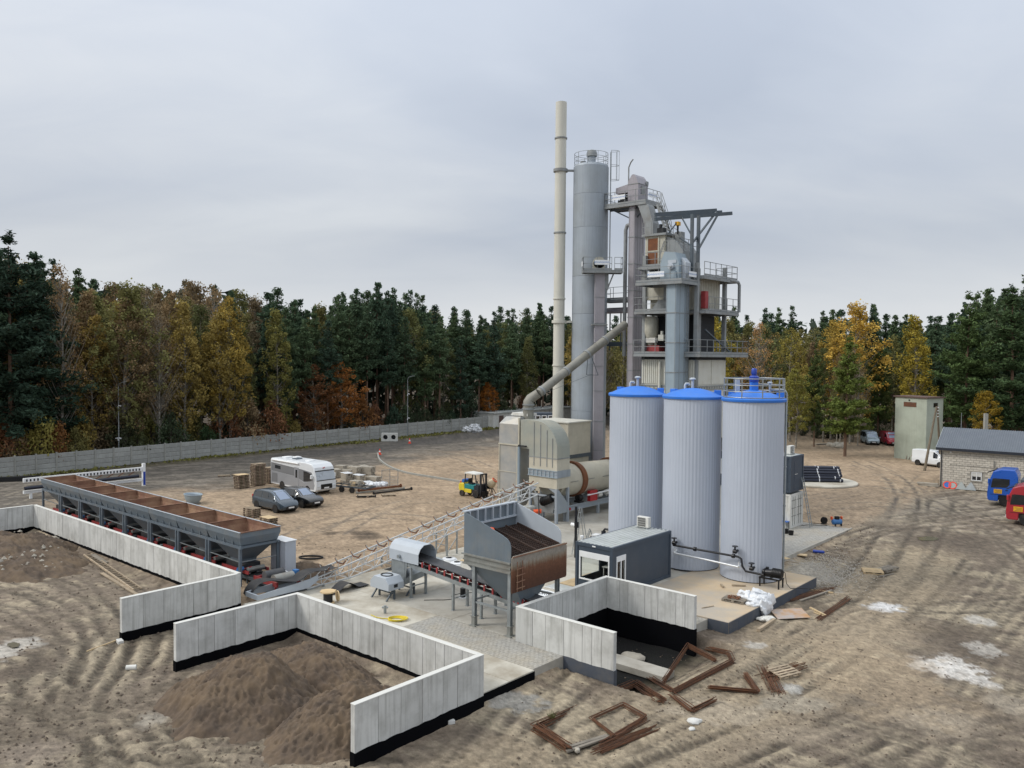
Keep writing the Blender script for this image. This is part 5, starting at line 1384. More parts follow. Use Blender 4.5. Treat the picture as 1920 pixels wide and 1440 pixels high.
# ---------------------------------------------------------------- eight cold feed bins
NB, BA0, BP_, bn0, bn1, ZT = 8, -70.15, 3.63, 24.36, 26.95, 3.02
ORD = ('farthest', 'second', 'third', 'fourth', 'fifth', 'sixth', 'seventh', 'nearest')
def feed_bin(i, src=None):
 a0 = BA0 + i * BP_
 lab = ('farthest' if i == 0 else 'nearest' if i == 7 else ORD[i]) + (' feed bin of the row beside the long wall' if i in (0, 7) else ' feed bin from the far end of the row beside the long wall')
 lab = 'grey rust-lined ' + ('' if False else '') + lab if i == 0 else lab
 if src is not None:
  t = copy_tree(src); t.location = PW(a0, bn0, 0); t['label'] = lab; return t
 t = pthing('feed_bin', lab, 'feed bin', a0, bn0, 0, group='feed bins in the cold feed row')
 w, d = BP_ - .02, bn1 - bn0; x0 = .01
 def ring(x, y, z): return [(x0 + x, y, z), (x0 + w - x, y, z), (x0 + w - x, d - y, z), (x0 + x, d - y, z)]
 MB().loft([ring(1.25, .82, .98), ring(1.2, .8, 1.2), ring(.12, .14, 2.3), ring(0, 0, 2.72), ring(0, 0, ZT)], cap=False).build('hopper_shell', MT['bin_blue'], t)
 MB().loft([ring(.03, .03, ZT + .003), ring(.03, .03, 2.74), ring(.16, .18, 2.3), ring(1.24, .84, 1.22), ring(1.28, .9, 1.0)], cap=False).build('liner', MT['bin_rust'], t)
 mb = MB()
 mb.bx(x0, x0 + w, 0 - .03, .05, ZT - .0, ZT + .03).bx(x0, x0 + w, d - .05, d + .03, ZT, ZT + .03)
 mb.build('rim', MT['light_grey_paint'], t)
 for x in (-.04, w - .03): MB().bx(x, x + .08, .051, d - .051, ZT - .02, ZT + .035 - .003 * (x > 1)).build('divider', MT['bin_rust'], t)
 mb = MB()
 for y in (.1, d - .1): mb.bx(x0 + .001, x0 + w - .001, y - .06, y + .06, 2.1, 2.24)
 for x in (.12, w - .12): mb.bx(x - .05, x + .05, .161, d - .161, 2.11, 2.23)
 mb.build('frame_beam', MT['frame_blue'], t)
 for x in (.14, w - .14):
  for y in (.1, d - .1):
   MB().bx(x - .07, x + .07, y - .07, y + .07, 0, 2.1).prism([(x - .07, 2.1), (x + .07, 2.1), (x + .07, 1.9)] if x > 1 else [(x - .07, 2.1), (x + .07, 2.1), (x - .07, 1.9)], 'y', y - .02, y + .02).build('leg', MT['frame_blue'], t)
 mb = MB()
 for i_ in range(1, 4): mb.prism([(x0 + w * i_ / 4 - .03, 2.24), (x0 + w * i_ / 4 + .03, 2.24), (x0 + w * i_ / 4 + .03, 2.5), (x0 + w * i_ / 4 - .03, 2.5)], 'y', .06, .11)
 mb.build('gusset', MT['bin_blue'], t)
 mb = MB().bx(.9, w - .9, .75, d - .75, .70, .98).bx(w - .9, w - .35, .7, d - .7, .62, .7)
 mb.build('feeder_belt', MT['rubber'], t)
 MB().bx(.6, w - .2, .62, .70, .55, .72).bx(.6, w - .2, d - .7, d - .62, .55, .72).bar((.9, .3, .05), (w - .3, .9, .95), .05).build('feeder_frame', MT['red_steel'] if True else 0, t)
 MB().cyl((w - .5, .78, .75), (w - .5, d - .78, .75), .14, .14, 12).build('feeder_drum', MT['steel_gal_dirty'], t, smooth=40)
 MB().cyl((w - .75, .3, .8), (w - .75, .65, .8), .12, .12, 12).bx(w - .9, w - .6, .28, .5, .66, .78).build('feeder_motor', MT['blue_motor2'], t, smooth=40)
 mb = MB().bar((.2, .12, 1.4), (w - .2, .12, 1.35), .045).bar((.15, .2, 1.35), (.15, d - .2, 1.35), .04).bar((w - .15, .2, 1.35), (w - .15, d - .2, 1.35), .04)
 mb.build('tie_rod', MT['galv'], t)
 return t
fb = feed_bin(0)
for i in range(1, NB): feed_bin(i, fb)
t = pthing('collecting_conveyor', 'low collecting belt conveyor running under the row of feed bins', 'conveyor', -55, 25.65, 0)
mb = MB().bx(-15, 15.4, -.45, .45, .40, .43); mb.build('belt', MT['rubber'], t)
mb = MB()
for y in (-.55, .55): mb.bx(-15, 15.4, y - .04, y + .04, .24, .42)
for i in range(16): mb.bar((-14.6 + i * 2, -.55, .3), (-14.6 + i * 2, -.55, 0), .07); mb.bar((-14.6 + i * 2, .55, .3), (-14.6 + i * 2, .55, 0), .07)
mb.build('side_frame', MT['steel_dark'], t)
mb = MB()
for i in range(14): mb.cyl((-13.5 + i * 2.05, -.5, .5), (-13.5 + i * 2.05, -.2, .46), .06, .06, 8).cyl((-13.5 + i * 2.05, .5, .5), (-13.5 + i * 2.05, .2, .46), .06, .06, 8)
mb.build('return_roller', MT['roller'], t)
t = pthing('belt_drive', 'red belt drive with grey drums and blue motor behind the wall corner', 'belt drive', -39.6, 25.75, 0)
MB().bx(-1.2, 1.1, -.75, -.66, .35, .6).bx(-1.2, 1.1, .66, .75, .35, .6).bx(-1.2, -1.1, -.66, .66, .35, .55).bar((.9, -.7, .35), (.9, -.7, 0), .08).bar((.9, .7, .35), (.9, .7, 0), .08).bar((-1, -.7, .35), (-1, -.7, 0), .08).bar((-1, .7, .35), (-1, .7, 0), .08).build('frame', MT['red_steel'], t)
MB().cyl((.55, -.6, .62), (.55, .6, .62), .3, .3, 20).build('head_drum', MT['steel_gal_dirty'], t, smooth=40)
MB().cyl((-.35, -.6, .72), (-.35, .6, .72), .24, .24, 20).build('snub_drum', MT['belt'], t, smooth=40)
MB().cyl((.55, .68, .65), (.55, 1.05, .65), .17, .17, 14).cyl((.55, 1.05, .65), (.55, 1.1, .65), .13, .13, 14).bx(.4, .7, .7, .95, .8, .95).build('drive_motor', MT['blue_motor2'], t, smooth=40)
MB().bx(-1.5, 1.6, -.95, .95, .02, .06).build('oil_tray', MT['steel_dark'], t)
MB().bar((-.9, .82, .72), (1.0, .82, .55), .1, .04).build('guide_strip', MT['white'], t)
t = pthing('switch_cabinet', 'tall plain light grey switch cabinet at the near end of the feed bins', 'cabinet', -41.45, 27.35, 0)
MB().bx(-.75, .75, -.36, .36, .05, 2.15).build('casing', MT['cabinet'], t, bevel=.02)
MB().bx(-.79, .79, -.4, .4, 2.152, 2.2).build('top_cover', MT['white'], t, bevel=.015)
MB().bx(-.7, .7, -.32, .32, 0, .05).build('plinth', MT['black'], t)
MB().bx(-.004, .004, -.366, -.361, .1, 2.1).bx(.05, .09, -.39, -.361, 1.1, 1.3).build('door_seam', MT['steel_dark'], t)
# ================================================================= DRYER, TOWER, SILO
# ---------------------------------------------------------------- dryer drum on its frame
t = pthing('dryer_drum', 'cream rotary dryer drum with dark running rings behind the left tank', 'dryer', -40.4, 56, 0)
da, db = -40.4, 56
zc_ = lambda b: 3.05 - .03 * (b - 51)
def ringb(mb, b, r, n=40): return [(da + r * math.cos(2 * PI * i / n), b, zc_(b) + r * math.sin(2 * PI * i / n)) for i in range(n)]
mb = PM(da, db); mb.loft([ringb(mb, 51.0, 1.28), ringb(mb, 61.2, 1.28)]); mb.build('drum_shell', MT['dryer_cream'], t, smooth=40)
for b0 in (53.6, 59.0):
 mb = PM(da, db); mb.loft([ringb(mb, b0, 1.29), ringb(mb, b0, 1.46), ringb(mb, b0 + .32, 1.46), ringb(mb, b0 + .32, 1.29)], cap=False)
 mb.loft([ringb(mb, b0 + .42, 1.29), ringb(mb, b0 + .42, 1.40), ringb(mb, b0 + .6, 1.40), ringb(mb, b0 + .6, 1.29)], cap=False)
 mb.build('running_ring', MT['rust'], t, smooth=40)
mb = PM(da, db)
for i in range(4): mb.bx(da + 1.27, da + 1.31, 52 + i * 2.2, 53 + i * 2.2, 3.0, 3.05)
mb.build('weld_strap', MT['steel_gal_dirty'], t)
mb = PM(da, db)
for x in (da - 1.1, da + 1.1):
 mb.bx(x - .09, x + .09, 50.2, 61.5, 1.06, 1.14).bx(x - .09, x + .09, 50.2, 61.5, .72, .80).bx(x - .02, x + .02, 50.2, 61.5, .8, 1.06)
for i in range(6): mb.bx(da - 1.1, da + 1.1, 50.6 + i * 2, 50.75 + i * 2, .75, 1.0)
for x in (da - 1.1, da + 1.1):
 for b in (51.5, 56, 60.8): mb.bx(x - .1, x + .1, b - .1, b + .1, 0, .72)
mb.build('base_frame', MT['silo_grey'], t)
for b0 in (53.75, 59.15):
 for x in (da - .8, da + .8): PM(da, db).cyl((x, b0 - .2, 1.52), (x, b0 + .25, 1.52), .26, .26, 16).bx(x - .3, x + .3, b0 - .25, b0 + .25, 1.14, 1.3).build('support_roller', MT['black'], t, smooth=40)
PM(da, db).bx(da + .95, da + 1.25, 54.7, 55.7, 1.15, 2.0).build('drive_guard', MT['red_paint'], t)
PM(da, db).cyl((da + 1.2, 54.4, 1.7), (da + 1.2, 60.5, 1.75), .07, .07, 10).build('hand_rail', MT['white'], t)
PM(da, db).cyl((da + 1.05, 56.0, 1.5), (da + 1.05, 56.5, 1.5), .2, .2, 12).cyl((da + 1.05, 57.2, 1.6), (da + 1.05, 57.9, 1.6), .23, .23, 14).build('drive_motor', MT['white_dirty'], t, smooth=40)
PM(da, db).bx(da + 1.12, da + 1.26, 51.9, 52.1, .8, .98).build('red_lamp', MT['red_paint'], t)

# ---------------------------------------------------------------- feed hood and exhaust elbow
ea, eb = -40.6, 51
t = pthing('exhaust_hood', 'beige dryer inlet hood with a curved exhaust duct on top', 'hood', ea, eb, 0)
X0, X1, Y0, Y1 = -41.75, -38.95, 50.0, 51.6
mb = PM(ea, eb)
mb.bx(X0, X1, Y0, Y1, 2.7, 3.55); mb.build('hood_box', MT['dryer_cream'], t)
mb = PM(ea, eb).bx(X0 - .05, X1 + .06, Y0 - .05, Y1 + .05, 3.552, 4.1); mb.build('flange_band', MT['silo_grey'], t)
mb = PM(ea, eb)
for i in range(7): mb.bx(X0 + .05 + i * .4, X0 + .13 + i * .4, Y0 - .1, Y0 - .051, 3.6, 4.06)
mb.bx(X0 - .06, X1 + .08, Y0 - .11, Y0 - .051, 3.55, 3.6).bx(X0 - .06, X1 + .08, Y0 - .11, Y0 - .051, 4.05, 4.1).bx(X0, X1, Y0 - .07, Y0 - .052, 3.8, 3.85)
mb.build('stiffener', MT['elev_blue'], t)
mb = PM(ea, eb).loft([[(X0, Y0, 4.1), (X1, Y0, 4.1), (X1, Y1, 4.1), (X0, Y1, 4.1)], [(X0, Y0, 5.02), (X1, Y0, 5.02), (X1, Y1, 5.02), (X0, Y1, 5.02)]]); mb.build('transition', MT['dryer_cream'], t)
Rr = 2.15; arc = [(X0, 5.03), (X1, 5.03), (X1, 5.72)] + [(X1 - Rr + Rr * math.cos(q), 5.72 + Rr * math.sin(q)) for q in [PI / 2 * i / 12 for i in range(1, 13)]] + [(X0 - .9, 7.87), (X0 - .9, 5.6), (X0, 5.6)]
mb = PM(ea, eb).prism(arc, 'y', Y0, Y1); mb.build('elbow_duct', MT['hood_green'], t)
mb = PM(ea, eb)
for x, zt in ((X0 + .5, 7.75), (X0 + 1.15, 7.6), (X0 + 1.8, 7.2), (X0 + 2.35, 6.6)): mb.bx(x - .025, x + .025, Y0 - .04, Y0 - .001, 4.35, zt)
mb.bx(X0 - .05, X1 + .04, Y0 - .03, Y0 - .002, 5.0, 5.06).bx(X1 + .001, X1 + .04, Y0, Y1, 5.0, 5.06)
mb.build('seam_rib', MT['tower_grey'], t)
for (x, y) in ((X0 + .08, Y0 + .1), (X1 - .1, Y0 + .1), (X0 + .08, Y1 - .1), (X1 - .1, Y1 - .1)):
 PM(ea, eb).bx(x - .1, x + .1, y - .1, y + .1, 0, 2.7).build('leg', MT['silo_grey'], t)
mb = PM(ea, eb).prism([(Y0 + .2, 0.75), (Y1 - .2, .75), (Y1 - .2, 1.5), (Y0 + .2, 2.69)], 'x', X1 - .06, X1 - .02).bx(X0 + .2, X1 - .2, Y0 + .05, Y0 + .13, 2.0, 2.14).prism([(X0 + .2, 2.69), (X0 + .8, 2.69), (X0 + .2, 2.2)], 'y', Y0 + .04, Y0 + .07).prism([(X1 - .9, 2.69), (X1 - .2, 2.69), (X1 - .2, 2.35)], 'y', Y0 + .04, Y0 + .07)
mb.build('gusset', MT['silo_grey'], t)
mb = PM(ea, eb).loft([[(X0 + .6, Y0 + .3, .7), (X1 - .6, Y0 + .3, .7), (X1 - .6, Y1 - .3, .7), (X0 + .6, Y1 - .3, .7)], [(X0 + .2, Y0 + .15, 2.0), (X1 - .25, Y0 + .15, 2.0), (X1 - .25, Y1, 2.0), (X0 + .2, Y1, 2.0)]]); mb.build('inlet_chute', MT['tower_grey'], t)
mb = PM(ea, eb).cyl((X1 - 1.6, Y0 + .2, 1.5), (X1 - .5, Y0 + .1, 2.0), .32, .32, 14)
for i in range(6): mb.cyl((X1 - 1.5 + i * .17, Y0 + .15, 1.56 + i * .075), (X1 - 1.45 + i * .17, Y0 + .15, 1.58 + i * .075), .36, .36, 14)
mb.build('feed_belt_drum', MT['black'], t, smooth=40)
PM(ea, eb).bx(X0 + .1, X0 + .9, Y0 - .9, Y0 - .2, .6, 1.15).bx(X0 + .2, X0 + .8, Y0 - .95, Y0 - .1, 1.15, 1.19).build('junction_box', MT['roof_metal'], t)
PM(ea, eb).cyl((X0 + 1.25, Y0 - .9, .9), (X0 + 1.7, Y0 - .5, .95), .17, .17, 14).build('burner_motor', MT['orange'], t, smooth=40)
PM(ea, eb).tube([(X0 + 1.2, Y0 - .3, 2.1), (X0 + 1.6, Y0 - .7, 1.2), (X0 + 2.0, Y0 - 1.1, .35), (X0 + 2.4, Y0 - 1.2, .2), (X0 + 2.6, Y0 - 1.0, .5)], .045, 8).build('black_hose', MT['black'], t, smooth=50)

# ---------------------------------------------------------------- dust separator left of the hood
sa, sb = -44.0, 51
t = pthing('dust_separator', 'tall boxy beige dust separator left of the curved exhaust duct', 'dust separator', sa, sb, 0)
X0, X1, Y0, Y1 = -44.95, -42.95, 50.0, 52.2
PM(sa, sb).loft([[(X0, Y0, 5.85), (X1, Y0, 5.85), (X1, Y1, 5.85), (X0, Y1, 5.85)], [(X0, Y0, 7.45), (X1, Y0, 7.45), (X1, Y1, 7.45), (X0, Y1, 7.45)], [(X0 + .35, Y0 + .45, 8.0), (X1, Y0 + .3, 8.05), (X1, Y1 - .1, 8.05), (X0 + .35, Y1 - .1, 8.0)]]).build('upper_casing', MT['hood_mottle'], t)
PM(sa, sb).bx(X0 + .04, X1 - .06, Y0 + .04, Y1 - .04, 2.05, 5.75).build('lower_casing', MT['hood_mottle'], t)
mb = PM(sa, sb).bx(X0 - .04, X1 + .05, Y0 - .05, Y1 + .05, 5.752, 5.848).bx(X0 - .05, X1 + .05, Y0 - .05, Y1 + .05, 1.95, 2.048)
for x in (X0 + .02, X1 - .06): mb.bx(x - .04, x + .04, Y0 - .02, Y0 + .039, 2.05, 5.75)
mb.bx(X0 + .05, X1 - .06, Y0 + .0, Y0 + .038, 3.55, 3.6)
mb.build('flange', MT['dryer_cream'], t)
PM(sa, sb).loft([[(X0 + .5, Y0 + .5, .7), (X1 - .5, Y0 + .5, .7), (X1 - .5, Y1 - .5, .7), (X0 + .5, Y1 - .5, .7)], [(X0 + .04, Y0 + .04, 1.95), (X1 - .06, Y0 + .04, 1.95), (X1 - .06, Y1 - .04, 1.95), (X0 + .04, Y1 - .04, 1.95)]]).build('dust_cone', MT['hood_mottle'], t)
for x in (X0 + .08, X1 - .1):
 for y in (Y0 + .08, Y1 - .08): PM(sa, sb).bx(x - .08, x + .08, y - .08, y + .08, 0, 1.95).build('leg', MT['dryer_cream'], t)
PM(sa, sb).cyl((X1 + .22, Y0 - .1, 1.3), (X1 + .22, Y0 - .1, 5.7), .12, .12, 12).build('down_pipe', MT['elev_blue'], t, smooth=40)
PM(sa, sb).bx(X1 + .003, X1 + .13, Y0 + .01, Y0 + .15, 5.85, 8.0).build('corner_post', MT['dryer_cream'], t)
mb = PM(sa, sb)
for i in range(5): mb.bx(X1 + .3 + i * .18, X1 + .39 + i * .18, Y0 + .2, Y0 + .35, 5.9, 7.8)
mb.build('corrugated_link', MT['elev_blue'], t)
PM(sa, sb).bx(X1 + .2, X1 + .95, Y0 - .2, Y0 + .5, 5.75, 5.84).build('link_floor', MT['dark_void'], t)
PM(sa, sb).prism([(X0 + .5, 8.1), (X1 + .3, 8.1), (X1 + .3, 8.3), (X0 + .7, 8.34)], 'y', Y0 + .8, Y1 - .2).build('top_cover', MT['white_dirty'], t)
mb = PM(sa, sb)
for s in (X0 - .9, X0 - .45):
 mb.bar((s, Y0 + .9, 0), (s, Y0 + .9, 3.4), .05)
for i in range(11): mb.bar((X0 - .9, Y0 + .9, .3 + i * .29), (X0 - .45, Y0 + .9, .3 + i * .29), .035)
mb.build('access_ladder', MT['galv'], t)

# ---------------------------------------------------------------- long duct from separator to elevator
t = pthing('exhaust_duct', 'long sloping grey exhaust pipe rising across the chimney to the elevators', 'duct', -43.6, 51.2, 0)
D0 = onb(990, 792, 51.2); D1 = onb(991, 762, 51.2); D2 = onb(994, 748, 51.3); D3 = onb(1010, 737, 51.6)
De = onb(1172, 608, 61.2)
mb = PM(-43.6, 51.2)
mb.tube([D0 - Vector((0, 0, .15)), D1], .44, 16); mb.build('riser', MT['pipe_old'], t, smooth=40)
PM(-43.6, 51.2).tube([D1, D1 + Vector((0, 0, .35)), D2, D3], [.42, .44, .40, .37], 16).build('elbow', MT['pipe_old'], t, smooth=40)
PM(-43.6, 51.2).tube([D3, De], .35, 16).build('sloping_pipe', MT['pipe_old'], t, smooth=40)
for f in (.03, .3, .54, .75):
 c = D3.lerp(De, f); d = (De - D3).normalized(); PM(-43.6, 51.2).cyl(c - d * .1, c + d * .1, .4, .4, 16).build('coupling', MT['tower_grey'], t, smooth=40)
PM(-43.6, 51.2).cyl(D1 - Vector((0, 0, .25)), D1 - Vector((0, 0, .12)), .5, .5, 16).cyl(D1 + Vector((0, 0, .1)), D1 + Vector((0, 0, .2)), .49, .49, 16).build('collar', MT['tower_grey'], t, smooth=40)
c = D3.lerp(De, .57)
PM(-43.6, 51.2).bar(c - Vector((.2, 0, .35)), c + Vector((-.3, 0, -1.9)), .04).bar(c + Vector((.2, 0, -.35)), c + Vector((.9, 0, -1.9)), .04).bar(c + Vector((-.3, 0, -1.9)), c + Vector((.9, 0, -1.9)), .04).tube([D2, c + Vector((.2, 0, -1.85))], .012, 5).build('hanger', MT['steel_dark'], t)

# ---------------------------------------------------------------- bag filter box behind
t = pthing('filter_house', 'cream filter house box behind the curved duct below the chimney', 'filter house', -44.0, 57.0, 0)
MB().bx(-2.0, 2.0, -1.6, 1.6, 4.6, 7.3).build('upper_box', MT['dryer_cream'], t, bevel=.02)
MB().bx(-2.1, 2.1, -1.7, 1.7, 7.302, 7.4).build('lid', MT['stack_cream'], t)
MB().bx(-1.9, 1.9, -1.5, 1.5, 1.2, 4.3).build('lower_box', MT['dryer_cream'], t)
MB().bx(-2.05, 2.05, -1.65, 1.65, 4.302, 4.598).build('flange', MT['steel_dark'], t)
for x in (-1.7, 1.7):
 for y in (-1.3, 1.3): MB().bx(x - .12, x + .12, y - .12, y + .12, 0, 1.2).build('leg', MT['galv'], t)

# ---------------------------------------------------------------- chimney
cp = AT(1047, 700, 76); 
t = thing('chimney_stack', 'tall slim cream chimney stack left of the grey silo', 'chimney', (cp.x, 76, 0), 0)
ZR = (0, 12.1, 16.1, 18.2, 24.2, 29.85, 32.75, 36.0)
for z0, z1 in zip(ZR, ZR[1:]):
 MB().cyl((0, 0, z0 + .01), (0, 0, z1 - .01), .505, .505, 28, caps=(z1 != 36.0)).build('stack_section', MT['stack_cream'], t, smooth=40)
for z in ZR[1:-1]: MB().lathe([(.5, -.06), (.58, -.06), (.58, .06), (.5, .06)], 28, (0, 0, z), False).build('flange_ring', MT['tower_grey'] if z > 20 else MT['stack_cream'], t, smooth=40)
for z in (16.1, 29.85): MB().lathe([(.52, -.13), (.66, -.13), (.66, .13), (.52, .13)], 28, (0, 0, z), False).bx(.5, 1.25, -.08, .08, z - .09, z + .09).build('stay_bracket', MT['tower_grey'] if z > 20 else MT['stack_cream'], t, smooth=40)

# ---------------------------------------------------------------- filler silo
spx = AT(1104, 600, 76)
t = thing('filler_silo', 'tall grey cylindrical filler silo with a railed top and caged ladder', 'silo', (spx.x + .05, 76, 0), 0)
zr = (0.0, 4, 8, 12.2, 16.8, 20.2, 24.6, 27.6, 30.1)
for z0, z1 in zip(zr, zr[1:]):
 MB().cyl((0, 0, z0 + .008), (0, 0, z1 - .008), 1.60, 1.60, 48).build('shell_course', MT['silo_grey'], t, smooth=40)
MB().lathe([(1.6, 30.1), (1.52, 30.28), (1.2, 30.4), (.1, 30.5)], 48).build('roof', MT['silo_grey'], t, smooth=40)
mb = MB(); n = 30; pts = [(1.52 * math.cos(2 * PI * i / n), 1.52 * math.sin(2 * PI * i / n), 30.2) for i in range(n)]
for hh in (1.15, .75, .38): mb.tube([(x, y, z + hh) for x, y, z in pts], .022, 5, closed=True)
for i in range(0, n, 3): mb.bar(pts[i], (pts[i][0], pts[i][1], pts[i][2] + 1.15), .045)
mb.build('railing', MT['galv'], t, smooth=40)
MB().cyl((.05, 0, 30.4), (.05, 0, 31.15), .36, .36, 20).build('filter_neck', MT['silo_grey'], t, smooth=40)
MB().lathe([(.42, 31.12), (.48, 31.14), (.48, 31.45), (.4, 31.65), (.2, 31.74), (.02, 31.76)], 22, (.05, 0, 0)).build('filter_cap', MT['tower_grey'], t, smooth=40)
MB().cyl((-.75, -.3, 30.4), (-.75, -.3, 30.62), .26, .26, 14).build('manhole', MT['tower_grey'], t, smooth=40)
mb = MB(); lx, ly = 1.62, -.62
for s in (-.2, .2): mb.bar((lx + .1, ly + s, 20.6), (lx + .1, ly + s, 31.4), .045)
for i in range(36): mb.bar((lx + .1, ly - .2, 20.8 + i * .3), (lx + .1, ly + .2, 20.8 + i * .3), .03)
mb.build('ladder', MT['galv'], t)
mb = MB()
for z in (31.5, 30.2, 28.9):
 mb.tube([(lx + .1 + .75 * math.sin(q), ly + .36 * math.cos(q) * 1.0, z) for q in [PI * i / 8 for i in range(9)]], .022, 5)
for i in range(5):
 q = PI * (i + .0) / 4; mb.bar((lx + .1 + .75 * math.sin(q), ly + .36 * math.cos(q), 28.9), (lx + .1 + .75 * math.sin(q), ly + .36 * math.cos(q), 31.5), .035)
mb.build('ladder_cage', MT['galv'], t)

# ---------------------------------------------------------------- bucket elevators
def elevator(name, label, a, b, wa, wb, z1, mat, seams, rib=2.35, sides=True):
 t = pthing(name, label, 'elevator', a, b, 0)
 z = 0.0; k = 0
 while z < z1 - .1:
  zz = min(z + rib, z1)
  PM(0, 0).bx(-wa / 2, wa / 2, -wb / 2, wb / 2, z + .006, zz - .006).build('casing_section', MT[mat], t)
  if zz < z1: PM(0, 0).bx(-wa / 2 - .035, wa / 2 + .035, -wb / 2 - .035, wb / 2 + .035, zz - .035, zz + .035).build('section_flange', MT['tower_grey'], t)
  z = zz
 mb = MB()
 for y in seams: mb.bx(wa / 2 + .002, wa / 2 + .02, y - .012, y + .012, .3, z1 - .05)
 for x in (-wa / 2 + .06, wa / 2 - .06): mb.bx(x - .012, x + .012, -wb / 2 - .02, -wb / 2 - .002, .3, z1 - .05)
 mb.build('vertical_seam', MT['tower_grey'], t)
 return t
def platform(t, poly, z, railpts, mat='deck', closed=False, und=.22, braces=(), rb=True):
 p = MB().prism(poly, 'z', z - .05, z).build('platform', MT[mat], t)
 mb = MB(); n = len(poly)
 for i in range(n):
  x0, y0 = poly[i]; x1, y1 = poly[(i + 1) % n]; mb.bar((x0, y0, z - .05 - und / 2), (x1, y1, z - .05 - und / 2), .06, und)
 mb.build('edge_beam', MT['tower_grey'], p)
 if railpts:
  mb = MB()
  for seg in railpts: rail(mb, [(x, y, z) for x, y in seg], 1.1, step=1.0, r=.02)
  mb.build('railing', MT['tower_grey'], p)
 return p
def banner(p, c, wd, ht, rot, size, txt='BENNINGHOVEN'):
 b = MB().bx(-wd / 2, wd / 2, -.012, .0, -ht / 2, ht / 2).build('banner', MT['banner'], p, loc=c, rot=rot)
 if txt: text_mesh('banner_lettering', txt, size, MT['text_blue'], b, (0, -.014, 0), (PI / 2, 0, 0), .001)
 return b
EA, EB = -40.3, 62.9                # hot stone elevator
t = elevator('hot_elevator', 'tall mauve-grey bucket elevator with a railed platform at its head', EA, EB, .62, 1.7, 26.3, 'elev_mauve', (-.35, .05, .45))
px0, px1, py0, py1 = -2.7, 1.6, -1.15, 1.1
p = platform(t, [(px0, py0), (px1, py0), (px1, py1 + .6), (px0, py1)], 26.45, [[(px0, py0), (px1, py0)], [(px1, py0), (px1, py1 + .1)], [(px0, py1), (px0, py0)]])
banner(p, (-1.2, py0 - .05, 27.05), 1.35, .42, (0, 0, 0), .19)
banner(p, (px1 + .05, -.1, 27.05), 1.35, .42, (0, 0, PI / 2), .19)
MB().prism([(-.5, 26.46), (.55, 26.46), (.55, 28.15), (.3, 28.75), (.12, 28.98), (-.12, 28.98), (-.42, 28.55), (-.5, 28.3)], 'y', -.75, .85).build('head_casing', MT['elev_mauve'], t)
MB().bx(-.53, .58, -.78, .88, 28.12, 28.18).build('head_flange', MT['tower_grey'], t)
MB().bx(.551, .6, -.3, .3, 27.3, 28.0).bx(.551, .64, .45, .8, 28.2, 28.5).build('head_hatch', MT['tower_grey'], t)
MB().bx(-2.0, -.55, -.45, .35, 27.55, 28.05).prism([(-2.0, 28.05), (-.55, 28.05), (-.55, 28.3)], 'y', -.45, .35).build('drive_cover', MT['elev_mauve'], t)
MB().cyl((-1.7, -.1, 27.2), (-.6, -.1, 27.2), .22, .22, 12).bx(-1.8, -.8, -.4, .2, 26.5, 26.95).build('drive_motor', MT['dark_void'], t, smooth=40)
MB().tube([(-.55, -.6, 26.5), (-.55, -.6, 29.7), (-.35, -.6, 30.1), (-.1, -.6, 30.35)], .06, 8).build('davit', MT['tower_grey'], t, smooth=40)
MB().tube([(-.85, -.5, 13), (-.85, -.5, 24.2), (-.7, -.5, 24.6), (-.3, -.5, 24.7)], .17, 12).build('vent_duct', MT['tower_grey'], t, smooth=40)
mb = MB()
for x in (px0 + .3, px1 - .3): mb.bar((x, -.5, 26.2), (0, -.4, 25.0), .1)
mb.bx(px0 + .2, px1 - .2, -.6, -.5, 26.0, 26.18)
mb.build('platform_bracket', MT['steel_dark'], t)
# chute and stairs to the screen house
t2 = pthing('hot_chute', 'bent grey chute from the elevator head down to the screen house', 'chute', -38.6, 62.4, 0)
H0 = onb(1212, 388, 62.3); H1 = onb(1222, 420, 62.3); H2 = onb(1222, 440, 62.3)
sq = lambda c, w: [(c.x - w, c.y - .5, c.z), (c.x + w, c.y - .5, c.z), (c.x + w, c.y + .5, c.z), (c.x - w, c.y + .5, c.z)]
PM(-38.6, 62.4).loft([sq(H2 - Vector((0, 0, .3)), .42), sq(H2, .42), sq(H1, .42), sq(H0, .5), sq(H0 + Vector((-.6, 0, .6)), .5)]).build('chute_body', MT['tower_grey'], t2)
st = pthing('access_stair', 'open steel stair going down from the elevator platform to the screen house', 'stair', -38.0, 61.7, 0)
S0 = onb(1236, 384, 61.7); S1 = onb(1254, 440, 61.7)
mb = PM(-38.0, 61.7)
for dy in (-.35, .35): mb.bar(S0 + Vector((0, dy, 0)), S1 + Vector((0, dy, 0)), .05, .2)
mb.build('stringer', MT['tower_grey'], st)
for i in range(9):
 c = S0.lerp(S1, (i + .5) / 9); PM(-38.0, 61.7).bx(c.x - .12, c.x + .12, c.y - .33, c.y + .33, c.z - .02, c.z + .02).build('tread', MT['deck'], st)
mb = PM(-38.0, 61.7)
for dy in (-.38, .38):
 for h in (.6, 1.1): mb.bar(S0 + Vector((0, dy, h)), S1 + Vector((0, dy, h)), .04)
 for i in range(4): c = S0.lerp(S1, i / 3) + Vector((0, dy, 0)); mb.bar(c, c + Vector((0, 0, 1.1)), .04)
mb.build('handrail', MT['tower_grey'], st)

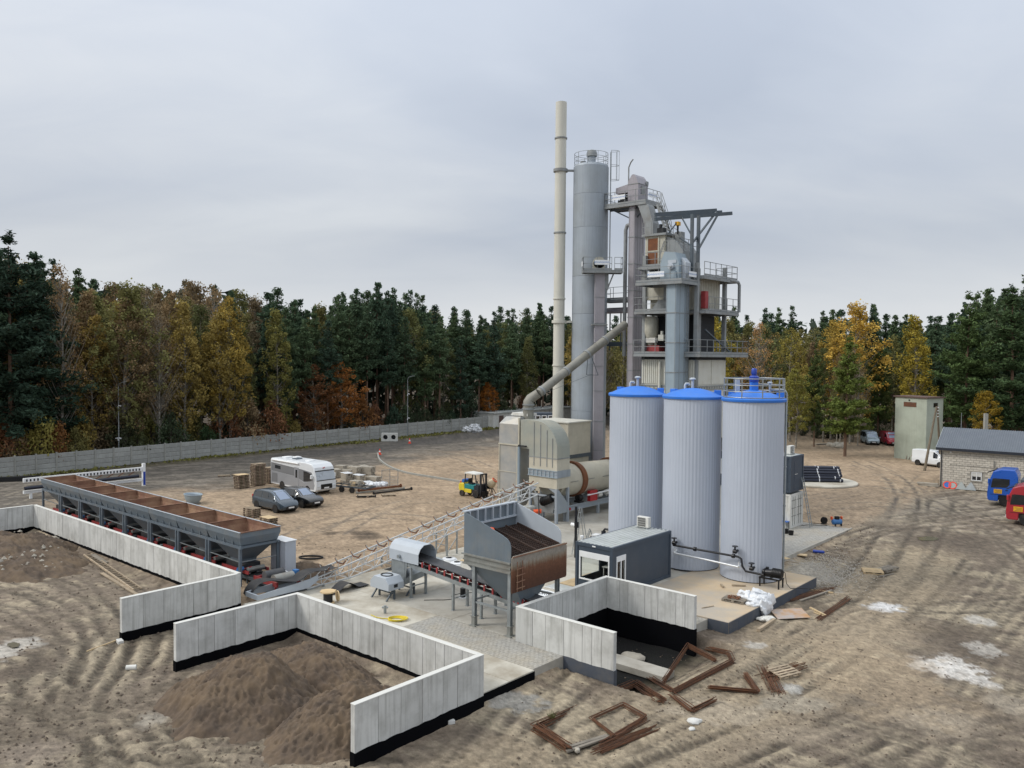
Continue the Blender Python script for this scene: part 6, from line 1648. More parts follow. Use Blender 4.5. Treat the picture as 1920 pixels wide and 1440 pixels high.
FAx, FBx = -33.5, 58.35             # second elevator in front of the tower
t = elevator('recycling_elevator', 'blue-grey bucket elevator in front of the mixing tower', FAx, FBx, .9, 2.0, 18.8, 'elev_blue', (-.4, .35))
p = platform(t, [(-3.1, -1.3), (1.1, -1.3), (1.1, 1.6), (-3.1, 1.2)], 18.95, [[(-3.1, -1.3), (1.1, -1.3)], [(1.1, -1.3), (1.1, 1.6)], [(-3.1, 1.2), (-3.1, -1.3)]])
banner(p, (-1.2, -1.36, 19.5), 1.5, .42, (0, 0, 0), .2); banner(p, (1.15, .3, 19.5), 1.2, .42, (0, 0, PI / 2), .17)
MB().prism([(-1.1, 18.96), (.55, 18.96), (.55, 20.3), (.2, 21.2), (-.75, 21.3), (-1.1, 20.5)], 'y', -.85, .75).build('head_casing', MT['elev_blue'], t)
MB().cyl((-.1, -1.05, 20.1), (-.1, -.86, 20.1), .26, .26, 16).cyl((-.1, -1.15, 20.1), (-.1, -1.0, 20.1), .15, .15, 14).bx(-.4, .35, -.9, -.851, 20.35, 20.6).build('drive_gear', MT['light_grey_paint'], t, smooth=40)
MB().prism([(.0, 19.7), (.35, 19.7), (.42, 18.96), (-.15, 18.96)], 'y', -1.0, -.86).build('gear_bracket', MT['elev_blue'], t)
MB().bx(.56, .9, -.4, .4, 19.0, 20.4).prism([(.56, 20.4), (.9, 20.4), (.56, 20.8)], 'y', -.4, .4).build('side_box', MT['light_grey_paint'], t)
mb = MB(); rail(mb, [(-1.1, -.9, 20.55), (-.75, -.9, 21.35), (.2, -.9, 21.25)], .8, step=.6, toe=False); mb.build('head_railing', MT['tower_grey'], t)
mb = MB()
for s in (-.17, .17): mb.bar((.55, 1.0 + s - .3, 1), (.55, 1.0 + s - .3, 18.9), .04)
for i in range(60): mb.bar((.55, .53, 1 + i * .3), (.55, .87, 1 + i * .3), .025)
mb.build('ladder', MT['tower_grey'], t)
# small filler elevator in front of the silo
p_ = AT(1121, 800, 73.7)
t = thing('filler_elevator', 'slim grey filler elevator standing against the big silo', 'elevator', (p_.x, 73.7, 0), 0)
z = 0; zz_ = (4.6, 7.2, 9.9, 12.1, 14.2, 15.9, 18.2, 20.3)
for q in zz_:
 MB().bx(-.42, .42, -.4, .4, z + .006, q - .006).build('casing_section', MT['elev_mauve'], t); MB().bx(-.45, .45, -.43, .43, q - .025, q + .025).build('section_flange', MT['tower_grey'], t); z = q
MB().bx(-.7, .7, -.5, .5, 15.7, 15.82).build('stay_plate', MT['tower_grey'], t)
p = platform(t, [(-1.55, -.9), (1.9, -.9), (1.9, .3), (-1.55, .3)], 20.55, [[(-1.55, .2), (-1.55, -.9), (.95, -.9)], [(1.2, -.9), (1.9, -.9), (1.9, .2)]])
banner(p, (.1, -.95, 21.2), 1.3, .42, (0, 0, 0), .18); banner(p, (-1.6, -.35, 21.1), .9, .42, (0, 0, -PI / 2), .1, None)
MB().cyl((-.1, -.3, 21.25), (-.1, .25, 21.25), .52, .52, 20).bx(-.62, .42, -.3, .25, 20.56, 21.25).build('head_casing', MT['tower_cream'], t, smooth=40)
MB().bar((.3, -.2, 18.0), (1.2, -.3, 20.3), .12).bar((.5, -.2, 18.9), (.5, -.2, 20.4), .3, .5).build('bracket', MT['tower_grey'], t)

# ---------------------------------------------------------------- mixing tower
ma, mbb = -35.0, 61.8
t = pthing('mixing_tower', 'grey asphalt mixing tower with stacked platforms above a cream silo box', 'mixing tower', ma, mbb, 0)
X0, X1, Y0, Y1 = -37.5, -32.35, 59.5, 64.55
for x in (X0 + .15, X1 - .15):
 for y in (Y0 + .15, Y1 - .15): PM(ma, mbb).bx(x - .15, x + .15, y - .15, y + .15, 0, 21.4 if x < -35 else 20.5).build('column', MT['tower_grey'], t)
# cream clad silo box, ribbed sheets each side
PM(ma, mbb).bx(X0 + .02, X1 - .02, Y0 + .02, Y1 - .02, 6.2, 12.75).build('silo_box', MT['white_panel'], t)
mb = PM(ma, mbb); n = 26
for i in range(n):
 x = X0 + .1 + i * (X1 - X0 - .2) / n
 if i in (9, 10): continue
 mb.bx(x, x + .12, Y0 - .035, Y0 + .018, 10.75, 12.7); mb.bx(x, x + .12, Y0 - .035, Y0 + .018, 6.3, 10.2)
mb.build('ribbed_cladding', MT['white_panel'], t)
mb = PM(ma, mbb).bx(X1 - .018, X1 + .03, Y0 + .3, Y0 + 2.4, 10.75, 12.7).bx(X1 - .018, X1 + .03, Y0 + 2.5, Y1 - .1, 10.75, 12.7); mb.build('flat_cladding', MT['white_panel'], t)
mb = PM(ma, mbb)
for zz in (10.3, 10.55): mb.bx(X0 - .05, X1 + .06, Y0 - .07, Y0 - .036, zz, zz + .09).bx(X1 + .031, X1 + .07, Y0 - .07, Y1, zz, zz + .09)
for i in range(14): mb.bx(X0 + i * .4, X0 + .07 + i * .4, Y0 - .06, Y0 - .036, 10.3, 10.64)
for i in range(12): mb.bx(X1 + .031, X1 + .06, Y0 + i * .43, Y0 + .07 + i * .43, 10.3, 10.64)
mb.build('girt', MT['tower_grey'], t)
PM(ma, mbb).cyl((X0 + 1.9, Y0 - .2, 6), (X0 + 1.9, Y0 - .2, 12.6), .12, .12, 10).build('vent_pipe', MT['white_panel'], t, smooth=40)
PM(ma, mbb).bx(X0 + 2.55, X0 + 2.72, Y0 - .15, Y0 - .04, 10, 12.9).build('cable_tray', MT['dark_void'], t)
PM(ma, mbb).bx(X0 + 2.85, X0 + 3.35, Y0 - .12, Y0 - .037, 10.7, 12.75).build('service_duct', MT['tower_grey'], t)
PM(ma, mbb).bx(X0, X1, Y0, Y1, 12.752, 13.0).build('silo_deck_beam', MT['dark_void'], t)
def plat(poly, z, rails): return platform(t, [(x - ma, y - mbb) for x, y in poly], z, [[(x - ma, y - mbb) for x, y in r] for r in rails])
plat([(X0 - .3, Y0 - .75), (X1 + .75, Y0 - .75), (X1 + .75, Y1 + 2.6), (X0 - .3, Y1 + 2.6)], 13.25, [[(X0 - .3, Y0 - .75), (X1 + .75, Y0 - .75)], [(X1 + .75, Y0 - .75), (X1 + .75, Y1 + 2.6)], [(X1 + .75, Y1 + 2.6), (X0, Y1 + 2.6)]])
# mixer storey
PM(ma, mbb).bx(X0 + .6, X1 - .9, Y0 + 1.4, Y1 - .4, 13.3, 16.4).build('mixer_core', MT['dark_void'], t)
PM(ma, mbb).lathe([(.5, 14.6), (.62, 15.0), (.62, 16.2), (.5, 16.35)], 18, (X0 + .55, Y0 + .55, 0)).lathe([(.18, 13.8), (.5, 14.6)], 18, (X0 + .55, Y0 + .55, 0), False).build('weigh_hopper', MT['tower_cream'], t, smooth=40)
PM(ma, mbb).bx(X0 + .15, X0 + 1.25, Y0 + .1, Y0 + .5, 14.15, 14.55).build('control_box', MT['white_dirty'], t)
PM(ma, mbb).bx(X0 + 1.4, X0 + 1.9, Y0 + .3, Y0 + .8, 14.3, 14.8).cyl((X0 + 1.7, Y0 + .4, 14.8), (X0 + 1.7, Y0 + .4, 15.1), .12, .12, 10).build('actuator', MT['white_panel'], t)
PM(ma, mbb).bx(X0 + 2.4, X0 + 3.4, Y0 + .1, Y0 + .5, 13.3, 16.4).build('wall_panel', MT['tower_grey'], t)
PM(ma, mbb).bx(X0 + .1, X0 + 1.5, Y0 + .3, Y0 + 1.2, 13.3, 13.9).build('pug_mill', MT['red_steel'], t)
PM(ma, mbb).bx(X1 - .5, X1 - .2, Y0 + .3, Y0 + 1.0, 13.3, 16.5).build('corner_column', MT['tower_grey'], t)
PM(ma, mbb).bar((X1, Y0 + 1.3, 15.2), (X1 + .1, Y1 + .8, 13.3), .12).build('diagonal_brace', MT['steel_dark'], t)
plat([(X0 - .2, Y0 - .9), (X0 + 3.3, Y0 - .9), (X0 + 3.3, Y0 + .4), (X1 + .5, Y0 + .4), (X1 + .5, Y1 + 1.2), (X0 - .2, Y1)], 16.75, [[(X0 - .2, Y0 - .9), (X0 + 3.2, Y0 - .9)], [(X1 + .5, Y0 + .9), (X1 + .5, Y1 + 1.2)], [(X0 - .2, Y0 - .9), (X0 - .2, Y0 + .6)]])
# hot bins storey
PM(ma, mbb).bx(X0 + .3, X1 - .5, Y0 + .8, Y1 - .3, 16.8, 19.4).build('hot_bins', MT['tower_cream'], t)
PM(ma, mbb).prism([(X0 + 1.2, 16.85), (X0 + 3.2, 16.85), (X0 + 2.9, 17.5), (X0 + 1.9, 17.65)], 'y', Y0 - .5, Y0 + .5).build('bin_gate_cover', MT['tower_grey'], t)
PM(ma, mbb).bx(X0 + .15, X0 + 2.0, Y0 + .2, Y0 + .75, 17.7, 18.8).build('screen_duct', MT['tower_cream'], t)
PM(ma, mbb).bx(X0 + 2.1, X0 + 3.0, Y0 - .1, Y0 + .7, 17.6, 19.3).build('dust_duct', MT['tower_grey'], t)
PM(ma, mbb).bx(X1 - .25, X1 + .15, Y0 + 1.0, Y0 + 1.5, 16.9, 18.3).build('red_valve_block', MT['red_steel'], t)
mb = PM(ma, mbb)
for i in range(12): mb.bx(X1 - .5, X1 - .46, Y0 + 1.0 + i * .28, Y0 + 1.2 + i * .28, 16.85, 19.3)
mb.build('clad_rib', MT['tower_cream'], t)
plat([(X0 - .3, Y0 + .3), (X1 + .4, Y0 + .3), (X1 + .4, Y1 + 1.0), (X0 - .3, Y1 + 1.0)], 19.5, [[(X1 + .4, Y0 + .3), (X1 + .4, Y1 + 1.0), (X1 - 1.5, Y1 + 1.0)], [(X0 - .3, Y0 + .3), (X0 + 2.2, Y0 + .3)]])
PM(ma, mbb).tube([(X1 + .35, Y1 - .3, 19.4), (X1 + .5, Y1 + 1.0, 19.35), (X1 + .55, Y1 + 1.15, 19.1), (X1 + .55, Y1 + 1.15, 16.8)], .13, 10).build('down_pipe', MT['tower_grey'], t, smooth=40)
# screen house
PM(ma, mbb).bx(X0 + .1, X0 + 2.6, Y0 + .9, Y1 - .4, 19.6, 20.4).build('screen_support', MT['dark_void'], t)
sc = [(X0 + .1, 20.5), (X1 - 1.2, 20.5), (X1 - .9, 21.6), (X1 - .95, 22.0), (X0 + 2.4, 23.1), (X0 + .1, 23.1)]
PM(ma, mbb).prism([(X0, 20.5), (X0 + 1.9, 20.5), (X0 + 1.9, 23.0), (X0, 23.0)], 'y', Y0 + .35, Y0 + 2.9).build('screen_casing', MT['tower_cream'], t)
PM(ma, mbb).prism([(X0 + 1.92, 19.6), (X0 + 3.5, 19.6), (X0 + 3.5, 21.6), (X0 + 3.1, 22.2), (X0 + 2.6, 22.6), (X0 + 1.92, 22.9)], 'y', Y0 + .5, Y0 + 2.9).build('screen_hood', MT['tower_grey'], t)
PM(ma, mbb).bx(X0 + .3, X0 + 1.25, Y0 + .3, Y0 + .348, 20.7, 22.8).build('rusty_door', MT['rust'], t)
mb = PM(ma, mbb).bx(X0 + .2, X0 + .3, Y0 + .28, Y0 + .347, 20.6, 22.9).bx(X0 + 1.25, X0 + 1.38, Y0 + .28, Y0 + .347, 20.6, 22.9).bx(X0 + .2, X0 + 1.4, Y0 + .27, Y0 + .3, 21.7, 21.8)
mb.build('door_frame', MT['tower_cream'], t)
PM(ma, mbb).bx(X0 - .2, X0 + 2.1, Y0 + .1, Y0 + 3.1, 23.002, 23.18).build('screen_roof', MT['tower_grey'], t)
PM(ma, mbb).bx(X0 + .9, X0 + 1.5, Y0 + .7, Y0 + 1.2, 23.2, 23.7).cyl((X0 + 1.2, Y0 + .8, 23.7), (X0 + 1.2, Y0 + .8, 24.0), .15, .15, 10).build('roof_motor', MT['dark_void'], t)
PM(ma, mbb).bx(X0 + 2.3, X0 + 2.9, Y0 + 1.2, Y0 + 1.8, 22.3, 23.3).build('vent_box', MT['tower_grey'], t)
plat([(X0 - .2, Y0 - .35), (X0 + 2.6, Y0 - .35), (X0 + 2.6, Y0 + .33), (X0 - .2, Y0 + .33)], 20.45, [[(X0 + .2, Y0 - .35), (X0 + 2.6, Y0 - .35)]])
mb = PM(ma, mbb); rail(mb, [(X0 + 2.0, Y0 + .5, 23.0), (X0 + 3.1, Y0 + .5, 22.2), (X0 + 3.5, Y0 + .6, 21.6), (X0 + 3.5, Y0 + 2.9, 21.6)], 1.0, step=.7, toe=False); rail(mb, [(X0 - .1, Y0 + .1, 23.2), (X0 + .7, Y0 + .1, 23.2)], 1.0, toe=False)
mb.build('roof_railing', MT['tower_grey'], t)
# hoist beam on posts
hb_ = pthing('hoist_gantry', 'dark steel hoist gantry with long overhanging beams on the tower top', 'gantry', X1 - 1.2, Y0 + 1.6, 19.5)
z0 = 19.5
K = [AT(1297, 402, 68), AT(1308, 404, 69)]
def toP(v): a, b = LP(v); return Vector((a, b, v.z))
gp = toP(AT(1297, 470, 66.2)); gp2 = toP(AT(1309, 470, 66.9))
B0 = toP(AT(1228, 411, 67.2)); B1 = toP(AT(1372, 400, 70.2)); B2 = toP(AT(1228, 402, 68.6)); B3 = toP(AT(1343, 394, 71.0)); B4 = toP(AT(1353, 397, 70.6))
mb = PM(X1 - 1.2, Y0 + 1.6, z0)
for c in (gp, gp2): mb.bar((c.x, c.y, z0), (c.x, c.y, B0.z + .25), .22)
mb.build('post', MT['steel_dark'], hb_)
mb = PM(X1 - 1.2, Y0 + 1.6, z0).bar(B0, B1, .2, .28).bar(B2, B3, .2, .26).bar(B0 + Vector((0, 0, .3)), B4, .16, .22); mb.build('beam', MT['steel_dark'], hb_)
mb = PM(X1 - 1.2, Y0 + 1.6, z0)
mb.bar((gp.x, gp.y, 22.0), toP(AT(1343, 398, 70)), .13).bar((gp2.x, gp2.y, 21.6), toP(AT(1345, 404, 70.6)), .13).bar((gp.x, gp.y, 22.6), toP(AT(1278, 407, 68.2)), .09).bar(toP(AT(1254, 437, 67.6)), toP(AT(1270, 416, 67.8)), .08)
mb.bar((gp.x, gp.y, 21.8), toP(AT(1275, 446, 67.8)), .1)
mb.build('brace', MT['steel_dark'], hb_)
h = toP(AT(1271, 416, 67.9)); PM(X1 - 1.2, Y0 + 1.6, z0).bx(h.x - .15, h.x + .15, h.y - .2, h.y + .2, h.z - .3, h.z).build('hoist', MT['yellow_plate'], hb_)
PM(X1 - 1.2, Y0 + 1.6, z0).cyl(h - Vector((0, 0, .3)), h - Vector((0, 0, 1.0)), .09, .07, 8).build('hoist_chain', MT['dark_void'], hb_)
# small bridge between silo and tower
t = pthing('access_bridge', 'small railed steel bridge between the big silo and the mauve elevator', 'bridge', -43.0, 64.0, 0)
pp = platform(t, [(-1.2, -.6), (2.2, -.6), (2.2, .6), (-1.2, .6)], 18.2, [[(-1.2, -.6), (2.2, -.6)], [(-1.2, .6), (-1.2, -.6)]])
MB().cyl((-1.4, 0, 17.2), (2.4, 0, 17.2), .28, .28, 14).build('link_pipe', MT['elev_mauve'], t, smooth=40)
mb = MB()
for x in (-.8, .4, 1.6): mb.bar((x, 0, 13.5), (x, 0, 17.0), .09)
mb.bx(-1.2, 2.2, -.4, .4, 13.9, 14.3); mb.build('support', MT['steel_dark'], t)

# ---------------------------------------------------------------- container stack right of the tanks
def container(name, label, a0, a1, b0, b1, z0, z1, mat, white):
 t = pthing(name, label, 'container', (a0 + a1) / 2, (b0 + b1) / 2, z0)
 hx, hy, h = (a1 - a0) / 2, (b1 - b0) / 2, z1 - z0
 mb = MB()
 for sx in (-1, 1):
  for sy in (-1, 1): mb.bx(sx * hx - sx * .14, sx * hx, sy * hy - sy * .14, sy * hy, 0, h)
 for zz in ((0, .15), (h - .15, h)):
  for sx in (-1, 1): mb.bx(sx * hx - sx * .12, sx * hx - sx * .004, -hy + .14, hy - .14, *zz)
  for sy in (-1, 1): mb.bx(-hx + .14, hx - .14, sy * hy - sy * .12, sy * hy - sy * .004, *zz)
 mb.build('steel_frame', MT['anthracite'] if not white else MT['white_dirty'], t)
 mb = MB(); n = 18
 for i in range(n):
  x = -hx + .14 + i * (2 * hx - .28) / n; w = (2 * hx - .28) / n
  for sy in (-1, 1):
   y = sy * (hy - .06); mb.bx(x, x + w * .5, y - .012, y + .012, .15, h - .15); mb.bx(x + w * .5, x + w, y - .012 - sy * .025, y + .012 - sy * .025, .15, h - .15)
 mb.build('side_sheet', MT[mat], t)['kind'] = 'stuff'
 MB().bx(-hx + .05, -hx + .08, -hy + .14, hy - .14, .15, h - .15).build('end_sheet', MT[mat], t)
 MB().bx(-hx + .1, hx - .1, -hy + .1, hy - .1, h - .05, h - .01).build('roof_sheet', MT['roof_metal'], t)
 return t, hx, hy, h
CA0, CA1, CB0, CB1 = -31.1, -25.0, 60.9, 63.35
t, hx, hy, h = container('storage_container', 'white storage container with double doors under the dark cabin', CA0, CA1, CB0, CB1, 0, 2.6, 'white_dirty', True)
for s in (-1, 1):
 d = MB().bx(hx - .07, hx - .02, min(0, s * (hy - .15)) + .01, max(0, s * (hy - .15)) - .01, .16, h - .16).build('door', MT['white_dirty'], t)
 mb = MB()
 for y in (s * .35, s * .75): mb.cyl((hx - .002, y, .2), (hx - .002, y, h - .2), .018, .018, 6)
 for zz in (.9, 1.5, 2.1): mb.bx(hx - .019, hx - .01, s * .1, s * .95, zz - .03, zz + .03)
 mb.build('lock_bar', MT['steel_gal_dirty'], d)
t, hx, hy, h = container('control_cabin', 'dark grey control cabin stacked on the white container behind the right tank', CA0, CA1, CB0 - .03, CB1 - .03, 2.75, 5.5, 'anthracite', False)
d = MB().bx(hx - .09, hx - .03, -.5, .5, .15, 2.3).build('door', MT['anthracite'], t)
MB().bx(hx - .029, hx - .015, -.4, .1, 1.3, 1.34).build('door_handle', MT['white_dirty'], d)
MB().bx(hx - .08, hx - .04, -hy + .14, hy - .14, .15, h - .15).build('end_sheet', MT['anthracite'], t)
w = wframe(MB(), 'y', -hy + .0, -hx + .3, -hx + 1.5, .9, 2.1).build('window', MT['white'], t); MB().bx(-hx + .38, -hx + 1.42, -hy + .03, -hy + .04, .98, 2.02).build('pane', MT['glass_dark'], w)
mb = MB()
for x in (-2.6, 0, 2.6): mb.bx(x - .1, x + .1, -1.1, 1.1, -.15, 0)
mb.build('spacer_beam', MT['steel_dark'], t)
aircon(PW(-25.7, CB0 + 1.5, 5.5), TH + PI / 2, 'white air conditioner on top of the dark control cabin')
t = pthing('aluminium_ladder', 'aluminium ladder leaning against the stacked containers', 'ladder', -24.1, 62.75, 0)
lt = Vector((-.82, .15, 3.75)); 
mb = MB()
for s in (-.21, .21): mb.bar((0, s, 0), lt + Vector((0, s * .8, 0)), .07, .04)
mb.build('stile', MT['galv'], t)
for i in range(13):
 c = Vector((0, 0, 0)).lerp(lt, (i + 1) / 14); MB().bar(c + Vector((0, -.2, 0)), c + Vector((0, .2, 0)), .035).build('rung', MT['galv'], t)
# ================================================================= VEHICLES
def wheel(t, x, y, r, w, side, spokes=8, name='wheel', rimmat='rim'):
 """tyre and rim under one wheel part; side -1 faces -y"""
 wo = MB().lathe([(r * .62, -w / 2), (r * .93, -w / 2), (r, -w * .3), (r, w * .3), (r * .93, w / 2), (r * .62, w / 2)], 28).build(name, MT['tyre'], t, smooth=40, loc=(x, y, r), rot=(PI / 2, 0, 0))
 mb = MB(); zf = w * .42 * (1 if side < 0 else -1)
 mb.lathe([(r * .64, -w * .45), (r * .64, w * .45)], 24, cap=False)
 mb.cyl((0, 0, zf * .75), (0, 0, zf), r * .2, r * .18, 14)
 for i in range(spokes):
  q = 2 * PI * i / spokes; mb.bar((r * .12 * math.cos(q), r * .12 * math.sin(q), zf * .85), (r * .62 * math.cos(q), r * .62 * math.sin(q), zf * .9), r * .13, r * .1)
 mb.build('rim', MT[rimmat], wo, smooth=40)
 MB().cyl((0, 0, zf * .2), (0, 0, zf * .3), r * .63, r * .63, 24).build('brake_backing', MT['black'], wo)
 return wo
def car(name, label, loc, rz, st, paint, side_glass, wind, rear, wheels, wr=.32, lights=None, cat='car', roofline=None, belt_dark=False):
 t = thing(name, label, cat, loc, rz)
 def ring(s):
  x, hw, z0, zb, hwt, zt = s
  l = [(-.88 * hw, z0), (-hw, z0 + .13), (-hw * 1.0, (z0 + zb) / 2), (-hw * .985, zb - .1), (-hw * .95, zb), (-hwt, max(zb + .005, zt - .06)), (-hwt * .82, zt), (-hwt * .4, zt + .012)]
  return [(x, y, z) for y, z in l] + [(x, -y, z) for y, z in reversed(l)]
 # resample stations smoothly
 S_ = [np.array(s, float) for s in st]; rs = []
 for s0, s1 in zip(S_, S_[1:]):
  for f in (0, .5): rs.append(s0 * (1 - f) + s1 * f)
 rs.append(S_[-1])
 MB().loft([ring(s) for s in rs]).build('body', MT[paint], t, smooth=32)
 def at(xx):
  for s0, s1 in zip(S_, S_[1:]):
   if s0[0] <= xx <= s1[0]: f = (xx - s0[0]) / (s1[0] - s0[0]); return s0 * (1 - f) + s1 * f
  return S_[-1]
 for (x0, x1) in side_glass:
  for sg in (-1, 1):
   qs = []
   for xx in np.linspace(x0, x1, 5):
    s = at(xx); yb, zb = .95 * s[1], s[3]; yt, zt = s[4], s[5] - .06
    def lerp(f): return (xx, sg * (yb + (yt - yb) * f + .012), zb + (zt - zb) * f)
    qs.append([lerp(.06), lerp(.90)])
   mb = MB(); vs = [p for q in qs for p in q]; fs = [(2 * i, 2 * i + 2, 2 * i + 3, 2 * i + 1) for i in range(4)]
   mb.add(vs, fs if sg < 0 else [f[::-1] for f in fs]); mb.build('side_window', MT['glass_dark'], t)
 for nm, (x0, x1), mtl in (('windscreen', wind, 'glass_screen'), ('rear_window', rear, 'glass_dark')):
  if x0 is None: continue
  xs = np.linspace(x0, x1, 6); vs = []
  for xx in xs:
   s = at(xx)
   for f in (-.93, -.5, 0, .5, .93): vs.append((xx, f * (s[4] * .98), s[5] + .016 - (0.03 if abs(f) > .9 else 0)))
  fs = [(i * 5 + j, (i + 1) * 5 + j, (i + 1) * 5 + j + 1, i * 5 + j + 1) for i in range(5) for j in range(4)]
  MB().add(vs, fs).build(nm, MT[mtl], t, smooth=60)
 W_ = max(s[1] for s in st)
 for x in wheels:
  for sg in (-1, 1):
   MB().cyl((x, sg * (W_ - .28), wr + .02), (x, sg * (W_ + .006), wr + .02), wr + .055, wr + .055, 28).build('wheel_arch', MT['black'], t, smooth=40)
   wheel(t, x, sg * (W_ - .09), wr, .21, sg)
 xf = st[-1][0]
 s = at(xf - .16)
 for sg in (-1, 1):
  MB().add([(xf - .02, sg * s[1] * .62, s[3] - .12), (xf - .12, sg * s[1] * .93, s[3] - .10), (xf - .42, sg * s[1] * 1.03, s[3] + .07), (xf - .25, sg * s[1] * .70, s[3] + .07)], [(0, 1, 2, 3) if sg > 0 else (3, 2, 1, 0)]).build('headlight', MT['headlight'], t)
  MB().ball((wind[1] - .12, sg * (W_ + .1), at(wind[1] - .2)[3] + .1), .07, .11, .09, 10, 6).build('door_mirror', MT[paint], t, smooth=60)
  MB().bx(st[0][0] + .04, st[0][0] + .2, sg * (W_ - .14) - .04, sg * (W_ - .14) + .04, .85, 1.15).build('tail_light', MT['red_paint'], t)
  for xx in (side_glass[0][0] + .45, side_glass[-1][0] + .3): MB().bx(xx, xx + .16, sg * (W_ - .012), sg * (W_ + .02), at(xx)[3] - .16, at(xx)[3] - .12).build('door_handle', MT[paint], t)
 MB().bx(xf - .09, xf + .015, -.52, .52, .30, .46).build('lower_grille', MT['black'], t, bevel=.01)
 MB().bx(xf - .1, xf + .012, -.42, .42, .50, .58).build('upper_grille', MT['black'], t)
 MB().bx(xf + .013, xf + .03, -.26, .26, .42, .53).build('number_plate', MT['white'], t)
 MB().bx(st[0][0] - .03, st[0][0] - .01, -.26, .26, .75, .86).build('number_plate', MT['white'], t)
 return t
MPV = [(-2.29, .72, .42, .86, .60, .95), (-2.24, .83, .32, 1.0, .64, 1.28), (-2.05, .89, .25, 1.02, .67, 1.52), (-1.5, .912, .22, 1.02, .69, 1.64), (-.7, .915, .22, 1.0, .70, 1.68), (.15, .915, .22, .98, .69, 1.66), (.55, .915, .22, .97, .68, 1.55), (1.05, .91, .22, .97, .70, 1.27), (1.5, .90, .22, .96, .74, 1.02), (1.95, .87, .25, .84, .70, .88), (2.18, .78, .30, .70, .62, .73), (2.29, .62, .36, .58, .5, .60)]
EST = [(-2.32, .72, .40, .80, .60, .88), (-2.26, .83, .30, .90, .60, 1.12), (-2.0, .89, .22, .93, .62, 1.34), (-1.3, .905, .20, .93, .65, 1.44), (-.4, .907, .20, .92, .66, 1.46), (.1, .907, .20, .91, .65, 1.43), (.5, .905, .20, .90, .64, 1.25), (1.0, .90, .20, .91, .73, .97), (1.6, .88, .22, .86, .74, .89), (2.1, .82, .26, .75, .68, .78), (2.25, .74, .30, .66, .58, .68), (2.33, .62, .36, .56, .48, .58)]
VAN = [(-2.35, .80, .35, 1.05, .74, 1.7), (-2.28, .90, .28, 1.06, .80, 1.90), (-1.0, .95, .25, 1.05, .82, 1.96), (.6, .95, .25, 1.03, .80, 1.93), (1.1, .945, .25, 1.02, .76, 1.6), (1.6, .93, .26, 1.02, .78, 1.10), (2.1, .88, .3, .85, .74, .9), (2.32, .76, .36, .66, .6, .69)]
def P2W(a, b): p = PW(a, b); return (p.x, p.y, 0.0)
pz = lambda a, b: (PW(a, b).x, PW(a, b).y, gzp(a, b) + .0)
car('minivan', 'slate grey minivan parked beside the black estate car', pz(-59.75, 38.68), TH, MPV, 'car_grey', [(-1.95, -.75), (-.68, .2), (.28, .95)], (.3, 1.46), (-2.24, -2.0), (-1.42, 1.32))
car('estate_car', 'black estate car parked between the minivan and the motorhome', pz(-60.15, 41.45), TH, EST, 'car_black', [(-1.95, -.85), (-.78, .05), (.12, .75)], (.16, 1.0), (-2.26, -2.02), (-1.32, 1.36), .32)
g = G(1642, 836, -.1); car('parked_van', 'silver van parked among the trees left of the transformer tower', (g.x, g.y + 2, gz(g.x, g.y)), R(-100), VAN, 'van_silver', [(-2.2, -.9), (-.8, .4), (.5, 1.05)], (.65, 1.55), (-2.3, -2.29), (-1.45, 1.4), .32, cat='van')
g = G(1672, 838, -.1); car('parked_van', 'dark red van half hidden behind the transformer tower', (g.x + .8, g.y + 2.5, gz(g.x, g.y)), R(-98), VAN, 'van_red', [(.5, 1.05)], (.65, 1.55), (-2.3, -2.29), (-1.45, 1.4), .32, cat='van')
g = AT(1752, 800, 100); car('parked_van', 'white van glimpsed between the transformer tower and the blockhouse', (g.x, 100, gz(g.x, 100)), R(-60), VAN, 'rv_white', [(.5, 1.05)], (.65, 1.55), (-2.3, -2.29), (-1.45, 1.4), .32, cat='van')

# ---------------------------------------------------------------- motorhome
t = pthing('motorhome', 'white and silver motorhome parked beside the black estate car', 'motorhome', -66.6, 46.1, gzp(-66, 46))
pr = [(-3.68, .42), (-3.7, 2.72), (-3.6, 2.86), (2.3, 2.88), (2.95, 2.78), (3.3, 2.5), (3.42, 2.2), (3.66, 1.45), (3.74, 1.12), (3.74, .5), (3.6, .34), (1.2, .34), (-1.0, .36)]
def sect(y, f): return [(x * (1 - (.0 if x < 2 else .03 * f)), y, z * (1 - .012 * f)) for x, z in pr]
MB().loft([sect(-1.12, 1), sect(-1.06, 0), sect(1.06, 0), sect(1.12, 1)]).build('body', MT['rv_white'], t, smooth=25, bevel=.02)
ys = -1.128
def sidepanel(poly, nm, mtl, d=.012):
 for sg in (-1, 1):
  o = MB().prism(poly, 'y', sg * 1.121, sg * (1.121 + d)).build(nm, MT[mtl], t)
 return o
sidepanel([(-3.62, .5), (3.3, .5), (3.45, .9), (3.3, 1.3), (1.9, 1.0), (.4, 1.45), (-3.62, 1.62)], 'lower_side', 'rv_silver')
sidepanel([(-3.62, 1.64), (.4, 1.47), (1.9, 1.03), (3.25, 1.3), (3.0, 2.05), (1.6, 2.2), (-3.62, 2.45)], 'upper_side', 'rv_dark')
sidepanel([(-2.95, 1.92), (-2.0, 1.88), (-2.0, 2.2), (-2.95, 2.25)], 'side_window', 'glass_dark', .024)
sidepanel([(1.75, 1.15), (2.35, 1.2), (3.0, 1.32), (2.86, 1.92), (2.3, 2.05), (1.75, 2.08)], 'cab_window', 'glass_dark', .024)
d = MB().prism([(.28, .55), (.98, .55), (.98, 2.3), (.28, 2.33)], 'y', -1.15, -1.134).build('entrance_door', MT['rv_silver'], t); MB().bx(.48, .78, -1.16, -1.151, 1.35, 2.1).build('door_window', MT['glass_dark'], d)
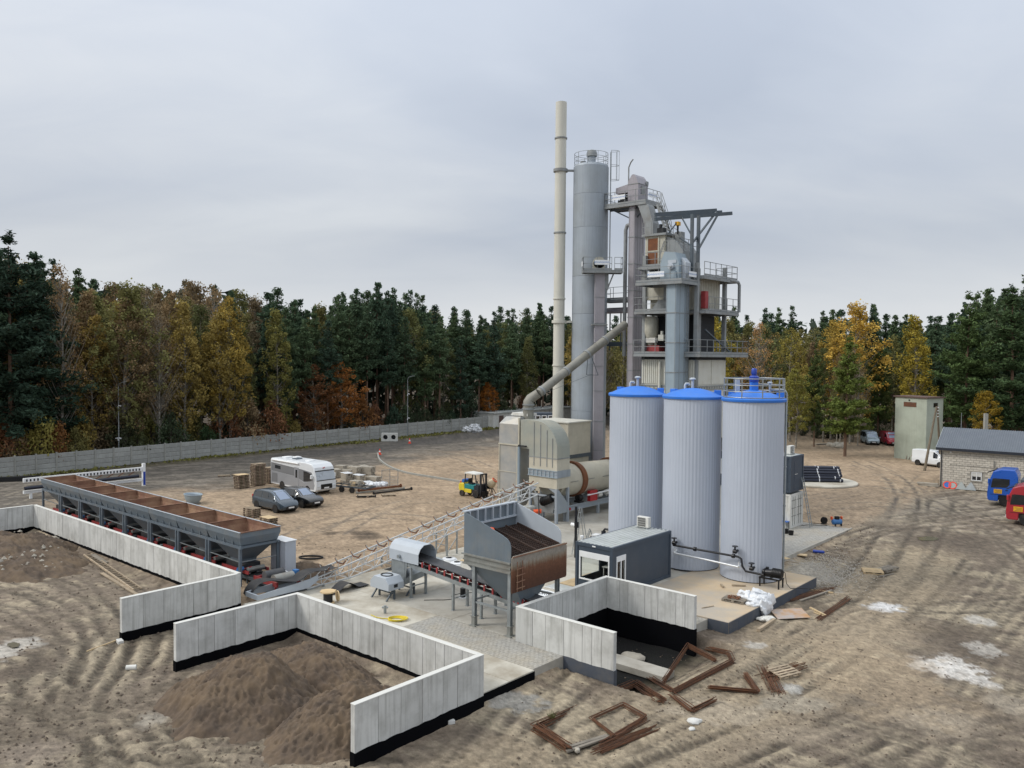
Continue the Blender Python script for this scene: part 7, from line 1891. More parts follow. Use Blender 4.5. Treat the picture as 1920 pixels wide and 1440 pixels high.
MB().bx(-3.45, -2.55, -1.15, -1.134, .62, 1.45).build('garage_door', MT['rv_dark'], t)
MB().cyl((-3.4, -1.2, 2.72), (1.0, -1.2, 2.70), .075, .075, 10).build('awning', MT['white'], t, smooth=40)
for x in (-2.6, -.9, 1.2): MB().bx(x - .35, x + .35, -.35, .35, 2.87, 2.97).build('roof_hatch', MT['white'] if x != -.9 else MT['glass_mid'], t, bevel=.02)
MB().bx(-1.9, -1.3, .2, .75, 2.87, 3.02).build('roof_box', MT['white'], t, bevel=.02)
wv = [(3.455, -1.0, 2.16), (3.455, 1.0, 2.16), (3.70, 1.02, 1.36), (3.70, -1.02, 1.36)]
MB().add([(x + .012, y, z) for x, y, z in wv], [(0, 3, 2, 1)]).build('windscreen', MT['blind_silver'], t)
MB().prism([(3.41, 2.14), (3.47, 2.14), (3.5, 2.22), (3.41, 2.24)], 'y', -1.06, 1.06).build('screen_trim', MT['black'], t)
MB().prism([(3.66, 1.31), (3.72, 1.31), (3.71, 1.38), (3.66, 1.38)], 'y', -1.06, 1.06).build('wiper_trim', MT['black'], t)
MB().bx(3.735, 3.765, -.62, .62, .55, .98).build('grille', MT['black'], t)
MB().bx(3.766, 3.78, -.27, .27, .58, .7).build('number_plate', MT['white'], t)
for sg in (-1, 1):
 MB().bx(3.70, 3.765, sg * .82 - .16, sg * .82 + .16, .72, .9).build('headlight', MT['headlight'], t, bevel=.02)
 MB().bx(3.1, 3.3, sg * 1.3 - .08, sg * 1.3 + .08, 1.5, 1.85).build('door_mirror', MT['rv_white'], t, bevel=.03)
 for x in (-1.75, 2.35):
  MB().cyl((x, sg * .8, .36), (x, sg * 1.138, .36), .42, .42, 26).build('wheel_arch', MT['black'], t, smooth=40); wheel(t, x, sg * 1.03, .34, .22, sg)
em = MB().prism([(-.16, 2.42), (-.02, 2.5), (.1, 2.53), (.02, 2.45), (-.12, 2.39)], 'x', 3.34, 3.40); em.build('emblem', MT['red_paint'], t)

# ---------------------------------------------------------------- forklift
t = pthing('forklift', 'yellow and teal forklift with a cream canopy parked on the sand', 'forklift', -52.3, 54.75, gzp(-52, 54.7))
MB().prism([(-1.35, .45), (-1.45, .65), (-1.45, 1.05), (-1.3, 1.2), (-.75, 1.2), (-.7, .5)], 'y', -.55, .55).build('counterweight', MT['yellow_paint'], t, bevel=.06)
MB().bx(-.72, .15, -.54, .54, .38, .72).build('side_tank', MT['yellow_paint'], t, bevel=.03)
MB().prism([(-.72, .73), (.5, .73), (.45, 1.1), (-.1, 1.12), (-.72, 1.15)], 'y', -.52, .52).build('engine_cover', MT['teal_paint'], t, bevel=.03)
MB().prism([(.15, .4), (1.05, .4), (1.05, 1.15), (.75, 1.2), (.45, 1.0), (.3, .72)], 'y', -.5, .5).build('front_cowl', MT['fork_dark'], t)
for x, y, x2 in ((-.72, -.48, -.6), (-.72, .48, -.6), (.85, -.48, .6), (.85, .48, .6)): MB().bar((x, y, 1.12), (x2, y, 2.1), .07).build('cage_post', MT['fork_dark'], t)
MB().prism([(-.75, 2.1), (.72, 2.1), (.6, 2.2), (-.62, 2.24)], 'y', -.56, .56).build('canopy', MT['white_dirty'], t, bevel=.02)
MB().bx(-.45, .0, -.25, .25, 1.13, 1.25).bx(-.5, -.38, -.25, .25, 1.2, 1.65).build('seat', MT['black'], t, bevel=.03)
MB().bar((.6, 0, 1.1), (.38, 0, 1.45), .05).tube([(.36 + .06 * math.cos(q), .18 * math.sin(q), 1.46 + .12 * math.cos(q)) for q in [2 * PI * i / 12 for i in range(12)]], .02, 5, closed=True).build('steering_wheel', MT['black'], t)
mb = MB()
for y in (-.36, .36): mb.bx(1.12, 1.26, y - .07, y + .07, .12, 2.2)
for z in (.5, 1.2, 2.12): mb.bx(1.14, 1.24, -.36, .36, z, z + .1)
mb.build('mast', MT['fork_dark'], t)
MB().bx(1.27, 1.32, -.5, .5, .15, .6).build('fork_carriage', MT['black'], t)
for y in (-.28, .28): MB().bx(1.32, 2.3, y - .06, y + .06, .08, .12).bx(1.32, 1.37, y - .06, y + .06, .12, .6).build('fork', MT['black'], t)
MB().cyl((-1.05, -.35, 1.38), (-1.05, .35, 1.38), .16, .16, 14).build('gas_bottle', MT['blue_plastic'], t, smooth=40)
MB().bx(-1.3, -1.2, -.5, -.4, 1.2, 1.36).build('tail_lamp', MT['orange'], t)
for x, r in ((.75, .36), (-1.0, .28)):
 for sg in (-1, 1): wheel(t, x, sg * .5, r, .24, sg, 6, rimmat='steel_gal_dirty')
# ---------------------------------------------------------------- cement mixer
a_, b_ = LP(G(922, 931)); t = pthing('cement_mixer', 'beige cement mixer with orange rim right of the forklift mast', 'cement mixer', a_, b_, gzp(a_, b_))
MB().lathe([(.22, -.42), (.36, -.3), (.4, -.05), (.38, .1), (.24, .38)], 20).build('drum', MT['mixer_cream'], t, smooth=40, loc=(0, 0, 1.25), rot=(R(-20), R(38), 0))
MB().lathe([(.22, .36), (.28, .36), (.28, .44), (.22, .44)], 20, cap=False).build('drum_rim', MT['orange'], t, smooth=40, loc=(0, 0, 1.25), rot=(R(-20), R(38), 0))
MB().bar((-.4, -.3, 0), (0, 0, 1.0), .06).bar((-.4, .3, 0), (0, 0, 1.0), .06).bar((.45, -.3, 0), (0, 0, 1.0), .06).bar((.45, .3, 0), (0, 0, 1.0), .06).bar((-.4, -.3, .3), (.45, -.3, .3), .05).build('stand', MT['black'], t)
MB().bx(-.5, -.2, -.15, .15, .7, 1.1).build('motor_housing', MT['black'], t)

# ---------------------------------------------------------------- lorries on the right
A_ = G(1761, 914, -.1); B_ = G(1815, 919, -.1); WD = (B_ - A_).normalized(); WANG = math.atan2(WD.y, WD.x)
def lorry(label, px, py, mtl, letter, roof):
 g = G(px, py, -.15); t = thing('tipper_lorry', label, 'lorry', (g.x, g.y, gz(g.x, g.y)), WANG + PI, 'lorries parked at the right edge')
 # local: x forward, y left; origin at the front left lower corner -> body at x<0, y<0
 prof = [(-2.35, .95), (-2.35, 2.7), (-2.28, roof - .35), (-2.1, roof), (-1.0, roof - .02), (-.45, roof - .22), (-.22, 2.45), (-.06, 1.75), (0, 1.2), (-.02, .55), (-.15, .42), (-.85, .42), (-.88, .95)]
 MB().prism(prof, 'y', -2.45, 0).build('cab', MT[mtl], t, bevel=.07)
 for y0, y1 in ((.001, .02), (-2.47, -2.451)):
  MB().prism([(-1.72, 1.72), (-.28, 1.62), (-.4, 2.42), (-.55, 2.46), (-1.72, 2.46)], 'y', y0, y1).build('side_window', MT['glass_dark'], t)
  pl_ = MB().bx(-1.15, -.52, y0, y1 + .01, 1.12, 1.5).build('warning_plate', MT['yellow_plate'], t)
  for i in range(3): MB().bx(-1.08, -.6 - .12 * (i % 2), y0 + (y1 + .01 - y0) * (1 if y0 > -1 else 0) - .001, y0 + (y1 + .01 - y0) * (1 if y0 > -1 else 0) + .004, 1.38 - i * .1, 1.41 - i * .1).build('plate_line', MT['brown_wood'], pl_)
  MB().bx(-1.75, -.25, y0, y1 - .008, 1.0, 1.03).build('trim_line', MT['black'], t)
  MB().bx(-1.6, -1.4, y0, y1 + .01, 1.42, 1.48).build('door_handle', MT['black'], t)
 MB().add([(-.435, -2.3, roof - .3), (-.435, -.15, roof - .3), (-.05, -.12, 1.78), (-.05, -2.33, 1.78)], [(0, 3, 2, 1)]).build('windscreen', MT['glass_dark'], t, loc=(.03, 0, 0))
 MB().bx(-.2, -.05, .02, .2, 1.95, 2.4).build('door_mirror', MT[mtl], t, bevel=.04)
 MB().prism([(-.55, roof - .18), (.02, roof - .42), (.04, roof - .36), (-.5, roof - .1)], 'y', -2.3, -.15).build('sun_visor', MT['glass_dark'], t)
 MB().bx(-.02, .03, -2.2, -.25, .7, 1.15).build('grille', MT['black'], t)
 MB().bx(-.2, .02, -.38, -.08, .6, .78).build('headlight', MT['headlight'], t, bevel=.02); MB().bx(-.2, .02, -2.37, -2.07, .6, .78).build('headlight', MT['headlight'], t, bevel=.02)
 MB().bx(-2.3, -.88, -2.3, -.1, .55, .94).build('wheel_well', MT['black'], t)
 MB().bx(-8.2, -2.0, -1.65, -.8, .75, 1.05).build('chassis', MT['fork_dark'], t)
 MB().prism([(-8.2, 1.1), (-2.6, 1.1), (-2.55, 2.5), (-8.4, 2.5)], 'y', -2.45, 0).build('tipper_body', MT['steel_dark'], t, bevel=.02)
 for x in (-1.42, -4.9, -6.3):
  for y, sg in ((-.2, 1), (-2.25, -1)): wheel(t, x, y, .5, .32, sg, 10)
 return t
lorry('blue tipper lorry with a yellow plate on its door, in front of the blockhouse', 1850, 948, 'truck_blue', 'A', 3.3)
lorry('red tipper lorry with a yellow plate, nearest at the right edge', 1885, 984, 'truck_red', 'B', 3.2)
# ================================================================= BUILDINGS AND STREET FURNITURE
# ---------------------------------------------------------------- blockhouse with metal roof
bl = thing('blockhouse', 'pale concrete-block building with a grey metal roof behind the lorries', 'building', (A_.x, A_.y, gz(A_.x, A_.y)), WANG)
eh = AT(1761, 838, A_.y).z - gz(A_.x, A_.y); LB, DB, RZ = 18.0, 7.4, 1.75
MB().bx(0, LB, .14, .3, 0, eh).bx(0, .16, .3, DB, 0, eh).bx(LB - .16, LB, .3, DB, 0, eh).bx(.16, LB - .16, DB - .2, DB, 0, eh).build('wall_core', MT['mortar'], bl)
MB().prism([(0.301, eh), (DB - .001, eh), (DB / 2, eh + RZ - .12)], 'x', .001, .16).prism([(0.301, eh), (DB - .001, eh), (DB / 2, eh + RZ - .12)], 'x', LB - .16, LB - .001).build('gable', MT['mortar'], bl)
WINX = (G(1812, 880).x - A_.x) / math.cos(WANG); WINX = 2.75
wx0, wx1, wz0, wz1 = 2.85, 3.75, .92, 1.78
bw, bh = .5, .225; rr = 0; z = .0; blk = {}; cnt = 0
r_ = random.Random(9); far = MB()
while z < eh - .05:
 h = min(bh, eh - z); x = -(bw / 2 if rr % 2 else 0)
 while x < LB:
  x0, x1 = max(0, x) + .008, min(LB, x + bw) - .008
  if x1 - x0 > .05 and not (x1 > wx0 - .02 and x0 < wx1 + .02 and z + h > wz0 - .02 and z < wz1 + .02):
   key = (round(x1 - x0, 3), round(h, 3)); yy = .10 + r_.uniform(-.006, .006)
   if x0 < 9.5 and cnt < 300:
    if key not in blk:
     mbk = MB(); w_ = x1 - x0; e_ = .012
     mbk.add([(0, .05, .008), (w_, .05, .008), (w_, .05, h - .008), (0, .05, h - .008), (e_, 0, .008 + e_), (w_ - e_, 0, .008 + e_), (w_ - e_, 0, h - .008 - e_), (e_, 0, h - .008 - e_)], [(4, 5, 6, 7), (0, 1, 5, 4), (1, 2, 6, 5), (2, 3, 7, 6), (3, 0, 4, 7)])
     blk[key] = mbk.build('block', MT['block_wall'], bl); blk[key].location = (x0, yy, z)
    else: inst(blk[key], bl, (x0, yy, z))
    cnt += 1
   else: far.bx(x0, x1, yy, yy + .05, z + .008, z + h - .008)
  x += bw
 z += bh; rr += 1
if far.v: o = far.build('block_field', MT['block_wall'], bl); o['kind'] = 'stuff'
mb = MB(); n = 46; ov = .35
for k in range(2):
 s = 1 if k == 0 else -1
 for i in range(int((LB + .6) / .2)):
  x = -.3 + i * .2
  e0 = Vector((x, (-ov if s > 0 else DB + ov), eh - .05)); r0 = Vector((x, DB / 2, eh + RZ))
  pr = [(0, 0), (.05, .035), (.12, .035), (.17, 0), (.2, 0)]
  for (u0, v0), (u1, v1) in zip(pr, pr[1:]):
   f = [(x + u0, e0.y, e0.z + v0), (x + u1, e0.y, e0.z + v1), (x + u1, r0.y, r0.z + v1), (x + u0, r0.y, r0.z + v0)]
   mb.add(f, [(0, 1, 2, 3) if s > 0 else (3, 2, 1, 0)])
mb.build('roof', MT['sheet_roof'], bl)
mb = MB().prism([(-ov - .06, eh - .28), (-ov + .02, eh - .28), (-ov + .02, eh - .02), (-ov - .06, eh - .02)], 'x', -.34, LB + .3); mb.build('gutter', MT['gutter'], bl)
mb = MB().bar((-.33, -ov, eh - .08), (-.33, DB / 2, eh + RZ - .03), .03, .16).bar((-.33, DB / 2, eh + RZ - .03), (-.33, DB + ov, eh - .08), .03, .16); mb.build('barge_board', MT['light_grey_paint'], bl)
MB().tube([(.12, -ov, eh - .2), (.12, .0, eh - .45), (.12, .03, eh - .6), (.12, .03, .1)], .05, 8).build('downpipe', MT['gutter'], bl, smooth=40)
MB().bx(4.75, 4.85, .0, .09, 1.75, 3.0).build('flue_pipe', MT['steel_gal_dirty'], bl)
MB().tube([(.9, .08, 2.35), (4, .08, 2.33), (LB - 1, .08, 2.3)], .012, 5).build('wall_cable', MT['black'], bl)
w = wframe(MB(), 'y', .06, wx0, wx1, wz0, wz1, f=.07, mull=((wx0 + wx1) / 2,)).build('window', MT['white'], bl)
for x0, x1 in ((wx0 + .07, (wx0 + wx1) / 2 - .035), ((wx0 + wx1) / 2 + .035, wx1 - .07)):
 MB().bx(x0, x1, .1, .11, wz0 + .07, wz1 - .07).build('pane', MT['glass_dark'], w); MB().bx(x0, x1, .094, .099, wz0 + .42, wz1 - .07).build('net_curtain', MT['white_dirty'], w)
MB().bx(wx0 - .06, wx1 + .06, .0, .12, wz0 - .09, wz0 - .005).build('sill', MT['concrete_grey'], bl)
MB().bx(wx0 - .1, wx1 + .1, .05, .13, wz1 + .005, wz1 + .09).build('lintel', MT['concrete_grey'], bl)
MB().ball((.95, .04, eh - .45), .09, .09, .09, 10, 6).build('wall_lamp', MT['white'], bl, smooth=60)
MB().cyl((1.3, DB / 2, eh + RZ), (1.3, DB / 2, eh + RZ + 1.6), .03, .025, 8).build('roof_pole', MT['galv'], bl)
# signs leaning on the wall
def lean_sign(label, x, kind, mtl, rim=None, sc=1.0):
 p = A_ + WD * x - Vector((-WD.y, WD.x, 0)) * .35
 t = thing('road_sign', label, 'road sign', (p.x, p.y, gz(p.x, p.y)), WANG)
 if kind == 'round':
  MB().cyl((0, 0, .38), (0, .02, .38), .38 * sc, .38 * sc, 28).build('sign_face', MT[mtl], t, rot=(R(-22), 0, 0))
  if rim: MB().lathe([(.28, -.006), (.385, -.006), (.385, .006), (.28, .006)], 28, cap=False).build('sign_rim', MT[rim], t, loc=(0, .125, .36), rot=(PI / 2 - R(22), 0, 0))
 else:
  MB().prism([(-.46, .04), (.46, .04), (.5, .1), (.05, .82), (-.05, .82), (-.5, .1)], 'y', 0, .015).build('sign_face', MT[mtl], t, rot=(R(-20), 0, 0))
  MB().bx(-.2, .2, .016, .03, .2, .24).bx(-.14, .14, .016, .03, .45, .49).build('sign_clamp', MT['galv'], t, rot=(R(-20), 0, 0))
lean_sign('round sign with a blue field and pink rim leaning at the blockhouse wall', .75, 'round', 'blue_plastic', 'cone_orange')
lean_sign('round grey-backed sign with red and white edge leaning beside the blue one', 1.25, 'round', 'sign_back', 'cone_orange')
lean_sign('plain grey triangular sign back leaning at the blockhouse wall', 2.0, 'tri', 'sign_back')
lean_sign('pale triangular sign back with clamps, rightmost of the leaning signs', 2.85, 'tri', 'galv')
for i in range(4):
 p = A_ - WD * (.9 + .05 * i) + Vector((WD.y, -WD.x, 0)) * (.1 + .25 * (i % 2))
 o = MB().bx(-.95, .95, -.11, .11, 0, .16).build('kerb_stone', MT['stone'], None, bevel=.01, loc=(p.x, p.y, gz(p.x, p.y) + .17 * (i // 2)), rot=(0, 0, WANG + .05 * i))
 tag(o, ('lower' if i < 2 else 'upper') + (' front' if i % 2 else ' rear') + ' grey kerb stone stacked at the blockhouse corner', 'kerb stone', 'kerb stones at the blockhouse corner')
# ---------------------------------------------------------------- transformer tower
F0 = G(1676, 859, -.08); F1 = G(1735, 867, -.08); d = (F1 - F0); wdt = d.length; tang = math.atan2(d.y, d.x)
tw = thing('transformer_tower', 'pale green rendered transformer tower with a flat roof by the trees', 'building', (F0.x, F0.y, gz(F0.x, F0.y)), tang)
th = AT(1700, 743, (F0.y + F1.y) / 2).z - gz(F0.x, F0.y); dp = 3.1
MB().bx(0, wdt, 0, dp, -.2, th - .16).build('walls', MT['render_green'], tw, bevel=.03)
MB().bx(-.18, wdt + .18, -.2, dp + .2, th - .158, th).build('roof_slab', MT['brown_wood'], tw)
MB().bx(wdt * .28, wdt * .68, -.03, .02, th - 1.35, th - .75).build('louvre', MT['brown_wood'], tw)
mb = MB()
for i in range(5): mb.bx(wdt * .29, wdt * .67, -.05, -.031, th - 1.3 + i * .11, th - 1.24 + i * .11)
mb.build('louvre_slats', MT['rust'], tw)
MB().bx(wdt - .02, wdt + .03, dp * .4, dp * .65, th - 1.3, th - .75).build('small_window', MT['glass_dark'], tw)
MB().cyl((wdt * .46, -.1, th - .5), (wdt * .46, -.02, th - .5), .09, .09, 10).build('insulator', MT['black'], tw)
p = F0 + d * .42; tr = thing('leaning_trestle', 'old wooden trestle leaning at the foot of the transformer tower', 'trestle', (p.x + .2, p.y - .5, gz(p.x, p.y)), tang)
for x, z in ((-.55, 1.5), (-.15, 1.1), (.4, 1.2)): MB().bar((x, -.1, 0), (x + .12, .35, z), .09).build('trestle_leg', MT['wood_grey'], tr)
MB().bar((-.7, .3, 1.4), (.2, .3, 1.45), .1).bar((-.2, .25, 1.1), (.7, .25, 1.15), .1).build('crossbar', MT['wood_grey'], tr)
# A-frame power pole
p = G(1733, 884, -.1); q = AT(1756, 762, p.y + 1.5); q2 = AT(1762, 815, p.y + 3.2)
t = thing('power_pole', 'weathered wooden A-frame power pole in front of the blockhouse corner', 'power pole', (p.x, p.y, gz(p.x, p.y)), 0)
tp_ = Vector((q.x - p.x, q.y - p.y, q.z)); mb = MB()
mb.cyl((0, 0, -.1), tp_, .16, .1, 10); mb.build('pole', MT['pole_wood'], t, smooth=40)
e2_ = AT(1764, 868, p.y + 3.6); MB().cyl((e2_.x - p.x, e2_.y - p.y, -.1), tp_ + Vector((.15, .1, 0)), .15, .1, 10).build('stay_pole', MT['pole_wood'], t, smooth=40)
for i in range(4): MB().cyl(tp_ + Vector((.1, .0, -.15 - i * .35)), tp_ + Vector((.28, 0, -.12 - i * .35)), .04, .04, 8).build('insulator', MT['white'], t)
g = AT(1848, 800, 98); t = thing('concrete_pole', 'grey concrete pole rising behind the blockhouse ridge', 'pole', (g.x, 98, gz(g.x, 98)), 0)
MB().bx(-.2, .2, -.16, .16, 0, 6.6).build('shaft', MT['fence_post'], t)
g = AT(1856, 715, 112); t = thing('antenna_mast', 'thin white antenna mast with three splayed rods above the blockhouse', 'antenna', (g.x, 112, gz(g.x, 112)), 0)
MB().cyl((0, 0, 0), (0, 0, g.z + 2.2), .05, .02, 6).build('mast', MT['white_dirty'], t)
for q in range(3): MB().bar((0, 0, g.z + .15), (1.5 * math.cos(2.1 * q + .4), 1.5 * math.sin(2.1 * q + .4), g.z - 1.5), .05).build('splayed_rod', MT['white_dirty'], t)

# ---------------------------------------------------------------- black pipes on a round pad
pc = G(1520, 905, -.05); pad = thing('round_pad', 'round pale concrete pad under the black pipes', 'concrete pad', (pc.x + .6, pc.y, gz(pc.x, pc.y)), 0)
MB().lathe([(4.0, -.1), (4.05, .1), (4.0, .18), (.05, .2)], 48).build('pad_slab', MT['concrete_slab'], pad)
pz0 = gz(pc.x, pc.y) + .2
rows = [(5, 0), (5, .26), (4, .48), (4, .74), (3, .98), (2, 1.2)]
k = 0
for n_, z_ in rows:
 for i in range(n_):
  y = (i - (n_ - 1) / 2) * .34
  o = thing('black_pipe', ('bottom', 'second', 'third', 'fourth', 'fifth', 'top')[[q for _, q in rows].index(z_)] + ' layer ' + ('front', 'second', 'third', 'fourth', 'fifth')[i] + ' black plastic pipe of the strapped stack behind the containers', 'pipe', (pc.x - .2 + rnd.uniform(-.12, .12), pc.y - .3 + y + .2 * z_, pz0 + z_ + .17), R(-3), 'black pipes stacked on the round pad')
  MB().cyl((-3.0, 0, 0), (3.0, 0, 0), .165, .165, 14, caps=False).cyl((-2.99, 0, 0), (2.99, 0, 0), .135, .135, 14).build('pipe_tube', MT['pipe_black'], o, smooth=40)
  for x in (-1.9 + .3 * (k % 3), .6 + .2 * (k % 2), 2.7 - .3 * (k % 2)): MB().lathe([(.166, -.05), (.172, -.05), (.172, .05), (.166, .05)], 14, cap=False).build('strap', MT['strap_white'], o, loc=(x, 0, 0), rot=(0, PI / 2, 0))
  k += 1

# ---------------------------------------------------------------- far yard: lamps, box, rings, cones, site building
def lamp(label, px, py, ytop):
 g = G(px, py); h = AT(px, ytop, g.y).z
 t = thing('lamp_post', label, 'lamp post', (g.x, g.y, gz(g.x, g.y)), 0, 'lamp posts along the fence')
 MB().cyl((0, 0, 0), (0, 0, h - .5), .085, .05, 10).build('pole', MT['galv'], t, smooth=40)
 MB().tube([(0, 0, h - .5), (.08, 0, h - .15), (.35, 0, h + .0), (.8, 0, h + .12)], .035, 8).build('arm', MT['galv'], t, smooth=40)
 MB().box((.85, 0, h + .13), (.45, .16, .07), 0, 0, R(-15)).build('lamp_head', MT['galv'], t)
 for zz in (.30, .70):
  c = MB().box((.18, -.05, h * zz + .15), (.3, .12, .12), .2, 0, R(12)).build('camera', MT['white'], t); MB().bx(-.06, .06, -.12, .06, h * zz - .12, h * zz + .05).build('camera_box', MT['white'], c)
 if px < 400: MB().box((-.2, -.05, h * .3 + .15), (.3, .12, .12), -.2, 0, R(-12)).build('camera', MT['white'], t)
 return t
lamp('grey lamp post with white cameras in front of the left stretch of fence', 223, 869, 717)
lamp('grey lamp post with white cameras by the concrete ring blocks', 764, 819, 706)
g = G(171, 877); t = thing('meter_box', 'white electric meter box standing at the fence foot', 'meter box', (g.x, g.y, gz(g.x, g.y)), FA)
MB().bx(-.42, .42, -.18, .18, .12, 1.0).build('casing', MT['white'], t, bevel=.02); MB().bx(-.46, .46, -.22, .22, 1.002, 1.06).build('lid', MT['white_dirty'], t); MB().bx(-.4, .4, -.16, .16, -.1, .12).build('base', MT['concrete_grey'], t); MB().bx(-.425, -.421, -.01, .01, .15, .98).build('door_seam', MT['steel_dark'], t)
for i, px in enumerate((723, 738)):
 g = G(px, 827); t = thing('ring_block', ('left' if i == 0 else 'right') + ' square concrete block with a round hole by the fence', 'concrete block', (g.x, g.y, gz(g.x, g.y)), 0, 'concrete blocks with round holes')
 mb = MB(); s = .6; n_ = 24; ou = []; inn = []
 for k in range(n_):
  q = 2 * PI * k / n_; c_, s_ = math.cos(q), math.sin(q); m_ = max(abs(c_), abs(s_)); ou.append((s * c_ / m_, s * s_ / m_)); inn.append((.36 * c_, .36 * s_))
 for y in (-.3, .3): pass
 v0 = [(x, -.35, z + .62) for x, z in ou] + [(x, -.35, z + .62) for x, z in inn] + [(x, .35, z + .62) for x, z in ou] + [(x, .35, z + .62) for x, z in inn]
 fs = []
 for k in range(n_):
  j = (k + 1) % n_; fs += [(k, j, n_ + j, n_ + k), (2 * n_ + j, 2 * n_ + k, 3 * n_ + k, 3 * n_ + j), (j, k, 2 * n_ + k, 2 * n_ + j), (n_ + k, n_ + j, 3 * n_ + j, 3 * n_ + k)]
 mb.add(v0, fs); mb.build('block_body', MT['concrete_cap'], t)
 MB().cyl((0, .2, .62), (0, .25, .62), .37, .37, 20).build('ring_back', MT['dark_void'], t)
for i, (px, py) in enumerate(((712, 852), (768, 831))):
 g = G(px, py); t = thing('traffic_cone', ('orange and white traffic cone at the end of the curved kerb', 'orange and white traffic cone on the dark strip below the lamp post')[i], 'traffic cone', (g.x, g.y, gz(g.x, g.y)), 0, 'traffic cones')
 MB().bx(-.22, .22, -.22, .22, 0, .05).build('base', MT['cone_orange'], t); MB().lathe([(.17, .05), (.12, .32), (.12, .33)], 16).lathe([(.085, .52), (.04, .75)], 16).build('cone_body', MT['cone_orange'], t, smooth=40); MB().lathe([(.121, .33), (.084, .52)], 16).build('white_band', MT['white'], t, smooth=40)
g = G(884, 810); t = thing('wrapped_heap', 'crumpled heap of white plastic sheeting by the fence', 'plastic sheeting', (g.x, g.y, gz(g.x, g.y)), 0)
def lumps(t, spots, mat, nm, seed=1, amp=.25):
 for k, (x, y, z, rx, ry, rz_) in enumerate(spots):
  mb = MB().ball((0, 0, 0), rx, ry, rz_, 22, 14); P_ = np.array(mb.v)
  n_ = fbm(P_[:, 0] * 3.1 + seed + k, P_[:, 1] * 3.1 + P_[:, 2] * 2.3, 4, seed + k); mb.v = [tuple(p) for p in P_ * (1 + amp * n_[:, None] * 1.6)]
  mb.build(nm, MT[mat], t, smooth=20, loc=(x, y, z))
lumps(t, [(-.8, 0, .35, .8, .6, .5), (.5, .1, .55, 1.0, .8, .75), (1.1, -.1, .35, .7, .6, .45)], 'plastic_white', 'plastic_fold', 3, .5)
# low white site building beyond the fence end
c0 = G(925, 803); hb2 = AT(926, 775, c0.y).z
t = thing('site_building', 'long low white site building at the end of the fence', 'building', (c0.x, c0.y, 0), FA)
MB().bx(0, 26, .0, 5, 0, hb2 - .12).build('walls', MT['white_dirty'], t); MB().bx(-.15, 26.2, -.2, 5.2, hb2 - .118, hb2 + .08).build('roof', MT['roof_metal'], t)
MB().bx(1.6, 2.9, -.05, .02, .1, hb2 - .5).build('door', MT['brown_wood'], t)
for x in (6.8, 8.6): w = wframe(MB(), 'y', -.05, x, x + 1.3, 1.0, 2.0).build('window', MT['white'], t); MB().bx(x + .08, x + 1.22, -.02, -.01, 1.08, 1.92).build('pane', MT['glass_dark'], w)
c1 = AT(1000, 790, 128); t = thing('glazed_porch', 'dark porch with white framed windows behind the curved duct', 'porch', (c1.x, 128, 0), R(10))
MB().bx(0, 3.2, 0, 2.5, 0, 4.0).build('walls', MT['anthracite'], t)
for x in (.3, 1.3, 2.3): w = wframe(MB(), 'y', -.06, x, x + .8, 1.9, 3.7, f=.12).build('window', MT['white'], t); MB().bx(x + .12, x + .68, -.02, -.01, 2.02, 3.58).build('pane', MT['glass_dark'], w)
# curved kerb in the yard
kp = spline([tuple(G(px, py)[:2]) for px, py in ((708, 851), (712, 863), (730, 876), (760, 887), (800, 894), (850, 902), (905, 912), (930, 918))], 6)
t = thing('yard_kerb', 'curved line of grey kerb stones across the yard behind the forklift', 'kerb', (kp[0][0], kp[0][1], 0), 0)
acc = [0.0]
for p, q in zip(kp, kp[1:]): acc.append(acc[-1] + float(np.linalg.norm(q - p)))
def onk(s): return np.array([np.interp(s, acc, [p[0] for p in kp]), np.interp(s, acc, [p[1] for p in kp])])
s_ = 0.0; ks = None
while s_ < acc[-1] - 1.0:
 p, q = onk(s_), onk(s_ + .98); an = math.atan2(q[1] - p[1], q[0] - p[0]); c = (p + q) / 2 - np.array(kp[0])
 if ks is None: ks = MB().bx(-.485, .485, -.09, .09, -.2, .17).build('kerb_stone', MT['fence_post'], t, bevel=.015)
 else: ks = inst(ks, t)
 ks.location = (c[0], c[1], 0.0); ks.rotation_euler = (0, 0, an); s_ += 1.0
# ---------------------------------------------------------------- pallets
def pallet_mesh():
 mb = MB()
 for i in range(5): mb.bx(-.6, .6, -.4 + i * .175, -.4 + i * .175 + .1, .122, .144)
 for x in (-.6, -.07, .46): mb.bx(x, x + .14, -.4, .4, .1, .122)
 for y in (-.4, -.05, .3): mb.bx(-.6, .6, y, y + .1, 0, .022)
 mb.cm = 1
 for x in (-.6, -.07, .46):
  for y in (-.4, -.06, .3): mb.bx(x, x + .14, y, y + .1, .022, .1)
 return mb
PAL = None
def pallet(x, y, z, rz, label, group, parts=False, rx=0.0, mat='wood_grey', ry=0.0):
 global PAL
 if parts:
  t = thing('pallet', label, 'pallet', (x, y, z), rz, group); t.rotation_euler = (rx, ry, rz)
  for i in range(5): MB().bx(-.6, .6, -.4 + i * .175, -.4 + i * .175 + .1, .122, .144).build('deck_board', MT[mat], t)
  mb = MB()
  for xx in (-.6, -.07, .46): MB().bx(xx, xx + .14, -.4, .4, .1, .122).build('cross_board', MT[mat], t)
  for xx in (-.6, -.07, .46):
   for yy in (-.4, -.06, .3): MB().bx(xx, xx + .14, yy, yy + .1, .022, .1).build('block', MT[mat], t)
  for yy in (-.4, -.05, .3): MB().bx(-.6, .6, yy, yy + .1, 0, .022).build('bottom_board', MT[mat], t)
  return t
 if PAL is None: PAL = pallet_mesh().build('pallet', [MT['wood'], MT['brown_wood']], None); o = PAL
 else: o = inst(PAL)
 o.location = (x, y, z); o.rotation_euler = (rx, ry, rz); return tag(o, label, 'pallet', group)
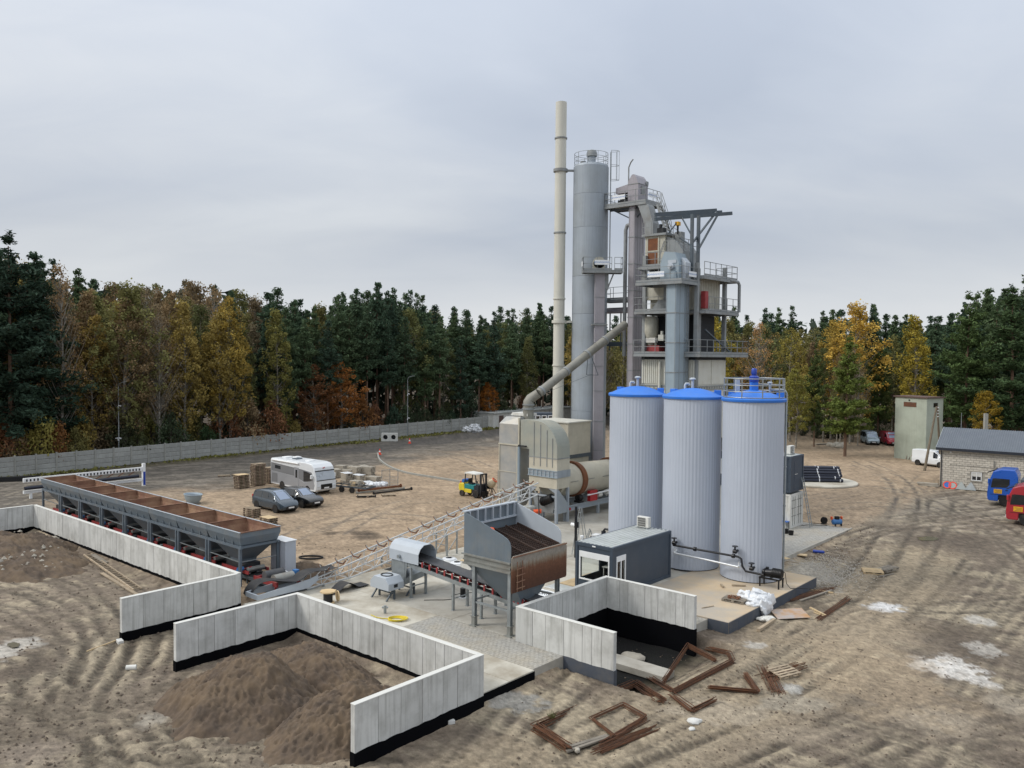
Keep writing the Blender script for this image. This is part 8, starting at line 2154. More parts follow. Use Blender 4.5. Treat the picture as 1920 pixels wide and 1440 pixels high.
def stack(a, b, n, label, group, rz=0.0, top=None):
 p = PW(a, b)
 for i in range(n): pallet(p.x + rnd.uniform(-.05, .05), p.y + rnd.uniform(-.05, .05), gz(p.x, p.y) + i * .146, TH + rz + rnd.uniform(-.05, .05), label, group)
 if top:
  o = MB().bx(-.62, .62, -.42, .42, 0, .02).build('board', MT['wood_light'], None, loc=(p.x, p.y, gz(p.x, p.y) + n * .146), rot=(0, 0, TH + rz)); tag(o, top, 'board')
stack(-71.6, 42.6, 9, 'grey wooden pallet in the lower stack left of the motorhome', 'lower pallet stack by the motorhome', PI / 2, 'pale board on the lower pallet stack left of the motorhome')
stack(-71.8, 44.5, 15, 'grey wooden pallet in the taller stack left of the motorhome', 'taller pallet stack by the motorhome', PI / 2)
stack(-72.3, 46.4, 11, 'grey wooden pallet in the stack half hidden behind the motorhome tail', 'hidden pallet stack by the motorhome', PI / 2)
g = GL(468, 970); stack(g.x - .2, g.y + .3, 5, 'weathered pallet in the stack behind the nearest feed bin', 'pallet stack behind the feed bins', .1)
g = GL(495, 985); stack(g.x, g.y + .4, 4, 'weathered pallet in the boarded stack beside the switch cabinet', 'boarded pallet stack behind the feed bins', .0, 'pale board covering the pallet stack behind the switch cabinet')
g = G(420, 893); pallet(g.x, g.y, gz(g.x, g.y), .4, 'single pallet with loose boards lying on the grey ground', None)
pallet(g.x + 1.2, g.y + 1.0, gz(g.x, g.y), .9, 'second loose pallet lying behind the boarded single one', None)
# ---------------------------------------------------------------- pallets of kerbs and stones right of the motorhome
KG = 'pallets of concrete stones right of the motorhome'
r_ = random.Random(4); kerbm = MB().bx(-.5, .5, -.07, .07, 0, .2).mesh('stone_slab')
WHER = ('nearest the motorhome', 'second from the motorhome', 'in the middle of the rear row', 'in the rear row right of the middle', 'at the far right of the rear row', 'in the middle row beside the trailer', 'in the middle row by the white sacks', 'in the middle row near the mesh trolley', 'in the front row behind the trailer', 'in the front row by the white sacks', 'behind the motorhome nose', 'at the back of the heap')
for i, (px, py, wl, h) in enumerate(((630, 895, 1.2, .8), (648, 893, 1.2, .75), (668, 890, 1.2, .9), (688, 890, 1.6, .8), (682, 884, 1.3, .7), (650, 903, 1.2, .8), (672, 903, 1.2, .75), (700, 902, 1.4, .5), (668, 914, 1.1, .7), (690, 913, 1.1, .55), (640, 884, 1.1, .6), (660, 882, 1.0, .5))):
 g = G(px, py); t = thing('stone_pallet', ('grey', 'greenish grey', 'pale grey', 'dark grey')[i % 4] + ' concrete stones piled on a pallet, ' + WHER[i], 'stone pallet', (g.x, g.y, gz(g.x, g.y)), TH + r_.uniform(-.3, .3), KG)
 MB().bx(-wl / 2, wl / 2, -.4, .4, .0, .12).build('pallet_base', MT['wood_grey'], t)
 nl = max(2, int(h / .19)); 
 for l in range(nl):
  for j in range(5):
   if r_.random() < .12 and l == nl - 1: continue
   o = bpy.data.objects.new('stone_slab', kerbm); COL.objects.link(o); o.parent = t; o.location = (r_.uniform(-.06, .06), -.32 + j * .16, .13 + l * .195); o.scale = (wl, 1, .95); o.rotation_euler = (0, 0, r_.uniform(-.04, .04))
   if not kerbm.materials: kerbm.materials.append(MT['stone'])
 if i in (5, 6, 9): MB().bx(-wl / 2 - .03, wl / 2 + .03, -.43, .43, .12 + nl * .195, .16 + nl * .195).build('plastic_cover', MT['plastic_white'], t, bevel=.03)
for i, (px, py) in enumerate(((694, 917), (706, 915), (718, 914))):
 g = G(px, py); t = thing('white_sack', ('left', 'middle', 'right')[i] + ' bulging white sack in front of the stone pallets', 'sack', (g.x, g.y, gz(g.x, g.y)), 0, 'white sacks by the stone pallets'); lumps(t, [(0, 0, .3, .5, .4, .32)], 'plastic_white', 'sack_body', 30 + i, .3)
g = G(660, 921); t = thing('flat_trailer', 'rusty flat steel trailer frame in front of the stone pallets', 'trailer', (g.x, g.y, gz(g.x, g.y)), TH + .25)
MB().bx(-2.2, 2.2, -.75, -.65, .45, .6).bx(-2.2, 2.2, .65, .75, .45, .6).bx(-2.2, -2.1, -.65, .65, .45, .6).bx(2.1, 2.2, -.65, .65, .45, .6).build('frame', MT['steel_dark'], t)
for i in range(5): MB().bx(-1.8 + i * .9, -1.7 + i * .9, -.7, .7, .601, .66).build('cross_bar', MT['wood_grey'], t)
for i in range(4): MB().bar((-1.6 + i * .9, -.72, .6), (-1.2 + i * .9, -.72, 1.05), .07).build('stake', MT['steel_gal_dirty'], t)
for x in (-.6, .6): MB().cyl((x, -.85, .28), (x, -.7, .28), .28, .28, 16).build('wheel', MT['tyre'], t, smooth=40)
g = G(731, 913); t = thing('mesh_trolley', 'tall steel mesh trolley standing open beside the stone pallets', 'trolley', (g.x, g.y, gz(g.x, g.y)), TH + .8)
for s, an in ((-1, .5), (1, -.35)):
 mb = MB(); Mx = Matrix.Rotation(an, 4, 'Z'); mb.T = Mx
 mb.bar((0, 0, .05), (0, 0, 1.75), .05).bar((s * .85, 0, .05), (s * .85, 0, 1.75), .05).bar((0, 0, 1.72), (s * .85, 0, 1.72), .05).bar((0, 0, .2), (s * .85, 0, .2), .05)
 for i in range(1, 7): mb.bar((s * .85 * i / 7, 0, .2), (s * .85 * i / 7, 0, 1.1 if s > 0 else 1.7), .018)
 for i in range(1, 4): mb.bar((0, 0, .2 + .28 * i), (s * .85, 0, .2 + .28 * i), .018)
 mb.build('mesh_side', MT['galv'], t)
BL_ = (('rusty steel beam, rearmost of the beams lying on the sand', 672, 922, 752, 913, .1, 'rust'), ('long dark steel beam ending in a flange, lying on the sand', 700, 927, 772, 918, .08, 'black'), ('grey steel beam between the rusty and the dark one', 668, 926, 758, 917, .07, 'steel_gal_dirty'), ('short dark flanged pipe, nearest of the steel lying on the sand', 670, 933, 705, 932, .08, 'black'))
for lab, x0, y0, x1, y1, r0, mtl in BL_:
 p, q = G(x0, y0), G(x1, y1); t = thing('steel_beam', lab, 'steel beam', (p.x, p.y, gz(p.x, p.y)), 0); e = q - p
 MB().bar((0, 0, r0 + .03), (e.x, e.y, r0 + .03), r0 * 1.6).build('web', MT[mtl], t); dd = e.normalized()
 for c, s in ((Vector((0, 0, r0 + .05)), 1), (Vector((e.x, e.y, r0 + .05)), -1)): MB().cyl(c, c + Vector((dd.x, dd.y, 0)) * .08 * s, r0 * 1.9, r0 * 1.9, 12).build('end_flange', MT[mtl], t)
g = G(728, 929); pallet(g.x, g.y, gz(g.x, g.y), .3, 'pallet with white sheeting lying before the long dark beam', None)
g = G(682, 931); pallet(g.x, g.y, gz(g.x, g.y), -.2, 'pallet lying under the short dark flanged pipe', None)
g = G(658, 920); t = tag(MB().bx(-.35, .35, -.02, .02, 0, .9).build('fibre_board', MT['wood_light'], None, loc=(g.x, g.y, gz(g.x, g.y)), rot=(R(-18), 0, TH)), 'pale board leaning on the flat trailer', 'board')
# white steel rack behind the far feed bins
ra = -79.6; q0 = ona(150, 905, ra); q1 = ona(267, 906, ra)
t = pthing('steel_rack', 'white toothed steel rack with a blue end post behind the far feed bins', 'rack', ra, q1.y, gzp(ra, q1.y))
LR = -10.5
MB().bx(-.1, .1, LR, 0, 1.5, 1.85).build('top_beam', MT['white'], t); MB().bx(-.12, .12, LR, -.1, .5, .75).build('bottom_beam', MT['white'], t)
mb = MB()
for i in range(34): mb.bx(.101, .13, LR + .2 + i * .3, LR + .32 + i * .3, 1.55, 1.75)
mb.build('tooth_row', MT['dark_void'], t)
MB().bx(-.15, .15, 0, .25, .0, 2.2).build('end_post', MT['white'], t); MB().bx(.151, .17, .02, .23, .1, 1.4).build('blue_panel', MT['motor_blue'], t)
MB().cyl((.3, LR, 1.0), (.3, -.5, 1.05), .16, .16, 12).build('dark_roll', MT['pipe_black'], t, smooth=40)
for i in range(2): MB().bx(-.1, .1, LR + .5 + i * 4, LR + .7 + i * 4, 0, .5).build('foot', MT['white'], t)
for i in range(7): MB().bar((.12, LR + 3 + i, 1.1), (.12, LR + 3.7 + i, 1.5), .06).build('slat', MT['rust'], t)
g = G(357, 946); t = thing('steel_skip', 'grey oval steel skip standing on the sand behind the feed bins', 'skip', (g.x, g.y + .6, gz(g.x, g.y)), TH)
def ov(sx, sy, z, n_=18): return [(sx * math.cos(2 * PI * i / n_), sy * math.sin(2 * PI * i / n_), z * .62) for i in range(n_)]
MB().loft([ov(.6, .4, .1), ov(.9, .6, .7), ov(1.0, .66, 1.25), ov(1.04, .7, 1.27), ov(1.04, .7, 1.33), ov(.96, .62, 1.33), ov(.8, .5, .9)], cap=False).build('tub', MT['elev_blue'], t, smooth=40)
MB().loft([ov(.88, .56, 1.14), ov(.3, .2, 1.16)]).build('load', MT['frame_blue'], t); MB().bx(-.6, .6, -.4, .4, 0, .12).build('base', MT['wood_grey'], t)
# ================================================================= SMALL THINGS ON THE GROUND
ZF = -0.5
def gp3(px, py, z=ZF):
 p = G(px, py, z)
 for _ in range(3): p = G(px, py, gz(p.x, p.y))
 return p
# ---------------------------------------------------------------- bent rebar
def rebar(label, pts, n, spread, lift=.35, jit=.06, thick=.016, closed=False, up=None):
 W_ = [gp3(px, py) for px, py in pts]; o0 = W_[0]
 t = thing('rebar_bundle', label, 'rebar', (o0.x, o0.y, o0.z), 0, 'rusty rebar bundles')
 base = [w - o0 for w in W_]; c = sum(base, Vector()) / len(base)
 r_ = random.Random(len(label))
 for i in range(n):
  f = i / max(1, n - 1); sc = 1 + spread * (r_.random() - .5); z = .03 + lift * f * r_.uniform(.4, 1)
  off = Vector((r_.uniform(-jit, jit), r_.uniform(-jit, jit), 0)) + (Vector((0, 0, 0)))
  ps = []
  for k, b_ in enumerate(base):
   q = c + (b_ - c) * sc + off + Vector((r_.uniform(-jit, jit) * .5, r_.uniform(-jit, jit) * .5, z + (up[k] if up else 0)))
   ps.append(q)
  pp = []
  for k, q in enumerate(ps):
   if 0 < k < len(ps) - 1:
    a_ = q + (ps[k - 1] - q).normalized() * .07; b2 = q + (ps[k + 1] - q).normalized() * .07; pp += [a_, q * .6 + (a_ + b2) * .2, b2]
   else: pp.append(q)
  MB().tube(pp, thick, 5).build('bar', MT['rebar'], t, smooth=60)
 return t
rebar('long bundle of rusty bars bent to a wide U, nearest the viewer', [(1064, 1407), (1004, 1369), (1192, 1287), (1240, 1319)], 26, .10, .30, .16)
rebar('rusty square rebar stirrups lying inside the long bent bundle', [(1150, 1384), (1108, 1350), (1168, 1322), (1212, 1346), (1165, 1380), (1152, 1386)], 9, .18, .10, .06)
rebar('straight rusty bars fanned out at the bottom of the rebar heap', [(1118, 1411), (1225, 1369)], 16, .12, .10, .2)
rebar('short straight rusty bars beside the square stirrups', [(1128, 1398), (1208, 1352)], 12, .2, .12, .16)
rebar('upright V of thick rusty bars propped by the black-lined pit', [(1243, 1286), (1290, 1240), (1342, 1254)], 20, .08, .25, .06, up=(0, .62, .25))
rebar('large open loop of rusty bars behind the propped V', [(1218, 1276), (1262, 1302), (1374, 1243), (1366, 1228), (1322, 1219)], 14, .08, .22, .1)
rebar('rusty bars bent to an L in the middle of the rebar heap', [(1258, 1308), (1296, 1336), (1340, 1316)], 14, .12, .2, .12)
rebar('sharp V of rusty bars pointing right, clear of the others', [(1330, 1293), (1420, 1301), (1397, 1268)], 20, .12, .22, .1)
rebar('upright fan of straight rusty bars left of the rebar pallet', [(1455, 1300), (1434, 1254)], 16, .15, .10, .22)
rebar('loose rusty bars scattered on the ground beyond the plywood sheet', [(1476, 1128), (1560, 1104)], 10, .3, .05, .3)
rebar('second scatter of loose rusty bars right of the plywood sheet', [(1535, 1162), (1592, 1122)], 12, .25, .05, .2)
# ---------------------------------------------------------------- pallets, boards, plastic
p = gp3(1470, 1264); pallet(p.x, p.y, p.z + .03, .5, 'tilted pallet under a tangle of rusty bars', None, True, R(8), 'wood')
rebar('rusty bars strewn over the tilted pallet', [(1440, 1272), (1505, 1252)], 14, .3, .2, .3)
p = gp3(1378, 1148); p.z = .075; pallet(p.x, p.y, p.z, TH + .1, 'pallet with rusty clamps near the front corner of the tank plinth', None, True, 0, 'wood_grey')
t = thing('clamp_pile', 'small pile of rusty clamps on the plinth pallet', 'clamps', (p.x, p.y, p.z + .145), TH)
for i in range(12): MB().tube([(.12 * math.cos(q) * 1.2, .1 * math.sin(q), 0) for q in [PI * k / 6 for k in range(9)]], .02, 5).build('clamp', MT['rust'], t, loc=(rnd.uniform(-.4, .35), rnd.uniform(-.22, .22), .03 + .05 * rnd.random()), rot=(rnd.uniform(-.4, .4), rnd.uniform(-.4, .4), rnd.uniform(0, 6)))
p = gp3(1422, 1105); p.z = .46; pallet(p.x, p.y, p.z, TH + .2, 'weathered pallet lying on the white plastic sheet at the plinth edge', None, True, R(4), 'wood_grey')
t = thing('plastic_sheet', 'crumpled white plastic sheet hanging over the plinth edge', 'plastic sheet', PW(-18.7, 41.4, .06), TH)
lumps(t, [(-.55, -.1, .2, .55, .4, .24), (-.15, .5, .18, .45, .5, .28), (.15, -.3, .12, .5, .55, .24), (.55, .1, -.12, .22, .55, .45), (.62, -.5, -.2, .2, .4, .42), (.15, -.9, .05, .35, .3, .14)], 'plastic_white', 'plastic_fold', 50, .55)
p = gp3(1481, 1155); tag(MB().bx(-.85, .85, -.62, .62, 0, .022).build('plywood_sheet', MT['plywood'], None, loc=(p.x, p.y, p.z + .12), rot=(R(5), R(-3), TH + .75)), 'stained plywood sheet lying on the ground off the plinth', 'plywood')
t = thing('plastic_sheet', 'dirty white plastic scraps in front of the plywood sheet', 'plastic sheet', gp3(1437, 1165), 0)
lumps(t, [(0, 0, .1, .28, .2, .13), (.3, .15, .08, .2, .2, .1), (-.25, .1, .08, .2, .16, .1), (.05, .35, .08, .22, .16, .1)], 'white_dirty', 'plastic_fold', 60, .6)
def plank(label, x0, y0, x1, y1, w=.12, h=.05, z=None, mat='wood', cat='plank', dz=0.0):
 p, q = (gp3(x0, y0), gp3(x1, y1)) if z is None else (G(x0, y0, z), G(x1, y1, z))
 e = q - p; o = MB().bar((0, 0, h / 2 + .02 + dz), (e.x, e.y, e.z + h / 2 + .02 + dz), w, h).build('plank', MT[mat], None, loc=p); return tag(o, label, cat)
plank('square timber lying before the plastic scraps', 1422, 1185, 1452, 1165, .16, .14)
plank('brown timber batten on the plinth beside the right tank', 1372, 1099, 1398, 1100, .1, .08, .06, 'wood')
plank('short timber offcut on the plinth left of the batten', 1352, 1098, 1356, 1103, .1, .1, .06)
plank('thin timber lath on the plinth behind the clamps pallet', 1316, 1141, 1338, 1137, .05, .03, .06)
plank('short pale plank by the open rebar loop', 1326, 1212, 1338, 1203, .2, .05, None, 'wood_light')
plank('pale plank among rubble beyond the plinth corner', 1516, 1106, 1562, 1113, .12, .06, None, 'wood_light')
plank('long dark plank leaning in the trench beside the plinth', 1500, 1128, 1560, 1108, .14, .06, None, 'wood_grey')
plank('short pale plank right of the plywood sheet', 1519, 1141, 1548, 1156, .1, .07, None, 'wood_light')
plank('thin pale lath below the short pale plank', 1526, 1149, 1546, 1157, .06, .04, None, 'wood_light')
plank('grey plank in front of the square stirrups', 1070, 1403, 1138, 1382, .14, .07, None, 'wood_grey')
plank('second grey plank beside the straight rusty bars', 1062, 1412, 1142, 1384, .12, .06, None, 'wood_grey')
plank('long pale plank lying in the left bay', 191, 1076, 258, 1117, .2, .06, None, 'wood')
plank('thin pale pole lying before the left wall arm', 163, 1223, 252, 1190, .06, .05, None, 'wood_light')
plank('wide grey board lying on the soil in the left bay', 174, 1041, 199, 1057, .3, .06, None, 'wood_grey')
p0, p1 = gp3(164, 1042), gp3(258, 1108); t = thing('wooden_ladder', 'old wooden ladder lying along the long wall in the left bay', 'ladder', p0, 0); e = p1 - p0; nn = Vector((-e.y, e.x, 0)).normalized() * .22
for s in (-1, 1): MB().bar(nn * s + Vector((0, 0, .1)), e + nn * s + Vector((0, 0, .1)), .07, .09).build('stile', MT['wood'], t)
for i in range(22): c = e * ((i + .5) / 22) + Vector((0, 0, .1)); MB().bar(c - nn, c + nn, .05).build('rung', MT['wood'], t)
def small(label, px, py, mb, mat, cat, name, z=None, rz=0.0, **k):
 p = gp3(px, py) if z is None else G(px, py, z)
 return tag(mb.build(name, MT[mat], None, loc=p, rot=(0, 0, rz), **k), label, cat)
small('white concrete brick lying before the thin pole', 225, 1206, MB().bx(-.22, .22, -.12, .12, 0, .16), 'white_stone', 'brick', 'concrete_brick', rz=-.9, bevel=.02)
small('small white concrete brick by the wall foot of the near bay arm', 846, 1357, MB().bx(-.13, .13, -.08, .08, 0, .14), 'white_stone', 'brick', 'concrete_brick', rz=.4, bevel=.015)
small('short pale concrete tube on the mud left of the soil bay', 246, 1256, MB().cyl((-.2, 0, .1), (.2, 0, .1), .11, .11, 14), 'white_dirty', 'tube', 'concrete_tube', rz=.2)
small('blue cylinder lying on the spoil beside the paving', 1533, 1037, MB().cyl((-.3, 0, .1), (.35, .05, .1), .1, .1, 14).ball((.35, .05, .1), .1, .1, .1, 10, 6), 'motor_blue', 'cylinder', 'blue_cylinder', rz=-.5)
for i, (px, py, sx, sy, rz) in enumerate(((1500, 1041, .9, .5, .3), (1470, 1047, .7, .4, -.4), (1486, 1055, .8, .14, .1), (1461, 1058, .9, .12, .2))):
 small(('tan sheet of board lying on the spoil near the blue cylinder', 'tan sheet of board at the paving edge', 'brown batten at the paving edge', 'second brown batten by the right tank foot')[i], px, py, MB().bx(-sx / 2, sx / 2, -sy / 2, sy / 2, .02, .06), 'wood_light' if i < 2 else 'wood', 'board', 'loose_board', z=.02 if i else None, rz=TH + rz)
for i, (px, py, lab) in enumerate(((1636, 1074, 'pale pallet lying on the mud right of the paved yard'), (1664, 1071, 'darker pallet overlapping the pale one on the mud'))):
 p = gp3(px, py); pallet(p.x, p.y, p.z + .03 + .05 * i, (-.25, .5)[i], lab, None, True, R(5 - 9 * i), ('wood_light', 'wood_grey')[i], R(-4 * i))
plank('broken board sticking out below the two pallets on the mud', 1648, 1082, 1676, 1077, .1, .04, None, 'wood_grey')
# stones
def rock(label, px, py, r, mat='stone', seed=1, sq=.7, cat='stone', group=None):
 p = gp3(px, py); mb = MB().ball((0, 0, 0), r, r * .85, r * sq, 14, 10); P_ = np.array(mb.v); n_ = fbm(P_[:, 0] / r * 1.3 + seed, P_[:, 1] / r * 1.3 + P_[:, 2] / r, 3, seed); mb.v = [tuple(q) for q in P_ * (1 + .45 * n_[:, None])]
 return tag(mb.build('boulder', MT[mat], None, smooth=35, loc=(p.x, p.y, p.z + r * sq * .45), rot=(0, 0, seed)), label, cat, group)
rock('pale flat boulder at the mouth of the black-lined pit', 1186, 1236, .55, 'stone', 3, .35)
rock('small white stone left of the propped rebar V', 1250, 1265, .22, 'white_stone', 4, .5)
rock('round stone at the lower edge by the grey planks', 1082, 1409, .11, 'stone', 5, .8)
rock('white lump of concrete right of the square stirrups', 1302, 1355, .26, 'white_stone', 6, .4)
rock('second smaller white lump below the concrete lump', 1297, 1368, .15, 'white_stone', 7, .4)
rock('grey angular block on the soil in the left bay', 100, 1015, .5, 'stone', 8, .5); rock('grey slab of rubble by the left bay heap', 72, 1036, .4, 'stone', 9, .25); rock('grey tilted rubble slab high on the left bay heap', 96, 1020, .45, 'stone', 10, .3)
rock('stone on the crest of the soil heap', 604, 1218, .2, 'stone', 13, .5)
for i, (px, py) in enumerate(((1562, 838), (1568, 836), (1574, 840), (1580, 837), (1556, 837))): rock(('leftmost', 'second', 'third', 'rightmost', 'rear')[i] + ' boulder of the heap under the pines', px, py, .6, 'stone', 20 + i, .7, group='boulders heaped under the pines')
t = thing('timber_pile', 'pile of grey boards under the slim pine', 'timber', gp3(1543, 834), .3)
for i in range(6): MB().bx(-1.3, 1.3, -.1, .1, 0, .1).build('board', MT['wood_grey'], t, loc=(.1 * (i % 2), .25 * (i % 3) - .25, .11 * (i // 3)), rot=(0, 0, .06 * i - .15))
# puddles of milky slurry
def puddle(px, py, rx, ry, seed, mat):
 p = G(px, py, ZF + .03); u = G(px + rx, py, ZF + .03) - p; v = G(px, py - ry, ZF + .03) - p; vs = [(0, 0, 0)]; n_ = 48
 for i in range(n_):
  q = 2 * PI * i / n_; k = .8 + .25 * float(fbm(np.array([math.cos(q) * 1.6 + seed]), np.array([math.sin(q) * 1.6]), 4, seed)[0])
  w = u * (k * math.cos(q)) + v * (k * math.sin(q)); vs.append((w.x, w.y, 0))
 o = MB().add(vs, [(0, 1 + i, 1 + (i + 1) % n_) for i in range(n_)]).build('puddle', mat, None, loc=(p.x, p.y, gz(p.x, p.y) + .045)); return tag(o, kind='structure')
m2, tt, bs = newmat('muddy_water'); bs.inputs['Base Color'].default_value = (*C('#6f6a5c'), 1); bs.inputs['Roughness'].default_value = .05
for a_ in ((1740, 1020, 26, 5, 5, m2), (26, 1212, 14, 6, 6, m2)): puddle(*a_)
mk('clod', '#5f5449', 0.97, var=0.3, scale=3)
# loose stones and crumbs of rubble, too many to count
def scatter(name, label, n, area, r0, r1, mat, seed, zoff=0.0):
 r_ = np.random.RandomState(seed); mb = MB()
 oct_ = [(1, 0, 0), (0, 1, 0), (-1, 0, 0), (0, -1, 0), (0, 0, 1), (0, 0, -.4)]; of = [(0, 1, 4), (1, 2, 4), (2, 3, 4), (3, 0, 4), (1, 0, 5), (2, 1, 5), (3, 2, 5), (0, 3, 5)]
 pts = area(r_, n); Z = macro_z(pts[:, 0], pts[:, 1]) + detail_z(pts[:, 0], pts[:, 1])
 for (x, y), z in zip(pts, Z):
  r = r0 + (r1 - r0) * r_.rand() ** 3; q = r_.rand() * 6.28; c_, s_ = math.cos(q), math.sin(q); sx, sy, sz = r * r_.uniform(.7, 1.3), r * r_.uniform(.7, 1.3), r * r_.uniform(.5, 1)
  mb.add([(x + sx * a * c_ - sy * b * s_, y + sx * a * s_ + sy * b * c_, z + zoff + .35 * sz + sz * c) for a, b, c in oct_], of)
 return tag(mb.build(name, MT[mat], None), label, 'rubble', kind='stuff')
def pixarea(x0, x1, y0, y1):
 def f(r_, n):
  o = []
  for _ in range(n):
   p = G(r_.uniform(x0, x1), r_.uniform(y0, y1), ZF); o.append((p.x, p.y))
  return np.array(o)
 return f
scatter('rubble_crumbs', 'pale rubble crumbs scattered over the ground round the rebar', 1500, pixarea(960, 1620, 1170, 1440), .008, .06, 'clod', 1)
scatter('rubble_crumbs', 'clods and stones scattered over the rutted ground on the left', 3600, pixarea(-40, 660, 1030, 1440), .01, .08, 'clod', 2)
scatter('rubble_crumbs', 'clods scattered over the driven ground on the right', 2400, pixarea(1250, 1960, 1000, 1440), .008, .055, 'clod', 3)
scatter('gravel_patch', 'patch of pale crushed gravel beside the tank plinth', 2600, lambda r_, n: np.array([(lambda p: (p.x + r_.normal() * .9, p.y + r_.normal() * 1.1))(G(1555 + r_.normal() * 18, 1075 + r_.normal() * 12, ZF)) for _ in range(n)]), .02, .06, 'gravel', 4, .03)
scatter('rubble_crumbs', 'broken rubble on the soil heap at the far end of the long wall', 260, lambda r_, n: np.array([(lambda p: (p.x, p.y))(PW(-60 + r_.normal() * 3.5, 18.4 + r_.normal() * 1.4)) for _ in range(n)]), .04, .22, 'stone', 5, .75)
scatter('rubble_crumbs', 'crumbs of spoil along the paved edge behind the plinth', 500, pixarea(1490, 1640, 985, 1060), .015, .08, 'soil', 6)
# ---------------------------------------------------------------- on the slabs
p = G(615, 1131); t = thing('cable_spool', 'wooden cable spool with dark cable behind the bay wall', 'cable spool', (p.x, p.y, 0.01), 0)
MB().cyl((0, 0, 0), (0, 0, .06), .34, .34, 24).cyl((0, 0, .58), (0, 0, .64), .40, .40, 24).build('flange', MT['spool_wood'], t, smooth=40); MB().cyl((0, 0, .06), (0, 0, .58), .24, .24, 24).build('cable_winding', MT['black'], t, smooth=40)
for i in range(6): MB().bx(-.38, .38, -.4 + i * .13, -.29 + i * .13, .641, .652).build('flange_board', MT['spool_wood'], t) if abs(-.345 + i * .13) < .25 else None
MB().cyl((.42, .25, .3), (.47, .28, .3), .28, .28, 20).build('loose_flange', MT['spool_wood'], t)
p = G(742, 1163); t = thing('yellow_hose', 'coil of yellow hose lying on the slab behind the bay wall', 'hose', (p.x, p.y, 0.0), 0)
for i in range(5): MB().tube([((.36 + .03 * i) * math.cos(q) + .03 * i, (.26 + .02 * i) * math.sin(q), .03 + .02 * i) for q in [2 * PI * k / 22 for k in range(22)]], .022, 6, closed=True).build('coil_turn', MT['yellow_hose'], t, smooth=60)
MB().tube([(-.3, .1, .04), (-.7, .2, .03), (-1.0, .3, .05), (-1.3, .5, .1)], .022, 6).build('hose_end', MT['yellow_hose'], t, smooth=60)
p = G(722, 1150); t = thing('pipe_fitting', 'small grey pipe fitting standing by the yellow hose', 'pipe fitting', (p.x, p.y, 0), 0); MB().cyl((0, 0, 0), (0, 0, .4), .07, .07, 10).cyl((-.15, 0, .3), (.15, 0, .3), .05, .05, 10).build('body', MT['galv'], t, smooth=40)
for i, (px, py, lab) in enumerate(((842, 1050, 'rear white flanged ring lying behind the short conveyor'), (857, 1058, 'front white flanged ring lying behind the short conveyor'))):
 p = G(px, py, .15); t = thing('flanged_ring', lab, 'ring', (p.x, p.y, 0), 0, 'white flanged rings on the slab'); MB().lathe([(.3, .0), (.5, .0), (.52, .1), (.5, .2), (.3, .2), (.3, .02)], 26, cap=False).build('ring_body', MT['white'], t, smooth=40); MB().lathe([(.1, .2), (.42, .2), (.42, .26), (.2, .3)], 26, cap=False).build('ring_cap', MT['plastic_white'], t, smooth=40)
p = G(880, 1072); t = thing('crate', 'white crate with a wooden lid behind the short conveyor', 'crate', (p.x, p.y, 0), TH); MB().bx(-.45, .45, -.3, .3, .05, .65).build('box', MT['white_dirty'], t); MB().bx(-.47, .47, -.32, .32, .651, .69).build('lid', MT['wood_light'], t)
p = G(905, 1080); t = thing('motor_unit', 'dark motor unit on a frame behind the short conveyor', 'motor unit', (p.x, p.y, 0), TH); MB().bx(-.7, .7, -.35, .35, .1, .3).build('frame', MT['steel_dark'], t); MB().cyl((-.4, 0, .5), (.4, 0, .5), .2, .2, 14).build('motor', MT['frame_blue'], t, smooth=40); MB().cyl((.45, -.3, .45), (.45, -.25, .45), .08, .08, 10).build('red_cap', MT['red_paint'], t)
p = G(868, 1120); t = thing('bollard_pipe', 'short black upright pipe on a white foot behind the short conveyor', 'pipe stub', (p.x, p.y, 0), 0); MB().cyl((0, 0, .03), (0, 0, .5), .15, .15, 16).build('pipe', MT['black'], t, smooth=40); MB().cyl((0, 0, 0), (0, 0, .03), .27, .27, 20).build('foot', MT['white'], t)
p = G(820, 1125); t = thing('loose_cable', 'black cable snaking over the slab under the short conveyor', 'cable', (p.x, p.y, .0), 0); MB().tube(spline([(-.7, -.1, .02), (-.1, -.05, .02), (.5, 0, .02), (.9, .3, .02), (.7, .7, .02), (1.2, 1.2, .02), (1.9, 1.4, .02)], 5), .018, 5).build('cable_run', MT['black'], t, smooth=60)
# printed board by the office cabin
p = GL(1018, 1110, .35); t = pthing('printed_board', 'white printed board with an oval logo beside the dark office cabin', 'board', p.x, p.y, 0, R(0))
MB().bx(-.9, .9, -.02, .02, 0.02, .62).build('board_face', MT['banner'], t, rot=(R(-62), 0, 0)); MB().tube([(.78 * math.cos(q), -.03 - .0, .32 + .2 * math.sin(q)) for q in [2 * PI * i / 28 for i in range(28)]], .018, 4, closed=True).build('logo_oval', MT['text_dark'], t, rot=(R(-62), 0, 0))
o = text_mesh('logo_lettering', 'COMTECO', .27, MT['text_dark'], t, (0, 0, 0), (PI / 2, 0, 0), .002); o.matrix_local = Matrix.Rotation(R(-62), 4, 'X') @ Matrix.Translation((0, -.032, .32)) @ Matrix.Rotation(PI / 2, 4, 'X')
p = GL(1062, 1085, 0); o = pthing('plywood_floor', 'tan plywood sheet on the slab left of the office cabin', 'plywood', -27.95, 38.6, .012); MB().bx(-.7, .7, -1.5, 1.5, 0, .02).build('sheet', MT['wood_light'], o)
o = pthing('glass_panel', 'pale glass panel lying beside the office cabin corner', 'glass panel', -28.0, 36.4, .012); MB().bx(-.75, .75, -.5, .5, 0.0, .03).build('pane', MT['roof_metal'], o); MB().bx(-.78, .78, -.53, -.501, 0, .05).build('edge', MT['white'], o)
